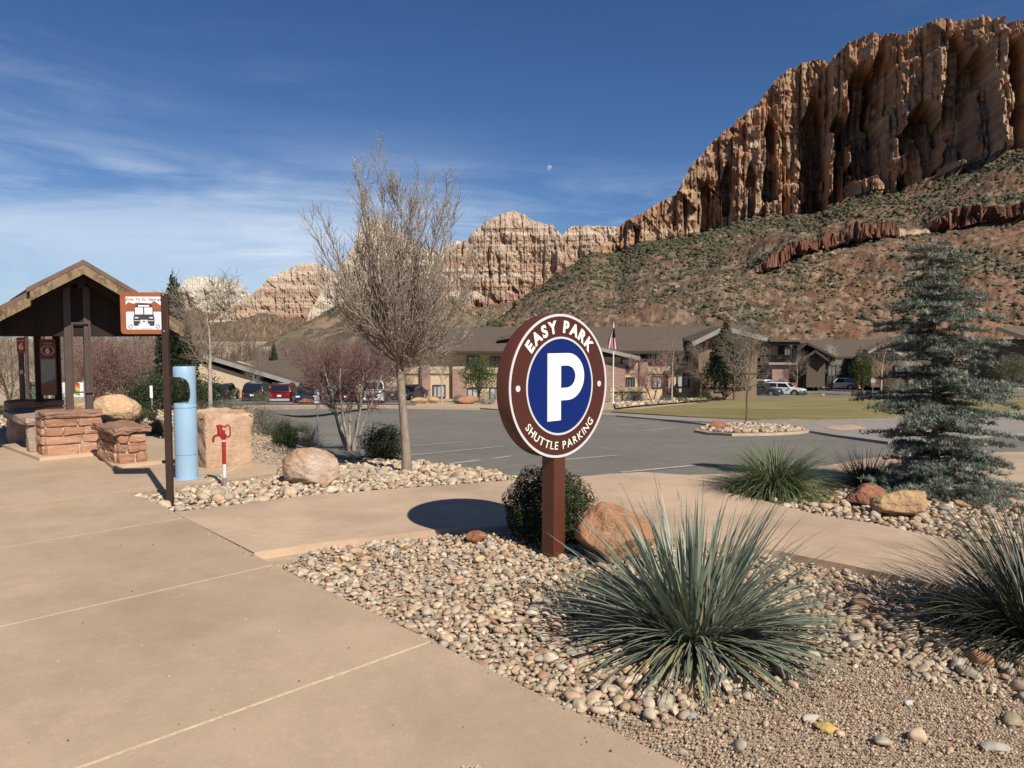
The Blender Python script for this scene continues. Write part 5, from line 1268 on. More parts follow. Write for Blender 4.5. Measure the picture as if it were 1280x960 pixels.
def spiky(name, label, cat, base, n, L0, width, tilt, bend, cols, seed, parts=0, m=None, group=None, crown_r=.06, tiltpow=1.0, k=7, fold=.35, rough=.5, lowlen=1.0, extra=None):
    rng = np.random.default_rng(seed); t = thing(name, label, cat, base, 0, group); nb = 9
    pool = [blade(q, width, k, fold) for q in np.linspace(bend[0], bend[1], nb)]
    az = rng.uniform(0, 2 * math.pi, n); q = rng.random(n) ** tiltpow; tl = R(tilt[0]) + R(tilt[1] - tilt[0]) * q; tw = rng.normal(0, .5, n)
    Ls = L0 * rng.uniform(.72, 1.08, n) * (1 - (1 - lowlen) * q); wh = np.clip((q * .6 + rng.random(n) * .4) * nb, 0, nb - 1).astype(int)
    rr = crown_r * np.sqrt(rng.random(n)); pos = np.stack([np.cos(az) * rr, np.sin(az) * rr, rng.uniform(-.01, .04, n)], 1)
    rot = euler_zy(az, tl, tw * .25); c0, c1, c2 = [np.array(x) for x in cols]; f = rng.random(n)[:, None]
    c = c0 + (c1 - c0) * f; dead = (rng.random(n) < .05 + .40 * (q > .84)); c = np.where(dead[:, None], c2 * rng.uniform(.7, 1.1, (n, 1)), c)
    vis = np.argsort(-(Ls * (1.2 - .4 * np.sin(az))))   # longer leaves on the near side show largest
    big = vis[:parts]; rest = vis[parts:]
    if parts:
        meshes = {}
        cc = [c0 + (c1 - c0) * x for x in (.1, .35, .6, .9)] + [c2]
        for i in big:
            ci = 4 if dead[i] else min(3, int(f[i, 0] * 4)); key = (wh[i], ci)
            if key not in meshes:
                V, T = pool[wh[i]]; meshes[key] = npmesh('leaf', V, T, np.tile(cc[ci], (len(V), 1)), True); meshes[key].materials.append(m)
            o = bpy.data.objects.new('leaf', meshes[key]); C.objects.link(o); o.parent = t
            M = np.eye(4); M[:3, :3] = rot[i] * Ls[i]; M[:3, 3] = pos[i]; o.matrix_local = Matrix(M.tolist())
    if len(rest):
        o = link('leaf_mass' if parts else 'foliage', merge(pool, mats(rot[rest], np.stack([Ls[rest]] * 3, 1), pos[rest]), wh[rest], c[rest], 'blades', True), m, t)
        if parts: o['kind'] = 'stuff'
    return t
M_YUC = mat('yucca_leaf', (1, 1, 1), (.86, .86, .84), scale=3, rough=.42, attr=True, spec=.4, transl=.12)
M_BLADE = mat('grass_blade', (1, 1, 1), rough=.5, attr=True, spec=.35, transl=.2)
YC = [(.135, .165, .115), (.31, .34, .255), (.38, .33, .17)]
b = gz(872, 812, .10); spiky('yucca', 'big blue green spiky yucca clump on the gravel in front of the boulder', 'yucca', b + Vector((0, 0, .02)), 900, .92, .0118, (2, 88), (.02, .75), YC, 31, 300, M_YUC, crown_r=.17, tiltpow=.64, lowlen=.92, k=8)
DK = [(.026, .034, .020), (.075, .088, .056), (.20, .17, .10)]
b = gz(1308, 806, .05); spiky('arching_yucca', 'dark arching narrow leaved yucca cut off by the right edge of the view', 'yucca', b, 1500, .97, .0056, (8, 88), (.35, 1.5), DK, 32, 260, M_YUC, crown_r=.16, tiltpow=.7, k=9)
GG = [(.075, .105, .042), (.165, .20, .085), (.27, .24, .12)]
b = gz(978, 624, .22); spiky('bear_grass', 'rounded green bear grass tuft at the tip of the planting bed', 'grass tuft', b, 1900, .84, .0062, (6, 86), (.8, 2.3), GG, 33, 160, M_BLADE, crown_r=.16, tiltpow=.8, k=8)
b = gz(1098, 619, .3); spiky('bear_grass', 'dark spiky grass tuft between the green tuft and the blue conifer', 'grass tuft', b, 650, .56, .0062, (4, 84), (.1, .7), DK, 34, 80, M_BLADE, crown_r=.14, tiltpow=.75, k=7)
PT = [(.12, .15, .08), (.24, .25, .15), (.45, .38, .24)]
b = gz(384, 560, .1); spiky('tufted_grass', 'pale green tufted grass with dry tips next to the thin marker post', 'grass tuft', b, 300, .52, .007, (3, 62), (.1, .9), PT, 35, 0, M_BLADE, crown_r=.09)
b = gz(156, 543, .3); spiky('tufted_grass', 'bright green low tuft behind the sandstone bench', 'grass tuft', b, 260, .42, .010, (8, 75), (.4, 1.2), [(.10, .14, .05), (.20, .25, .10), (.3, .27, .14)], 36, 0, M_BLADE, crown_r=.14)
b = gz(58, 524, .2); spiky('yucca', 'grey green yucca glimpsed between the shelter posts', 'yucca', b, 160, .95, .016, (4, 78), (.0, .3), [(.14, .18, .11), (.27, .31, .22), (.34, .29, .14)], 37, 0, M_YUC, crown_r=.1)

# ------------------------------------------------------------------ blue conifer
M_NEEDLE = mat('blue_needles', (1, 1, 1), (.72, .74, .72), scale=5, rough=.6, attr=True, spec=.25, transl=.12)
def needle_tuft(n, seed, ln=1.0, wd=.075):
    rng = np.random.default_rng(seed); V, T = [], []
    for i in range(n):
        a = rng.uniform(0, 6.28); e = rng.uniform(-.25, 1.2); d = np.array([math.cos(a) * math.cos(e), math.sin(a) * math.cos(e), math.sin(e)]); s = np.array([-math.sin(a), math.cos(a), 0]) * wd
        k = len(V); V += [-s, s, d * ln * rng.uniform(.7, 1.1)]; T.append((k, k + 1, k + 2))
    return np.array(V), np.array(T)
def conifer(name, label, base, hgt, levels, reach, cols, seed, tuft=.05, m=None, droop=.05, dens=1.0, lean=0.0, gap=.0, taper=1.0, trunk_r=None, tn=10, group=None, step=None, irr=.35, part=False):
    rng = np.random.default_rng(seed); t = thing(name, label, 'tree', base, 0, group); tr = trunk_r or hgt * .017
    pts = np.array([[lean * (z / hgt) ** 2, 0, z] for z in np.linspace(-.05, hgt, 10)]); link('trunk', tubes([(pts, tr * (1 - .93 * np.linspace(0, 1, 10)), 0)], 'trunk', (10,)), M_TWIGD, t)
    br, P_, Cw, sz = [], [], [], []
    for z in levels:
        zl = z
        n = int(rng.integers(5, 9))
        for j in range(n):
            z = min(hgt * .985, max(.06, zl + rng.normal(0, hgt * .022))); f = z / hgt
            a = j * 2 * math.pi / n + rng.uniform(-.45, .45); L_ = reach(f, a) * rng.uniform(1 - irr, 1 + irr * .6)
            if L_ < .03: continue
            k = 6; d0 = np.array([math.cos(a), math.sin(a), 0]); s = np.linspace(0, 1, k)
            rise = rng.uniform(.0, .42); pz = z + L_ * (rise * s - (droop + rise * .6) * s ** 2 + .07 * s ** 3)
            cv = rng.normal(0, .12); ax = pts[-1, 0] * 0 + lean * f ** 2
            q = np.stack([ax + np.cos(a + cv * s) * L_ * s, np.sin(a + cv * s) * L_ * s, pz], 1); br.append((q, tr * .28 * (1 - .8 * s) * min(1, L_), 2))
            nt = max(4, int(L_ / (step or tuft * .42) * dens))
            for i in range(nt):
                u = .16 + .84 * (i + rng.random()) / nt; x = u * (k - 1); ii = min(int(x), k - 2); b0 = q[ii] + (q[ii + 1] - q[ii]) * (x - ii)
                side = rng.choice([-1, 1]); sl = L_ * .34 * (1 - u * .72) * rng.uniform(.3, 1.1) + tuft
                sd = d0 * .62 + np.array([-d0[1], d0[0], 0]) * side * .8; sd /= np.linalg.norm(sd)
                br.append((np.array([b0, b0 + sd * sl + np.array([0, 0, -.08 * sl])]), np.array([tr * .07, tr * .03]), 4))
                nn = max(2, int(sl / (tuft * .62)))
                for w in range(nn):
                    g_ = (w + rng.random()) / nn; P_.append(b0 + sd * sl * g_ + np.array([0, 0, -.08 * sl * g_]) + rng.normal(0, tuft * .18, 3)); sz.append(tuft * rng.uniform(.7, 1.25)); Cw.append(rng.random())
    P_ = np.array(P_); n = len(P_); sz = np.array(sz); Cw = np.array(Cw)[:, None]; pool = [needle_tuft(tn, 50 + k) for k in range(6)]
    c = np.array(cols[0]) + (np.array(cols[1]) - np.array(cols[0])) * Cw ** 1.1
    link('branches', tubes(br, 'branches', (6, 5, 4, 3, 3)), M_TWIGD, t)
    o = link('crown', merge(pool, mats(rots(n, rng, False, .45), np.stack([sz] * 3, 1), P_), rng.integers(0, 6, n), c, 'needles', False), m or M_NEEDLE, t)
    print(label, 'tufts', n); return t
g = gz(1204, 634, .55)
def reach(f, a):
    r = .87 * (1 - f) ** .50 * (.86 + .2 * math.sin(f * 19 + 1.3)) * (1 + .14 * math.cos(a)) + .06
    return r
hh = at(1172, 298, g.y).z - g.z
conifer('blue_conifer', 'layered blue green conifer with drooping tiers beside the footpath on the right', g, hh, list(np.linspace(.10, hh * .975, 38)), reach, [(.10, .125, .095), (.37, .41, .335)], 61, .056, lean=-.12, dens=1.05, droop=.18, tn=8, irr=.5)
# ================================================================== FAR SIDE: buildings, cars, trees, signs
M_STUC = mat('tan_stucco', (.54, .425, .285), (.48, .375, .25), scale=1.5, rough=.95, spec=.1, bump=.2, bscale=20)
M_STUCD = mat('dark_siding', (.105, .085, .066), (.085, .068, .053), scale=2, rough=.95, spec=.1, stretch=(3, 3, .3))
M_ROOF = mat('brown_roof_shingle', (.125, .096, .071), (.10, .077, .057), scale=2.5, rough=.95, spec=.1, bump=.5, bscale=14, c3=(.15, .13, .10), stretch=(.4, 1, 1))
M_DTRIM = mat('dark_brown_trim', (.038, .027, .021), rough=.7)
M_GTRIM = mat('grey_brown_fascia', (.30, .275, .24), (.24, .22, .19), scale=3, rough=.8)
M_GLASS = mat('window_glass', (.16, .19, .20), (.09, .11, .12), scale=.8, rough=.12, spec=.8)
M_CURT = mat('pale_curtain_glass', (.42, .45, .45), (.28, .31, .32), scale=.9, rough=.25, spec=.6)
def brick_mat():
    m = bpy.data.materials.new('red_brick'); m.use_nodes = True; nt = m.node_tree; N, L = nt.nodes, nt.links; b = N['Principled BSDF']; b.inputs['Roughness'].default_value = .95
    g = N.new('ShaderNodeTexCoord'); mp = N.new('ShaderNodeMapping'); mp.inputs['Rotation'].default_value = (R(90), 0, 0); L.new(g.outputs['Object'], mp.inputs[0])
    k = N.new('ShaderNodeTexBrick'); k.inputs['Scale'].default_value = 1.0; k.inputs['Brick Width'].default_value = .5; k.inputs['Row Height'].default_value = .2; k.inputs['Mortar Size'].default_value = .018
    k.inputs['Color1'].default_value = (.36, .155, .095, 1); k.inputs['Color2'].default_value = (.25, .10, .065, 1); k.inputs['Mortar'].default_value = (.36, .28, .22, 1); L.new(mp.outputs[0], k.inputs[0])
    n = N.new('ShaderNodeTexNoise'); n.inputs['Scale'].default_value = 1.7; L.new(g.outputs['Object'], n.inputs[0]); x = N.new('ShaderNodeMix'); x.data_type = 'RGBA'; x.blend_type = 'MULTIPLY'; x.inputs['Factor'].default_value = .6
    L.new(k.outputs['Color'], x.inputs['A']); L.new(n.outputs['Color'], x.inputs['B']); r = N.new('ShaderNodeBrightContrast'); r.inputs[1].default_value = .07; L.new(x.outputs['Result'], r.inputs[0]); L.new(r.outputs[0], b.inputs[0]); return m
M_BRICK = brick_mat()
def wx(px_, Y): return (px_ - 640) / F * Y * 1.0015
def wz(py_, Y): return at(640, py_, Y).z
class Facade:
    """parts of a building placed by their real x / z on a wall plane at depth Y (metres in front of the plane = d)"""
    def __init__(s, t, Y): s.t, s.Y, s.o = t, Y, t.location
    def slab(s, name, x0, x1, y0, y1, d0, d1, m, parent=None):   # px x-range, py range (top, bottom), depth from d0 to d1 toward the viewer
        Y = s.Y; X0, X1, Z1, Z0 = wx(x0, Y), wx(x1, Y), wz(y0, Y), wz(y1, Y)
        o = box(name, ((X0 + X1) / 2 - s.o.x, Y - (d0 + d1) / 2 - s.o.y, (Z0 + Z1) / 2 - s.o.z), (X1 - X0, d1 - d0, Z1 - Z0), m, s.t)
        if parent is not None: o.parent = parent
        return o
    def window(s, x0, x1, y0, y1, d=.0, m=None, bars=1):
        Y = s.Y; X0, X1, Z1, Z0 = [a - b for a, b in zip((wx(x0, Y), wx(x1, Y), wz(y0, Y), wz(y1, Y)), (s.o.x, s.o.x, s.o.z, s.o.z))]; yy = Y - d - s.o.y
        bm = bmesh.new(); w = .09
        for c, sz in (((X0 + w / 2, yy - .05, (Z0 + Z1) / 2), (w, .16, Z1 - Z0)), ((X1 - w / 2, yy - .05, (Z0 + Z1) / 2), (w, .16, Z1 - Z0)), (((X0 + X1) / 2, yy - .05, Z1 - w / 2), (X1 - X0 - 2 * w, .16, w)), (((X0 + X1) / 2, yy - .05, Z0 + w / 2), (X1 - X0 - 2 * w, .16, w))): add_box(bm, c, sz)
        for k in range(bars):
            xx = X0 + (X1 - X0) * (k + 1) / (bars + 1); add_box(bm, (xx, yy - .04, (Z0 + Z1) / 2), (.07, .12, Z1 - Z0 - 2 * w))
        fr = bmesh_obj('window', bm, M_DTRIM, s.t)
        for k in range(bars + 1):
            a, b = X0 + w + (X1 - X0 - 2 * w) * k / (bars + 1), X0 + w + (X1 - X0 - 2 * w) * (k + 1) / (bars + 1)
            box('pane', ((a + b) / 2, yy - .025, (Z0 + Z1) / 2), (b - a - .07, .03, Z1 - Z0 - 2 * w), m or M_GLASS, fr)
        return fr
    def roof(s, name, pts, thick, m):   # pts: list of (px, py, Y) corners of a flat roof plane
        P_ = [at(a, b, Y) - s.o for a, b, Y in pts]; n = len(P_); nr = (P_[1] - P_[0]).cross(P_[2] - P_[0]).normalized()
        if nr.z < 0: nr = -nr
        V = P_ + [p - nr * thick for p in P_]; Fc = [tuple(range(n)), tuple(range(2 * n - 1, n - 1, -1))] + [(i, n + i, n + (i + 1) % n, (i + 1) % n) for i in range(n)]
        me = pymesh(name, V, Fc); bm = bmesh.new(); bm.from_mesh(me); bmesh.ops.recalc_face_normals(bm, faces=bm.faces[:]); bm.to_mesh(me); bm.free(); return link(name, me, m, s.t)
    def bar(s, name, a, b, w, h, m):    # a timber from corner a to b (px, py, Y)
        p, q = at(*a) - s.o, at(*b) - s.o; d = q - p; bm = bmesh.new(); add_box(bm, (0, 0, 0), (d.length, w, h))
        X_ = d.normalized(); Yv = Vector((0, 0, 1)).cross(X_).normalized(); Zv = X_.cross(Yv); M = Matrix((X_, Yv, Zv)).transposed().to_4x4(); M.translation = (p + q) / 2
        bmesh.ops.transform(bm, matrix=M, verts=bm.verts[:]); return bmesh_obj(name, bm, m, s.t)
# ---- two storey lodge behind the sign
def lodge():
    Y = 76.; c = B(735, Y); t = thing('lodge_building', 'two storey tan and brick lodge with a long brown shingled roof behind the round sign', 'building', (c.x, Y + 5, c.z)); f = Facade(t, Y)
    f.slab('wall', 500, 930, 437.5, 503, -11, 0, M_STUC)
    f.roof('roof', [(486, 438.5, Y - 1.3), (912, 438.0, Y - 1.3), (938, 407.5, Y + 9), (490, 409.5, Y + 9)], .28, M_ROOF)
    f.roof('roof', [(490, 409.4, Y + 9.02), (938, 407.4, Y + 9.02), (925, 436, Y + 19), (500, 436, Y + 19)], .28, M_ROOF)
    f.slab('eave_board', 486, 912, 438.2, 442.0, 1.0, 1.28, M_DTRIM)
    f.slab('soffit', 488, 910, 441.2, 442.4, .0, 1.0, M_DTRIM)
    f.slab('floor_band', 500, 905, 467.0, 468.6, .0, .06, M_STUCD)
    for a, b, y0, y1 in ((526, 538, 456, 502), (566, 583.5, 462, 502), (798.5, 808.5, 448, 500), (834, 841, 466, 500), (869, 879.5, 437, 500)): f.slab('brick_pier', a, b, y0, y1, .0, .45, M_BRICK)
    for a, b in ((797, 803), (804.5, 808), (866, 870)): f.slab('timber_post', a, b, 437, 449, .1, .5, M_DTRIM)
    for a, b, y0, y1 in ((563.5, 566, 455, 500), (830, 833.8, 463, 500)): f.slab('downpipe', a, b, y0, y1, .05, .3, M_DTRIM)
    for x0, x1, y0, y1, m, br in ((541, 557, 481, 497, M_CURT, 2), (584, 599, 445, 458, M_CURT, 1), (583.5, 598, 485, 499, M_CURT, 1), (812, 826, 439.5, 453.5, M_CURT, 1), (846, 861, 468.5, 484, M_CURT, 1), (815, 828, 470, 485, M_CURT, 1), (846, 859, 442, 454, M_GLASS, 1), (612, 626, 446, 458, M_GLASS, 1), (612, 626, 484, 499, M_CURT, 1), (505, 519, 446, 458, M_GLASS, 1), (505, 519, 484, 499, M_GLASS, 1)):
        f.window(x0, x1, y0, y1, 0, m, br)
    for x0, x1, y in ((811, 827, 456.2), (583, 600, 460.4), (845, 860, 456.5)): f.slab('window_apron', x0, x1, y - 2.4, y, .0, .12, M_DTRIM)
    # entrance porch with its own gable, partly behind the sign
    g = Facade(t, Y - 7)
    g.slab('porch_wall', 712, 797, 446, 504, -6.5, 0, M_STUC); g.slab('porch_brick', 722, 781, 455, 504, .0, .4, M_BRICK)
    g.roof('porch_roof', [(742, 432.5, Y - 8.2), (800, 446.8, Y - 8.2), (800, 444.5, Y + 1), (742, 431.5, Y + 1)], .25, M_ROOF)
    g.roof('porch_roof', [(742, 432.5, Y - 8.2), (684, 447, Y - 8.2), (684, 444.5, Y + 1), (742, 431.5, Y + 1)], .25, M_ROOF)
    g.bar('barge_board', (742, 434.2, Y - 8.3), (800, 448.4, Y - 8.3), .12, .32, M_GTRIM); g.bar('barge_board', (742, 434.2, Y - 8.3), (684, 448.4, Y - 8.3), .12, .32, M_GTRIM)
    prism('gable_wall', [(wx(712, Y - 7) - t.location.x, wz(446.2, Y - 7) - t.location.z), (wx(797, Y - 7) - t.location.x, wz(446.2, Y - 7) - t.location.z), (wx(742, Y - 7) - t.location.x, wz(434.5, Y - 7) - t.location.z)], -.2, .05, M_DTRIM, t, Matrix.Translation((0, Y - 7 - t.location.y, 0)) @ Matrix.Rotation(R(90), 4, 'X'))
    g.window(776, 792, 448.2, 457.5, .0, M_CURT, 1); g.window(782, 793.5, 471.5, 486, .0, M_GLASS, 2); g.slab('window_apron', 776, 792, 458, 461.5, .0, .1, M_DTRIM)
    # cross gable at the right end
    h = Facade(t, Y - 2)
    lc = t.location
    prism('bay_wall', [(wx(a, Y - 2) - lc.x, wz(b, Y - 2) - lc.z) for a, b in ((873, 501), (946, 501), (946, 422), (905, 411.5), (873, 428))], -6, 0, mat('brown_bay_siding', (.24, .165, .105), (.19, .13, .08), scale=2, rough=.95, stretch=(3, 3, .3)), t, Matrix.Translation((0, Y - 2 - lc.y, 0)) @ Matrix.Rotation(R(90), 4, 'X'))
    h.roof('bay_roof', [(905, 409, Y - 3.6), (867, 428, Y - 3.6), (852, 422.5, Y + 4), (893, 407.6, Y + 8)], .3, M_ROOF)
    h.roof('bay_roof', [(905, 409, Y - 3.6), (958, 422.5, Y - 3.6), (966, 420.5, Y + 6), (908, 407.8, Y + 8)], .3, M_ROOF)
    h.bar('barge_board', (905, 410.6, Y - 3.7), (866, 430, Y - 3.7), .14, .42, M_GTRIM); h.bar('barge_board', (905, 410.6, Y - 3.7), (959, 424.2, Y - 3.7), .14, .42, M_GTRIM)
    h.slab('floor_band', 874, 954, 466, 467.6, .0, .08, M_DTRIM); h.window(893, 906, 446, 459, 0, M_CURT, 1); h.window(916, 929, 446, 459, 0, M_CURT, 1); h.window(893, 906, 474, 490, 0, M_CURT, 1)
    # little dormer on the left roof slope
    k = Facade(t, Y + 2); k.slab('dormer', 627, 648, 421.5, 433, -1.5, 0, M_DTRIM); k.roof('dormer_roof', [(622, 424, Y + 1.2), (650, 418.5, Y + 1.2), (650, 416.5, Y + 5), (624, 421, Y + 5)], .15, M_ROOF)
lodge()
# ---- long low entrance wall
def entry_wall():
    Y = 66.; c = B(786, Y); t = thing('garden_wall', 'low cream stucco entrance wall with a stepped coping left of the flagpole planting', 'wall', (c.x, Y, c.z)); f = Facade(t, Y)
    f.slab('wall_body', 763, 808, 489.5, 504.5, -.3, .0, M_STUC); f.slab('coping', 762, 809.5, 484.2, 489.3, -.4, .12, mat('cream_coping', (.58, .45, .29), rough=.9), None)
    for k in range(6): f.slab('corbel', 769 + k * 6.4, 771.4 + k * 6.4, 489.6, 491.4, .004, .09, M_STUCD)
    for k in range(2): f.slab('joint_board', 778 + k * 14, 779 + k * 14, 490, 503, .004, .03, M_STUCD)
entry_wall()
# ---- right hand wings
def wing():
    Y = 104.; c = B(1040, Y); t = thing('lodge_wing', 'dark gabled lodge wing with a timber balcony beyond the lawn', 'building', (c.x, Y, c.z)); f = Facade(t, Y)
    f.slab('wall', 940, 1190, 444, 486, -12, 0, M_STUCD)  # dark wall colour carries deep-eave shade as well as dark paint
    f.roof('roof', [(1040, 445.2, Y - 1.5), (1215, 445.2, Y - 1.5), (1215, 422.5, Y + 9), (1046, 424.5, Y + 9)], .3, M_ROOF)
    f.roof('roof', [(940, 446, Y - 1.5), (1040, 446, Y - 1.5), (1046, 424.6, Y + 9), (940, 424.6, Y + 9)], .3, M_ROOF)
    # gables: apex, left foot, right foot, depth in front
    for ax, ay, lx, ly, rx, ry, d, m in ((1008.5, 427.5, 986, 444.5, 1047, 446.5, 4.5, M_STUCD), (1019, 437.5, 1004, 447.5, 1036, 449.5, 6.0, M_STUCD), (1101, 430.5, 1085, 439.8, 1128, 441.8, 5.5, mat('board_siding', (.20, .135, .085), (.12, .08, .052), scale=9, rough=.9, stretch=(4, 4, .1))), (1128, 419.5, 1103.5, 431, 1168, 434.5, 3.0, M_STUCD)):
        y = Y - d; loc = t.location
        pr = [(wx(lx + 2, y) - loc.x, wz(ly - .5, y) - loc.z), (wx(rx - 2, y) - loc.x, wz(ry - .5, y) - loc.z), (wx(ax, y) - loc.x, wz(ay + 1, y) - loc.z)]
        bt_ = 484.; low = [(wx(lx + 4, y) - loc.x, wz(bt_, y) - loc.z), (wx(rx - 5, y) - loc.x, wz(bt_, y) - loc.z), (wx(rx - 5, y) - loc.x, wz(ry - 2, y) - loc.z), (wx(ax, y) - loc.x, wz(ay + 1.2, y) - loc.z), (wx(lx + 4, y) - loc.x, wz(ly - 2, y) - loc.z)]
        prism('gable_wall', low, -3.0, 0, m, t, Matrix.Translation((0, y - loc.y, 0)) @ Matrix.Rotation(R(90), 4, 'X') @ Matrix.Scale(1, 4))
        f.roof('gable_roof', [(ax, ay, y - 1.2), (lx, ly, y - 1.2), (lx, ly - 1.2, y + 6), (ax, ay - .6, y + 9)], .28, M_ROOF)
        f.roof('gable_roof', [(ax, ay, y - 1.2), (rx, ry, y - 1.2), (rx, ry - 1.2, y + 6), (ax, ay - .6, y + 9)], .28, M_ROOF)
        tm = M_GTRIM if m is not M_STUCD else M_DTRIM
        f.bar('barge_board', (ax, ay + 1.4, y - 1.3), (lx, ly + 1.4, y - 1.3), .12, .30, tm); f.bar('barge_board', (ax, ay + 1.4, y - 1.3), (rx, ry + 1.4, y - 1.3), .12, .30, tm)
        if m is M_STUCD:
            mx0 = lx + (ax - lx) * .35; mx1 = rx - (rx - ax) * .35; my = ly - (ly - ay) * .30
            f.bar('truss_timber', (mx0, my, y - .3), (mx1, my, y - .3), .2, .28, M_DTRIM); f.bar('truss_timber', (ax, ay + 3, y - .3), (ax, my, y - .3), .2, .25, M_DTRIM)
            for sx in (mx0, mx1): f.bar('truss_timber', (ax, my, y - .32), ((ax + sx) / 2, (ay + my) / 2 + 1.0, y - .32), .2, .22, M_DTRIM)
    for x in (1018, 1062, 1096, 1112): f.window(x - 5, x + 5, 455, 468, 5.6 if x in (1018, 1096, 1112) else .2, M_GLASS, 1)
    f.slab('brick_column', 1045.5, 1049.8, 446, 482, 5.6, 6.4, mat('sunlit_brick', (.40, .21, .13), (.33, .16, .10), scale=3, rough=.95))  # lighter brick colour stands in for sunlight on this column
    f.slab('brick_base', 1120, 1128, 463, 482, 3.2, 3.6, M_BRICK)
    # balcony block
    Y2 = 97.; g = Facade(t, Y2)
    g.slab('balcony_roof', 955, 1003, 424.8, 427.0, -7, 2.0, M_ROOF); g.slab('balcony_fascia', 956, 993, 427.2, 431.2, -6, 1.6, M_DTRIM)
    g.slab('balcony_back', 958, 990, 431, 446, -4, -1.2, M_DTRIM); g.slab('tan_panel', 964, 975, 432.5, 444, -1.2, -1.0, M_STUC); g.window(976, 984, 432.5, 444, 1.0, M_GLASS, 1)  # tan stucco panel set on the dark balcony back
    g.slab('balcony_floor', 956, 992, 452.8, 455.4, -3, 1.4, M_GTRIM)
    for k in range(16): g.slab('baluster', 957 + k * 2.0, 958.0 + k * 2.0, 444.5, 452.6, 1.2, 1.28, M_TIMBER)
    g.slab('hand_rail', 956, 990, 443.4, 444.4, 1.1, 1.38, M_TIMBER)
    g.slab('brick_base', 962.5, 984, 456, 480, -3, .8, M_BRICK)
    for x in (986.2, 989.4): g.slab('post', x, x + 1.7, 431.4, 480, .9, 1.3, M_TIMBER)
    h = Facade(t, 110.); h.roof('roof', [(1246, 409.5, 108), (1300, 428, 108), (1420, 424, 118), (1330, 405, 118)], .3, M_ROOF); h.slab('wall', 1251, 1420, 424, 482, -8, 0, M_STUCD)
    h.bar('barge_board', (1246, 410.5, 107.8), (1300, 429, 107.8), .14, .5, M_DTRIM)
wing()
# ---- low house on the left
def house():
    Y = 78.; c = B(320, Y); t = thing('low_house', 'low tan house with a long sloping brown roof behind the left parked cars', 'building', (c.x, Y, c.z)); f = Facade(t, Y)
    loc = t.location; top = [(wx(200, Y), wz(456, Y)), (wx(262, Y), wz(455, Y)), (wx(358, Y), wz(486, Y)), (wx(358, Y), wz(504, Y)), (wx(200, Y), wz(504, Y))]
    prism('wall', [(x - loc.x, z - loc.z) for x, z in top], -9, 0, M_STUC, t, Matrix.Rotation(R(90), 4, 'X'))
    f.roof('roof', [(255, 443.5, Y - .6), (387, 483.5, Y - .6), (386, 476.2, Y + 10), (258, 441.3, Y + 10)], .3, M_ROOF); f.roof('roof', [(255, 443.5, Y - .6), (170, 466, Y - .6), (180, 462, Y + 10), (258, 443, Y + 10)], .3, M_ROOF)
    f.bar('barge_board', (255, 445.4, Y - .75), (387, 485.2, Y - .75), .14, .42, M_GTRIM)
    f.slab('brick_pier', 343.5, 359, 478, 504, .1, .7, M_BRICK); f.slab('brick_base', 283, 343, 497, 504, .05, .25, M_BRICK)
    g = Facade(t, Y + 5); g.roof('rear_roof', [(300, 476, Y + 4), (440, 476.5, Y + 4), (425, 446.5, Y + 13), (330, 446, Y + 13)], .3, M_ROOF); g.slab('rear_wall', 362, 432, 476, 504, -5, 0, mat('dull_brick_wall', (.17, .10, .07), (.13, .08, .055), scale=4, rough=.95)); g.window(398, 410, 484, 497, 0, M_GLASS, 1)
house()

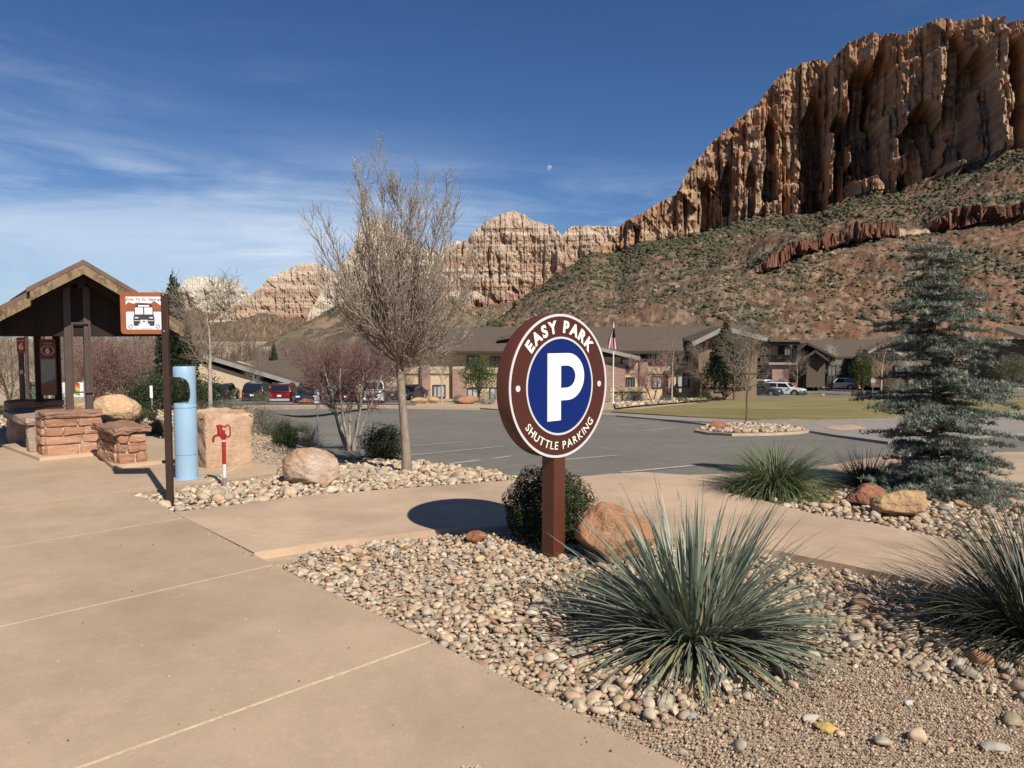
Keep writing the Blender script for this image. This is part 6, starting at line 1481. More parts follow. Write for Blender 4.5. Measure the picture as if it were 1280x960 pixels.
# ------------------------------------------------------------------ vehicles
M_TYRE = mat('tyre_rubber', (.018, .018, .018), rough=.85); M_RIM = mat('alloy_rim', (.38, .39, .40), rough=.35, metal=.7); M_CGLASS = mat('car_glass', (.012, .015, .018), rough=.06, spec=.9)
M_TAIL = mat('tail_light_red', (.30, .012, .012), rough=.25, spec=.6); M_HEAD = mat('headlight_glass', (.70, .72, .74), rough=.15, spec=.8); M_PLATE = mat('number_plate', (.66, .66, .62), rough=.5); M_BLK = mat('black_plastic', (.022, .022, .024), rough=.6)
def paint(name, c, metal=.2): 
    m = mat(name, c, rough=.28, metal=metal, spec=.5); m.node_tree.nodes['Principled BSDF'].inputs['Coat Weight'].default_value = .6; m.node_tree.nodes['Principled BSDF'].inputs['Coat Roughness'].default_value = .05; return m
def car(label, base, heading, m, L_=4.6, Wd=1.86, Ht=1.66, kind='suv', cat='car', name='parked_car', lower=None):
    """heading: direction the nose points (radians from +x)"""
    t = thing(name, label, cat, base, heading); h2 = Wd / 2; belt = Ht * .60; gc = .24; a = L_ / 2
    if kind == 'suv': low = [(a - .05, gc), (a, .45), (a, .68), (a - .12, belt * .86), (a - .45, belt * .93), (.20 * L_, belt), (-.455 * L_, belt), (-a, belt * .86), (-a, .42), (-a + .08, gc)]; cab = [(.21 * L_, belt), (.07 * L_, Ht - .06), (-.02 * L_, Ht), (-.33 * L_, Ht - .02), (-.405 * L_, Ht - .10), (-.465 * L_, belt)]
    elif kind == 'sedan': low = [(a - .05, gc), (a, .45), (a, .62), (a - .14, belt * .84), (a - .5, belt * .92), (.21 * L_, belt), (-.36 * L_, belt), (-a + .08, belt * .98), (-a, belt * .85), (-a, .42), (-a + .08, gc)]; cab = [(.22 * L_, belt), (.05 * L_, Ht - .04), (-.04 * L_, Ht), (-.18 * L_, Ht - .03), (-.38 * L_, belt)]
    else: low = [(a - .05, .38), (a, .52), (a, 1.0), (a - .05, belt), (a - .35, belt * 1.02), (.12 * L_, belt * 1.02), (-a, belt * 1.02), (-a, .5), (-a + .05, .38)]; cab = [(.13 * L_, belt * 1.02), (.09 * L_, Ht - .03), (.04 * L_, Ht), (-.48 * L_, Ht), (-.495 * L_, belt * 1.02)]
    bm = bmesh.new()
    def loft(poly, ws):
        Lh = [bm.verts.new((x, -w, z)) for (x, z), w in zip(poly, ws)]; Rh = [bm.verts.new((x, w, z)) for (x, z), w in zip(poly, ws)]; n = len(poly)
        bm.faces.new(Lh); bm.faces.new(Rh[::-1])
        for i in range(n): bm.faces.new((Lh[i], Rh[i], Rh[(i + 1) % n], Lh[(i + 1) % n]))
    loft(low, [h2 * (.93 if z < .3 or abs(x) > a - .02 else 1) for x, z in low]); cw = lambda z: h2 * (.97 - .17 * (z - belt) / (Ht - belt))
    loft(cab, [cw(z) for x, z in cab]); bmesh.ops.recalc_face_normals(bm, faces=bm.faces[:])
    bmesh.ops.bevel(bm, geom=bm.edges[:], offset=.045, segments=2, affect='EDGES', profile=.6)
    o = bmesh_obj('body', bm, m, t); shade_auto(o, 38)
    # glass
    cx = [p for p in cab]; top = Ht - .13
    def cabx(z, front):   # x of the cabin outline at height z
        pts = cx[:3] if front else cx[-2:][::-1] if len(cx) == 5 else cx[-2:][::-1]
        (xa, za), (xb, zb) = (cx[0], cx[1]) if front else (cx[-1], cx[-2]); return xa + (xb - xa) * (z - za) / (zb - za)
    zb_ = belt + .05; zt_ = top
    for s in (-1, 1):
        f0, f1, r0, r1 = cabx(zb_, 1) - .16, cabx(zt_, 1) - .12, cabx(zb_, 0) + .12, cabx(zt_, 0) + .12; xm = (f1 + r1) / 2 + .05
        for (xa, xb, xc, xd) in ((xm + .04, f0, f1, xm + .04), (r0, xm - .04, xm - .04, r1)):
            V = [(xa, s * (cw(zb_) + .006), zb_), (xb, s * (cw(zb_) + .006), zb_), (xc, s * (cw(zt_) + .006), zt_), (xd, s * (cw(zt_) + .006), zt_)]; V2_ = [(x, y - s * .03, z) for x, y, z in V]
            link('side_window', pymesh('side_window', V + V2_, [(0, 1, 2, 3), (7, 6, 5, 4)] + [(i, i + 4, (i + 1) % 4 + 4, (i + 1) % 4) for i in range(4)]), M_CGLASS, t)
        xd_ = cabx(belt, 1) - .25
        bm = bmesh.new(); add_box(bm, (xd_ + .1, s * (h2 + .07), belt + .06), (.14, .14, .11), 0, .02); bmesh_obj('mirror', bm, m, t)
    for nm, fr in (('windscreen', 1), ('rear_window', 0)):
        sg = 1 if fr else -1; q = [(cabx(zb_ + .02, fr) + sg * .012, zb_ + .02), (cabx(zt_ - .0, fr) + sg * .012, zt_)]
        V = [(q[0][0], -cw(zb_) + .1, q[0][1]), (q[0][0], cw(zb_) - .1, q[0][1]), (q[1][0], cw(zt_) - .1, q[1][1]), (q[1][0], -cw(zt_) + .1, q[1][1])]; V2_ = [(x - sg * .04, y, z) for x, y, z in V]
        link(nm, pymesh(nm, V + V2_, [(0, 1, 2, 3), (7, 6, 5, 4)] + [(i, i + 4, (i + 1) % 4 + 4, (i + 1) % 4) for i in range(4)]), M_CGLASS, t)
    wr = .36 if kind != 'sedan' else .33
    if kind == 'truck': wr = .40
    for sx in (.30 * L_, -.29 * L_):
        for s in (-1, 1):
            prism('wheel_arch', [(wr * 1.2 * math.cos(q), wr * 1.2 * math.sin(q)) for q in np.linspace(-.3, math.pi + .3, 16)], -.03, .012, M_BLK, t, Matrix.Translation((sx, s * h2, wr)) @ Matrix.Rotation(R(90), 4, 'X') @ Matrix.Scale(-s, 4, (0, 0, 1)))
            w = cyl('wheel', (sx, s * (h2 - .20), wr), (sx, s * (h2 + .025), wr), wr, M_TYRE, t, n=24); w2 = cyl('rim', (sx, s * (h2 - .05), wr), (sx, s * (h2 + .034), wr), wr * .64, M_RIM, w, n=16)
    fz, rz = .68 * belt, .80 * belt
    for s in (-1, 1):
        box('headlight', (a - .045, s * (h2 - .27), belt * .72), (.13, .34, .13), M_HEAD, t, bevel=.02)
        box('tail_light', (-a + .05, s * (h2 - .17), belt * .84), (.14, .20, .26 if kind != 'sedan' else .15), M_TAIL, t, bevel=.02)
    box('grille', (a - .01, 0, belt * .60), (.06, Wd * .50, .20), M_BLK, t, bevel=.015); box('bumper', (a - .03, 0, .34), (.12, Wd * .88, .16), M_BLK, t, bevel=.03); box('bumper', (-a + .03, 0, .36), (.12, Wd * .90, .20), lower or M_BLK, t, bevel=.03)
    box('number_plate', (-a - .004, 0, belt * .70), (.03, .34, .16), M_PLATE, t)
    if kind != 'sedan':
        for s in (-1, 1): box('roof_rail', (-.13 * L_, s * (cw(Ht) - .06), Ht + .015), (.38 * L_, .04, .05), M_BLK, t)
    return t
P_BLACK, P_RED, P_NAVY, P_WHITE, P_GREY, P_SILV, P_DRED = paint('black_car_paint', (.016, .018, .020)), paint('deep_red_car_paint', (.14, .008, .012)), paint('navy_car_paint', (.014, .022, .042)), paint('white_car_paint', (.74, .75, .76), 0), paint('slate_car_paint', (.060, .072, .085)), paint('silver_white_paint', (.60, .61, .61), .1), paint('dark_red_car_paint', (.10, .009, .013))
up = R(90); dn = R(-90)
car('black SUV parked tail out in front of the low tan house', B(322.5, 68), up + .10, P_BLACK, 4.7, 1.9, 1.72)
car('red SUV parked tail out beside the brick pier', B(356.5, 66), up + .08, P_RED, 4.7, 1.9, 1.70, lower=mat('silver_bumper', (.35, .35, .36), rough=.4))
car('navy blue SUV parked nose out behind the thin marker post', B(386, 63.5), dn + .18, P_NAVY, 4.7, 1.92, 1.66)
car('dark red sedan half hidden behind the stems of the bare plum', B(433, 66), up + .2, P_DRED, 4.6, 1.84, 1.46, 'sedan')
car('white boxy four wheel drive parked nose out behind the bare plum', B(467.5, 63), dn + .1, P_WHITE, 4.5, 1.92, 1.92, 'truck')
car('dark blue car just showing right of the bare tree trunk', B(512, 71), dn - .35, P_NAVY, 4.5, 1.84, 1.5, 'sedan')
car('black car at the far left of the row under the pale trunked tree', B(281, 72), up + .1, P_BLACK, 4.6, 1.84, 1.6)
car('slate grey hatchback parked nose toward the lawn beside the white crossover', B(953, 86), R(-38), P_GREY, 4.35, 1.84, 1.58)
car('white crossover with dark windows parked beside the slate hatchback', B(981, 88), R(-35), P_WHITE, 4.5, 1.86, 1.6)
car('white SUV parked behind the slate hatchback', B(957, 96), R(-50), P_WHITE, 4.6, 1.88, 1.68)
car('silvery white SUV standing on the drive beyond the lawn', B(1048, 104), R(168), P_SILV, 4.7, 1.86, 1.68)
car('white car far back beside the dark rubbish bin', B(1020, 112), R(170), P_WHITE, 4.5, 1.82, 1.5, 'sedan')
car('black SUV behind the small bare tree on the drive', B(1096, 106), R(172), P_BLACK, 4.9, 1.9, 1.66)
car('dark blue car cut off by the right edge under the grey olive tree', B(1281, 108), R(175), P_NAVY, 4.5, 1.84, 1.5, 'sedan')
car('navy car mostly behind the hedge left of the slate hatchback', B(933, 90), R(-40), P_NAVY, 4.3, 1.8, 1.5, 'sedan')

# ------------------------------------------------------------------ background trees and shrubs
def bare(label, base, h, w, trunkh, seed, m=None, mb=None, name='bare_tree', n=(13, 9, 5), up_=.05, group=None, stems=1, thick=.02, ang=46, budm=None, budsz=.02):
    rng = np.random.default_rng(seed); t = thing(name, label, 'tree', base, 0, group); out = []; s = h / 4.0
    P_ = dict(seg=[6, 5, 4, 3], wig=[.06, .09, .11, .12], up=[.04, up_, up_, .03], tip=[.25, .35, .5, .6], n=list(n), ref=[h * .7, w * .4, w * .16], t0=[.04, .12, .15], ang=[ang, 44, 40], len=[w * .60, w * .24, w * .115], shr=[.45, .35, .3], rmin=[.010 * s, .0075 * s, .006 * s], rr=[.5, .5, .6])
    for k in range(stems):
        a = rng.uniform(0, 6.28); lean = 0 if stems == 1 else rng.uniform(.15, .5); d = np.array([math.cos(a) * lean, math.sin(a) * lean, 1.]); p0 = np.array([0, 0, -.05])
        p1 = p0 + d / np.linalg.norm(d) * (trunkh + .05)
        if trunkh > .05: out.append((np.array([p0, (p0 + p1) / 2 + rng.normal(0, .01, 3), p1]), [h * thick, h * thick * .8, h * thick * .72], -1))
        grow(out, rng, p1, d, (h - trunkh) * rng.uniform(.85, 1.0), h * thick * .72, 0, P_)
    tr = [(p, r, 1) for p, r, l in out if l <= 0]; link('trunk', tubes(tr, 'trunk', (8, 7)), mb or M_PALEBARK, t)
    cr = link('crown', tubes([x for x in out if x[2] > 0], 'twigs', (5, 4, 3, 3)), m or M_TWIG, t)
    if budm: link('buds', buds(out, 2, 3, budsz, rng), budm, cr)
    return t
def leaftree(label, base, h, rad, seed, cols, n=3000, leaf=.09, trunkh=None, name='leafy_tree', lump=.4, f=2.5, group=None, pyramid=False):
    rng = np.random.default_rng(seed); t = thing(name, label, 'tree', base, 0, group); th = trunkh if trunkh is not None else h * .25
    cz = th + (h - th) / 2; p, d = lump_pts(n, (rad, rad, (h - th) / 2), rng, seed, .8, lump, f)
    if pyramid: k = np.clip(1.12 - (p[:, 2] / ((h - th) / 2) + 1) / 2, .04, 1.1); ph = np.arctan2(p[:, 1], p[:, 0]); rr_ = np.sqrt(rng.random(n)) * rad * k * (.72 + .5 * fbm(ph * 2, p[:, 2] * 1.5, 0, 2, seed)); p[:, 0], p[:, 1] = np.cos(ph) * rr_, np.sin(ph) * rr_
    V, T = leafmesh(); s = leaf * rng.uniform(.6, 1.3, n); c = np.array(cols[0]) + (np.array(cols[1]) - np.array(cols[0])) * rng.random((n, 1)) ** 1.3
    link('trunk', tubes([(np.array([[0, 0, -.05], [0, 0, th], [.05, 0, h * .8]]), [h * .022, h * .018, h * .006], 0)] + [(np.array([[0, 0, th * .9], q * .5 + np.array([0, 0, cz * .6]), q + np.array([0, 0, cz])]), [h * .009, h * .006, h * .003], 1) for q in p[:14]], 'trunk', (8, 5)), M_TWIGD, t)
    link('crown', merge([(V, T)], mats(rots(n, rng), np.stack([s * .5, s, s], 1), p + np.array([0, 0, cz])), np.zeros(n, int), c, 'leaves', False), M_LEAF, t); return t
EV = [(.018, .030, .013), (.06, .085, .03)]; EVB = [(.05, .085, .02), (.13, .17, .05)]
def hz(px_, Y, top): b_ = B(px_, Y); return b_, at(px_, top, Y).z - b_.z
# left side
b, h = hz(221, 27, 344); leaftree('tall narrow dark juniper rising behind the bus stop sign', b, h, 1.0, 3, EV, 5200, .10, .2, 'juniper_tree', .5, 3.5, pyramid=True)
b, h = hz(263, 21, 368); bare('bare tree with a pale straight trunk behind the filling station', b, h, 2.9, 1.0, 5, n=(17, 10, 5), up_=.09, thick=.022)
for px_, Y, r, sd, lab in ((205, 24, 1.3, 11, 'wide dark green juniper bush behind the bus stop sign post'), (246, 26, 1.05, 12, 'dark juniper bush at the foot of the pale trunked tree'), (176, 30, 1.5, 13, 'dark juniper bush behind the big tan boulder'), (232, 30, 1.6, 17, 'deep green juniper bush under the tall narrow juniper')):
    shrub('juniper_bush', lab, 'shrub', B(px_, Y), (r, r * .8, r * .60), 3600, .06, [(.025, .045, .018), (.085, .125, .045)], sd, 'juniper bushes behind the filling station', lump=.5, shell=.8)
br_ = [('tangled brown bare tree far left behind the shelter', 12, 34, 416, 3.8, 21), ('grey brown bare tree behind the stop 6 post', 52, 37, 408, 4.2, 22), ('brown bare tree seen between the shelter posts', 88, 34, 416, 3.9, 23), ('grey bare tree right of the front shelter posts', 124, 38, 414, 4.2, 24), ('olive brown bare tree under the shelter eave', 168, 42, 415, 4.6, 25), ('brown bare tree at the left edge of the view', -18, 36, 412, 4.2, 28), ('bare tree between the two left shelter trees', 70, 44, 412, 4.8, 29), ('bare tree behind the purple plum', 150, 46, 412, 4.8, 30)]
for lab, px_, Y, top, w, sd in br_:
    b, h = hz(px_, Y, top); bare(lab, b, h, w, .25, sd, M_TWIG if sd % 2 else mat('ashen_twig', (.24, .195, .15), (.16, .125, .095), scale=2, rough=.9), M_TWIGD, n=(11, 7, 4), group='bare trees behind the shelter', stems=3, ang=40)
b, h = hz(150, 28, 440); bare('low dark purple plum behind the big tan boulder', b, h, 3.0, .2, 31, M_TWIGP, M_TWIGD, 'ornamental_plum', (10, 7, 4), stems=4, budm=M_BUDR, budsz=.03)
b, h = hz(112, 29, 446); bare('low dark purple plum right of the shelter posts', b, h, 2.6, .2, 32, M_TWIGP, M_TWIGD, 'ornamental_plum', (10, 7, 4), stems=4, budm=M_BUDR, budsz=.03)
for lab, px_, py_, rad, cols, sd in (('round clipped green bush beside the big tan boulder', 180, 526, (.32, .32, .24), GR2, 41), ('dark round bush behind the red post box', 171, 507, (.40, .4, .28), GR1, 42), ('small dry tan bush right of the green tuft', 201, 543, (.21, .2, .15), [(.20, .18, .11), (.32, .28, .18)], 43), ('dark bush left of the shelter behind the gravel', 4, 519, (.5, .4, .16), GR1, 44), ('loose dark green bush behind the stop 6 post', 38, 517, (.55, .5, .5), [(.06, .075, .03), (.14, .15, .06)], 45)):
    shrub('round_bush', lab, 'shrub', gz(px_, py_), rad, 2400, .03, cols, sd, lump=.22, shell=.4)
sg = [(296, 543, .50, 51), (330, 546, .42, 52), (262, 535, .5, 53), (350, 541, .36, 54), (318, 531, .6, 55), (282, 524, .55, 56), (374, 540, .3, 57), (242, 526, .5, 58)]
for px_, py_, r, sd in sg:
    lab = {51: 'grey sage bush right behind the squared stone block', 52: 'grey sage bush at the right corner of the stone block', 53: 'grey sage bush behind the blue filling station', 54: 'small grey sage bush left of the dark green shrub', 55: 'grey sage bush farther back above the stone block', 56: 'pale sage bush in front of the pale trunked tree', 57: 'smallest sage bush between the dark green shrub and the car park', 58: 'sage bush just left of the pale trunk'}[sd]
    shrub('sage_bush', lab, 'shrub', gz(px_, py_, .3), (r, r * .8, r * .62), 2600, .026, [(.15, .135, .10), (.33, .30, .24)], sd, 'grey sage bushes behind the stone block', lump=.55, shell=.9, asp=.22)
g = gz(129, 531, .5); boulder('boulder', 'big rounded tan boulder with pale veins behind the shelter posts', (g.x, g.y, g.z), (1.12, .9, .72), mat('veined_boulder', (.50, .33, .19), (.44, .27, .15), scale=3.5, rough=.92, bump=.7, bscale=10, c3=(.66, .52, .36), spec=.12, stretch=(1, 1, 2.6)), 61, .2, 5, .7, .08, 4)
g = gz(88, 524, .6); boulder('boulder', 'pale boulder partly behind the front shelter posts', (g.x, g.y, g.z), (.62, .6, .46), M_BOULDY, 63, .2, 7, .6, .1, 3)
def thicket():
    # brown riverside scrub filling the flat behind the low house
    rng = np.random.default_rng(91); n = 170; br = []
    for k in range(n):
        px_ = rng.uniform(120, 600); Y = rng.uniform(112, 300); b = B(px_, Y); h = rng.uniform(3.5, 7.5) * (.8 + Y / 700)
        for j in range(15):
            a = rng.uniform(0, 6.28); l = rng.uniform(.1, .42); p = np.array(b) + rng.normal(0, .6, 3) * np.array([1, 1, 0]); q = p + np.array([math.cos(a) * l * h, math.sin(a) * l * h, h * rng.uniform(.6, 1.0)])
            m = (p + q) / 2 + rng.normal(0, h * .04, 3); br.append((np.array([p, m, q]), [.11, .08, .03], 9))
            for i in range(3): e = q + rng.normal(0, h * .14, 3); br.append((np.array([m, (m + e) / 2 + rng.normal(0, .15, 3), e]), [.06, .05, .02], 9))
    o = link('thicket', tubes(br, 'thicket', (3,)), mat('thicket_twig', (.20, .155, .12), (.13, .10, .078), scale=.2, rough=.95, coord='World', c3=(.17, .085, .07)))
    tag(o, 'brown leafless riverside thicket on the flat behind the low house', 'thicket', kind='stuff')
thicket()
def small_posts():
    g = gz(190.5, 521); Y = g.y; t = thing('marker_sign', 'small white edge on sign on a thin post in front of the juniper', 'sign', g); zt = at(190, 482, Y).z - g.z
    cyl('post', (0, 0, 0), (0, 0, zt), .016, M_GALV, t, n=8); box('plate', (0, -.02, zt - .16), (.07, .012, .32), M_SIGNW, t)
    g = gz(397.5, 566); Y = g.y; t = thing('marker_sign', 'back of a pale grey sign plate on a thin post at the car park edge', 'sign', g); zt = at(397, 488, Y).z - g.z
    cyl('post', (0, 0, -.05), (0, 0, zt), .014, M_GALV, t, n=8); box('plate', (.0, -.02, zt - .11), (.085, .01, .24), mat('pale_plate', (.50, .52, .53), rough=.5), t)
    g = gz(160, 508); t = thing('fire_hydrant', 'small red fire hydrant beside the dark round bush', 'hydrant', g); s = .9
    o = cyl('barrel', (0, 0, 0), (0, 0, .45 * s), .11, M_RED, t, n=14); cyl('bonnet', (0, 0, .45 * s), (0, 0, .58 * s), .13, M_RED, t, r1=.05, n=14); cyl('outlet', (-.2, 0, .33), (.2, 0, .33), .055, M_RED, t, n=10); cyl('flange', (0, 0, .0), (0, 0, .04), .15, M_RED, t, n=14); cyl('cap_nut', (0, 0, .52), (0, 0, .58), .03, M_RED, t, n=6)
    g = gz(7, 519, 1.5); Y = g.y; t = thing('utility_box', 'green metal utility box at the left edge with a grey base', 'utility box', g); z0, z1 = at(7, 505, Y).z - g.z, at(7, 480, Y).z - g.z; w = 12 / F * Y
    M_UT = mat('utility_green', (.09, .115, .085), (.075, .10, .072), scale=3, rough=.6); box('cabinet', (0, 0, (z0 + z1) / 2), (w * 2, .8, z1 - z0), M_UT, t, bevel=.02); box('base', (0, 0, z0 / 2 - .01), (w * 2.1, .9, z0), mat('grey_green_base', (.22, .26, .22), rough=.8), t, bevel=.02); box('lid', (0, -.01, z1 + .03), (w * 2.06, .86, .05), M_UT, t, bevel=.01); box('door_panel', (.02, -.405, (z0 + z1) / 2), (w * 1.6, .02, (z1 - z0) * .84), M_UT, t)
    g = gz(23, 519, 2.5); Y = g.y; t = thing('banner', 'white banner with red and rainbow bands behind the green utility box', 'banner', g); z0, z1 = at(23, 496, Y).z - g.z, at(23, 478, Y).z - g.z; w = 14 / F * Y
    box('cloth', (0, 0, (z0 + z1) / 2), (w * 2, .02, z1 - z0), M_SIGNW, t)
    for k, c in enumerate([(.45, .04, .03), (.55, .16, .03), (.62, .45, .05), (.12, .36, .10)]):
        z = z0 + (z1 - z0) * (.72 - k * .18); pts = [(-w * .6, z - .05), (w * .2, z + .02), (w * .7, z - .04), (w * .7, z + .09), (w * .2, z + .16), (-w * .6, z + .09)]
        prism('print', pts, .012 + k * .002, .016 + k * .002, mat('banner_colour_%s' % 'abcd'[k], c, rough=.7), t, Matrix.Rotation(R(90), 4, 'X'))
    for s in (-1, 1): cyl('pole', (s * w, .02, 0), (s * w, .02, z1 + .05), .02, M_GALV, t, n=8)
small_posts()
# boards beyond the shelter, seen through the gap under its roof
def far_boards():
    Y = 20.
    for (x0, x1, y0, y1, lab, c, nm) in ((26, 40, 404, 413, 'red and white sign board seen through the gap under the shelter roof', (.42, .05, .04), 'red_board'), (48, 61, 405, 413, 'white notice board seen left of the shelter posts under the roof', (.72, .69, .62), 'white_board'), (69, 78, 405, 413, 'narrow white notice board seen right of the map posts under the roof', (.70, .66, .58), 'cream_board')):
        b = B((x0 + x1) / 2, Y); t = thing('notice_board', lab, 'sign', b); z0, z1 = wz(y1 + 1, Y) - b.z, wz(y0 - 1, Y) - b.z; w = (x1 - x0) / F * Y
        box('board', (0, 0, (z0 + z1) / 2), (w, .04, z1 - z0), mat(nm, c, rough=.6), t); box('post', (0, .06, z0 / 2), (.07, .07, z0), M_STEELB, t)
        if nm == 'red_board': prism('print', [(-.02, z0 + .10), (.05, z0 + .10), (.05, z1 - .05), (.12, z1 - .05), (.12, z1 - .01), (-.09, z1 - .01), (-.09, z1 - .05), (-.02, z1 - .05)], .021, .024, M_SIGNW, t, Matrix.Rotation(R(90), 4, 'X'))
        else:
            for k in range(2): box('print', (0, -.022, z0 + (z1 - z0) * (.35 + .3 * k)), (w * .7, .004, .03), M_STUCD, t)
far_boards()
# beyond the car park
b, h = hz(343, 90, 434); leaftree('small bright green conifer peeping over the low house roof', b, h, 1.6, 71, EVB, 2200, .20, .3, 'green_conifer', pyramid=True)
b, h = hz(599, 64, 446); leaftree('small bushy green tree in front of the lodge left of the round sign', b, h, 1.75, 72, EVB, 4200, .11, .9, 'small_green_tree', .45)
b, h = hz(906, 70, 404); leaftree('tall dark evergreen at the right end of the lodge', b, h, 2.6, 73, EV, 8500, .17, .2, 'evergreen_tree', .5, 3, pyramid=True)
b, h = hz(1078, 96, 436); leaftree('rounded green pine in front of the dark wing', b, h, 1.5, 74, EVB, 3200, .15, .4, 'pine_tree', .4)
b, h = hz(1266, 80, 441); leaftree('grey green olive tree at the far right behind the blue conifer', b, h, 2.2, 75, [(.09, .11, .06), (.20, .22, .13)], 3600, .13, 1.6, 'olive_tree', .4)
GRP = 'bare trees in front of the lodge'
for lab, px_, Y, top, w, tr_, sd, m, mb in (('bare tree with a forked trunk in front of the lodge left wall', 552, 65, 436, 4.2, 1.5, 81, M_TWIG, M_PALEBARK), ('bare tree right behind the main tree trunk by the brick pier', 527, 68, 440, 3.6, 1.4, 82, M_TWIG, M_TWIGD), ('slim bare tree against the lodge wall between its windows', 840, 70, 432, 4.0, 1.6, 83, M_TWIG, M_PALEBARK), ('bare tree with upright twigs beside the right brick pier', 876, 70, 438, 3.6, .9, 84, M_TWIG, M_PALEBARK), ('brown bare tree in front of the dark evergreen', 918, 68, 420, 4.8, 1.4, 85, M_TWIG, M_TWIGD), ('small pale bare tree in front of the balcony', 996, 95, 446, 4.6, 1.0, 86, M_TWIG, M_PALEBARK), ('greyish rounded bare tree before the dark gable', 1036, 100, 445, 4.6, 1.2, 87, M_BUD, M_PALEBARK), ('bare tree with a clean pale trunk on the lawn edge', 1101.5, 84, 424, 5.4, 2.3, 88, M_TWIG, M_PALEBARK), ('pale bare tree left of the blue conifer', 1136, 96, 444, 4.8, 1.1, 89, M_BUD, M_PALEBARK), ('reddish bare tree behind the dark red sedan', 398, 82, 452, 4.4, .8, 90, M_TWIGP, M_TWIGD), ('thin bare tree in front of the low tan house', 318, 70, 457, 3.0, 1.2, 91, M_TWIG, M_PALEBARK), ('bare tree behind the roof of the low house', 300, 100, 424, 6.5, .6, 92, M_TWIGD, M_TWIGD), ('wide bare tree behind the far end of the low house', 405, 100, 430, 7.0, .6, 93, M_TWIG, M_TWIGD), ('reddish shrubby tree beside the lodge left pier', 508, 74, 448, 3.2, .5, 94, M_TWIGP, M_TWIGD)):
    b, h = hz(px_, Y, top); bare(lab, b, h, w, tr_, sd, m, mb, n=(13, 9, 5), group=GRP, up_=.07, budm=M_BUD if m is M_BUD else None, budsz=.05)
b, h = hz(816, 64, 449); bare('pinkish flowering plum in front of the lodge', b, h, 3.2, .6, 95, M_TWIGP, M_TWIGD, 'ornamental_plum', (13, 9, 5), stems=2, budm=mat('plum_blossom', (.44, .26, .24), (.34, .18, .17), scale=9, rough=.8), budsz=.045)
b = gz(932.5, 533.5); h = at(932, 416, b.y).z - b.z; bare('small bare tree in the raised car park island', b + Vector((0, 0, .13)), h, 1.75, 1.05, 96, M_TWIG, M_TWIGD, n=(15, 9, 5), up_=.07, thick=.012)
g = gz(901, 541.5, .35); boulder('boulder', 'small dark red boulder at the left end of the car park island', (g.x, g.y, g.z + .12), (.72, .5, .34), M_BOULDR, 64, .2, 8, .6, .1, 3)
g = gz(1000, 540.0, .1); boulder('boulder', 'low orange rock at the right end of the car park island', (g.x, g.y, g.z + .10), (.40, .32, .16), M_BOULDO, 65, .2, 8, .6, .1, 3)
for lab, px_, Y, w_, h_, cols, sd in (('grey green clipped ball bush left of the round sign', 609, 60, 1.35, 1.1, [(.14, .17, .11), (.24, .27, .19)], 101), ('dark green ball bush left of the flagpole planting', 797, 60, .95, .85, GR1, 102), ('dark ball bush in the middle of the lodge planting', 852, 63, 1.05, .85, GR1, 103), ('squarish green hedge block beside the lodge planting', 879, 64, 1.45, 1.0, GR2, 104), ('grey green ball bush in front of the black SUV', 327, 60, 1.6, 1.15, [(.14, .15, .10), (.24, .25, .17)], 105), ('green bush left of the slate hatchback', 917, 78, 1.6, 1.5, GR2, 106), ('small bush in front of the slate hatchback', 929, 80, 1.1, .8, GR1, 107), ('light green bush on the lawn edge before the silvery SUV', 1071, 85, 1.2, .75, [(.08, .11, .03), (.17, .2, .07)], 108), ('dense bush at the foot of the clean trunked bare tree', 1106, 84, 1.45, .95, GR2, 109), ('grey agave like bush left of the lodge steps', 574, 62, 1.1, .7, [(.12, .16, .10), (.22, .26, .17)], 110), ('small grey bush right of the pinkish plum', 832, 63, 1.0, .8, [(.11, .13, .08), (.2, .22, .14)], 111), ('low bush in front of the white crossover', 1003, 86, 1.1, .6, [(.09, .11, .06), (.17, .18, .10)], 112), ('dull green bush behind the navy blue SUV', 420, 72, 1.9, 2.4, [(.09, .10, .05), (.16, .17, .09)], 113), ('reddish brown bush right of the white four wheel drive', 492, 64, 1.3, 1.5, [(.13, .085, .05), (.22, .15, .10)], 114)):
    shrub('clipped_bush', lab, 'shrub', B(px_, Y), (w_ / 2 * 1.05, w_ / 2, h_ / 1.7), 1500, .055, cols, sd, 'bushes beyond the car park', lump=.14, shell=.35, stem=False)
for lab, px_, Y, d_, m_, sd in (('orange rock in front of the lodge left pier', 585, 61, (1.9, 1.0, .75), M_BOULDO, 111), ('red rock in front of the red SUV', 383, 60, (1.5, .9, .5), M_BOULDR, 112), ('pale rock in the bed right of the bare tree trunk', 524, 62, (1.5, .9, .6), M_BOULDY, 113), ('small pale rock near the dark blue car', 541, 63, (1.1, .8, .7), M_BOULDY, 114), ('white rock on the lawn edge by the low bush', 1029, 85, (.5, .4, .3), M_BOULDY, 115)):
    b = B(px_, Y); boulder('boulder', lab, (b.x, b.y, b.z), d_, m_, sd, .2, 7, .62, .1, 3, group='rocks in the far beds')
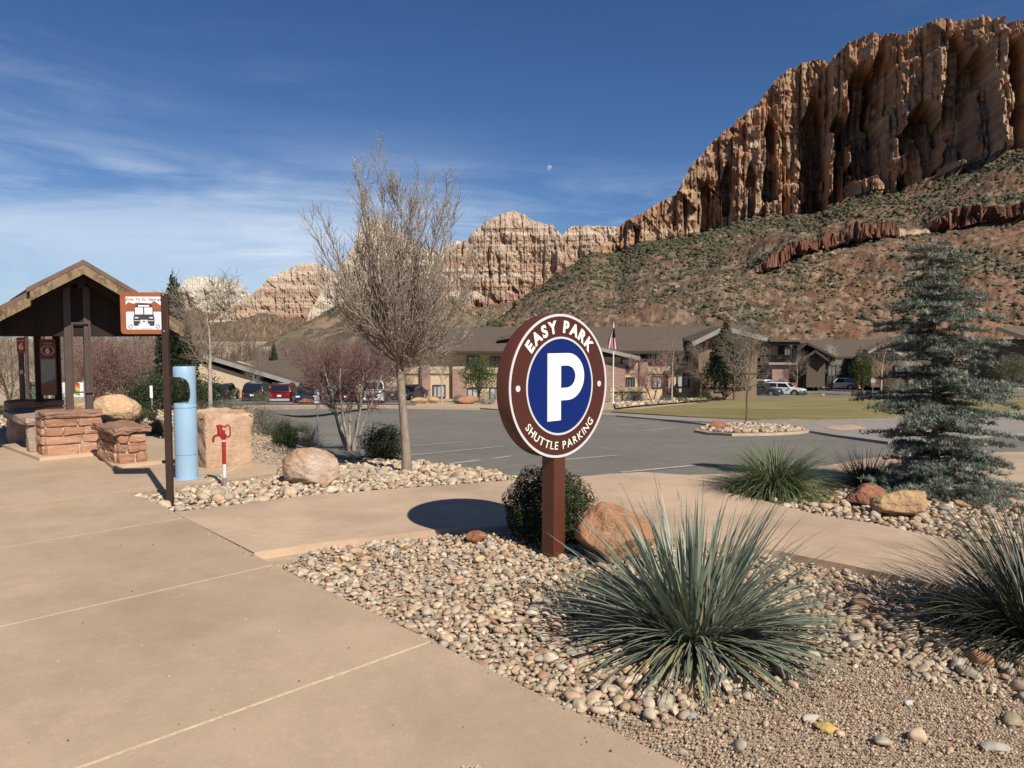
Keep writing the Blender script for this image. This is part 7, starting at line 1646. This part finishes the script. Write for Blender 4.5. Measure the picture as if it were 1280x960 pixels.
# pale gravel banks of the far beds
bx_ = world_poly([(770, 512), (800, 508.5), (860, 503.5), (905, 499), (905, 496.5), (850, 499.5), (790, 504), (768, 507)])
fb = sheet('far_bed', bx_, .10, M_PEA, kind='structure', grid=0)
me, n_ = stones('cobbles', '', bx_, .42, (.10, .26), np.random.default_rng(77), POOL0, zoff=.10); o = link('loose_gravel', me, M_STONE, fb); o['kind'] = 'stuff'
def flag():
    Y = 62.; b = B(766.5, Y); h = at(766, 404, Y).z - b.z; t = thing('flagpole', 'slim white flagpole beside the round sign', 'flagpole', b); cyl('pole', (0, 0, 0), (0, 0, h), .055, M_SIGNW, t, r1=.04, n=10); cyl('base', (0, 0, 0), (0, 0, .12), .16, M_SIGNW, t, n=12)
    o = cyl('finial', (0, 0, h), (0, 0, h + .14), .07, M_BOLT, t, r1=.03, n=8)
    zt = at(766, 410, Y).z; zb = at(766, 436, Y).z; hh_ = zt - zb; n = 15; m = 24; V, Fc, mi = [], [], []
    # the cloth hangs limp from its hoist: gathered folds falling to the left and right of the pole
    for j in range(m + 1):
        v = j / m
        for i in range(27):
            u = i / 26; drop = v * hh_ * (1 - .1 * u) ; wdt = (.10 + .62 * v)
            x = (u - .68) * 1.5 * wdt + .06 * math.sin(u * 17 + v * 3) * v; y = .16 * math.sin(u * 13 + v * 2) * (.3 + .7 * v) - .12; V.append((x, y, -drop - .25 * u * v))
    st = []
    for j in range(m):
        for i in range(26):
            a = j * 27 + i; Fc.append((a, a + 1, a + 28, a + 27)); band = int((i / 26) * 13); mi.append(2 if (j < m * .42 and i > 9) else (0 if band % 2 == 0 else 1))
    me = pymesh('flag', V, Fc, True)
    for c, nm in (((.30, .012, .02), 'flag_red'), ((.62, .58, .58), 'flag_white'), ((.012, .014, .06), 'flag_blue')): me.materials.append(mat(nm, c, rough=.8, transl=.15))
    me.polygons.foreach_set('material_index', np.array(mi, np.int32)); o = bpy.data.objects.new('flag', me); C.objects.link(o); o.location = (b.x, Y, zt)
    sm = o.modifiers.new('thick', 'SOLIDIFY'); sm.thickness = .012
    tag(o, 'limp red white and blue striped flag hanging on the white pole', 'flag')
flag()
def far_signs():
    b = B(898, 82); t = thing('parking_sign', 'small blue accessible parking sign in front of the dark evergreen', 'sign', b); zt = wz(465, 82) - b.z; cyl('post', (0, 0, 0), (0, 0, zt), .04, M_GALV, t, n=8); box('plate', (0, -.05, zt - .32), (.50, .02, .58), mat('access_blue', (.03, .20, .55), rough=.5), t)
    bm = bmesh.new(); add_cyl(bm, (-.03, -.064, zt - .16), (-.03, -.060, zt - .16), .05, None, 10); add_box(bm, (-.03, -.062, zt - .29), (.05, .006, .16)); add_box(bm, (.06, -.062, zt - .38), (.14, .006, .04)); add_box(bm, (.12, -.062, zt - .45), (.04, .006, .12)); bmesh_obj('symbol', bm, M_SIGNW, t)
    b = B(1091, 84); t = thing('traffic_sign', 'back of a grey square sign on a post at the lawn edge', 'sign', b); zt = wz(473, 84) - b.z; cyl('post', (0, 0, 0), (0, 0, zt), .035, M_GALV, t, n=8); box('plate', (0, -.04, zt - .25), (.48, .02, .5), mat('sign_back_grey', (.30, .31, .31), rough=.5), t)
    b = B(1020, 103); t = thing('rubbish_bin', 'dark slim rubbish bin in front of the far white car', 'bin', b); z = 1.05; cyl('body', (0, 0, 0), (0, 0, z), .24, M_BLK, t, n=14); cyl('lid', (0, 0, z), (0, 0, z + .18), .26, M_BLK, t, r1=.16, n=14)
    b = B(420, 70); t = thing('transformer_box', 'pale green transformer box behind the navy blue SUV', 'utility box', B(412, 73)); box('cabinet', (0, 0, .75), (1.6, 1.2, 1.5), mat('pale_green_metal', (.30, .38, .30), rough=.6), t, bevel=.04); box('door_panel', (0, -.61, .7), (1.3, .03, 1.2), mat('pale_green_door', (.27, .35, .28), rough=.6), t); box('lid', (0, 0, 1.53), (1.66, 1.26, .06), mat('green_lid', (.25, .33, .26), rough=.6), t)
    b = B(984, 97); t = thing('information_board', 'brown information panel beside the white crossover', 'sign', B(992, 92)); box('panel', (0, 0, .95), (.9, .06, .9), mat('brown_panel', (.22, .09, .05), rough=.6), t); box('post', (-.3, .05, .4), (.08, .05, .8), M_TIMBER, t); box('post', (.3, .05, .4), (.08, .05, .8), M_TIMBER, t)
far_signs()
tt = sum(len(o.data.polygons) * (2 if len(o.data.polygons) and o.data.polygons[0].loop_total == 4 else 1) for o in C.objects if o.type == 'MESH'); print('TRIS', tt, 'OBJ', len(C.objects))
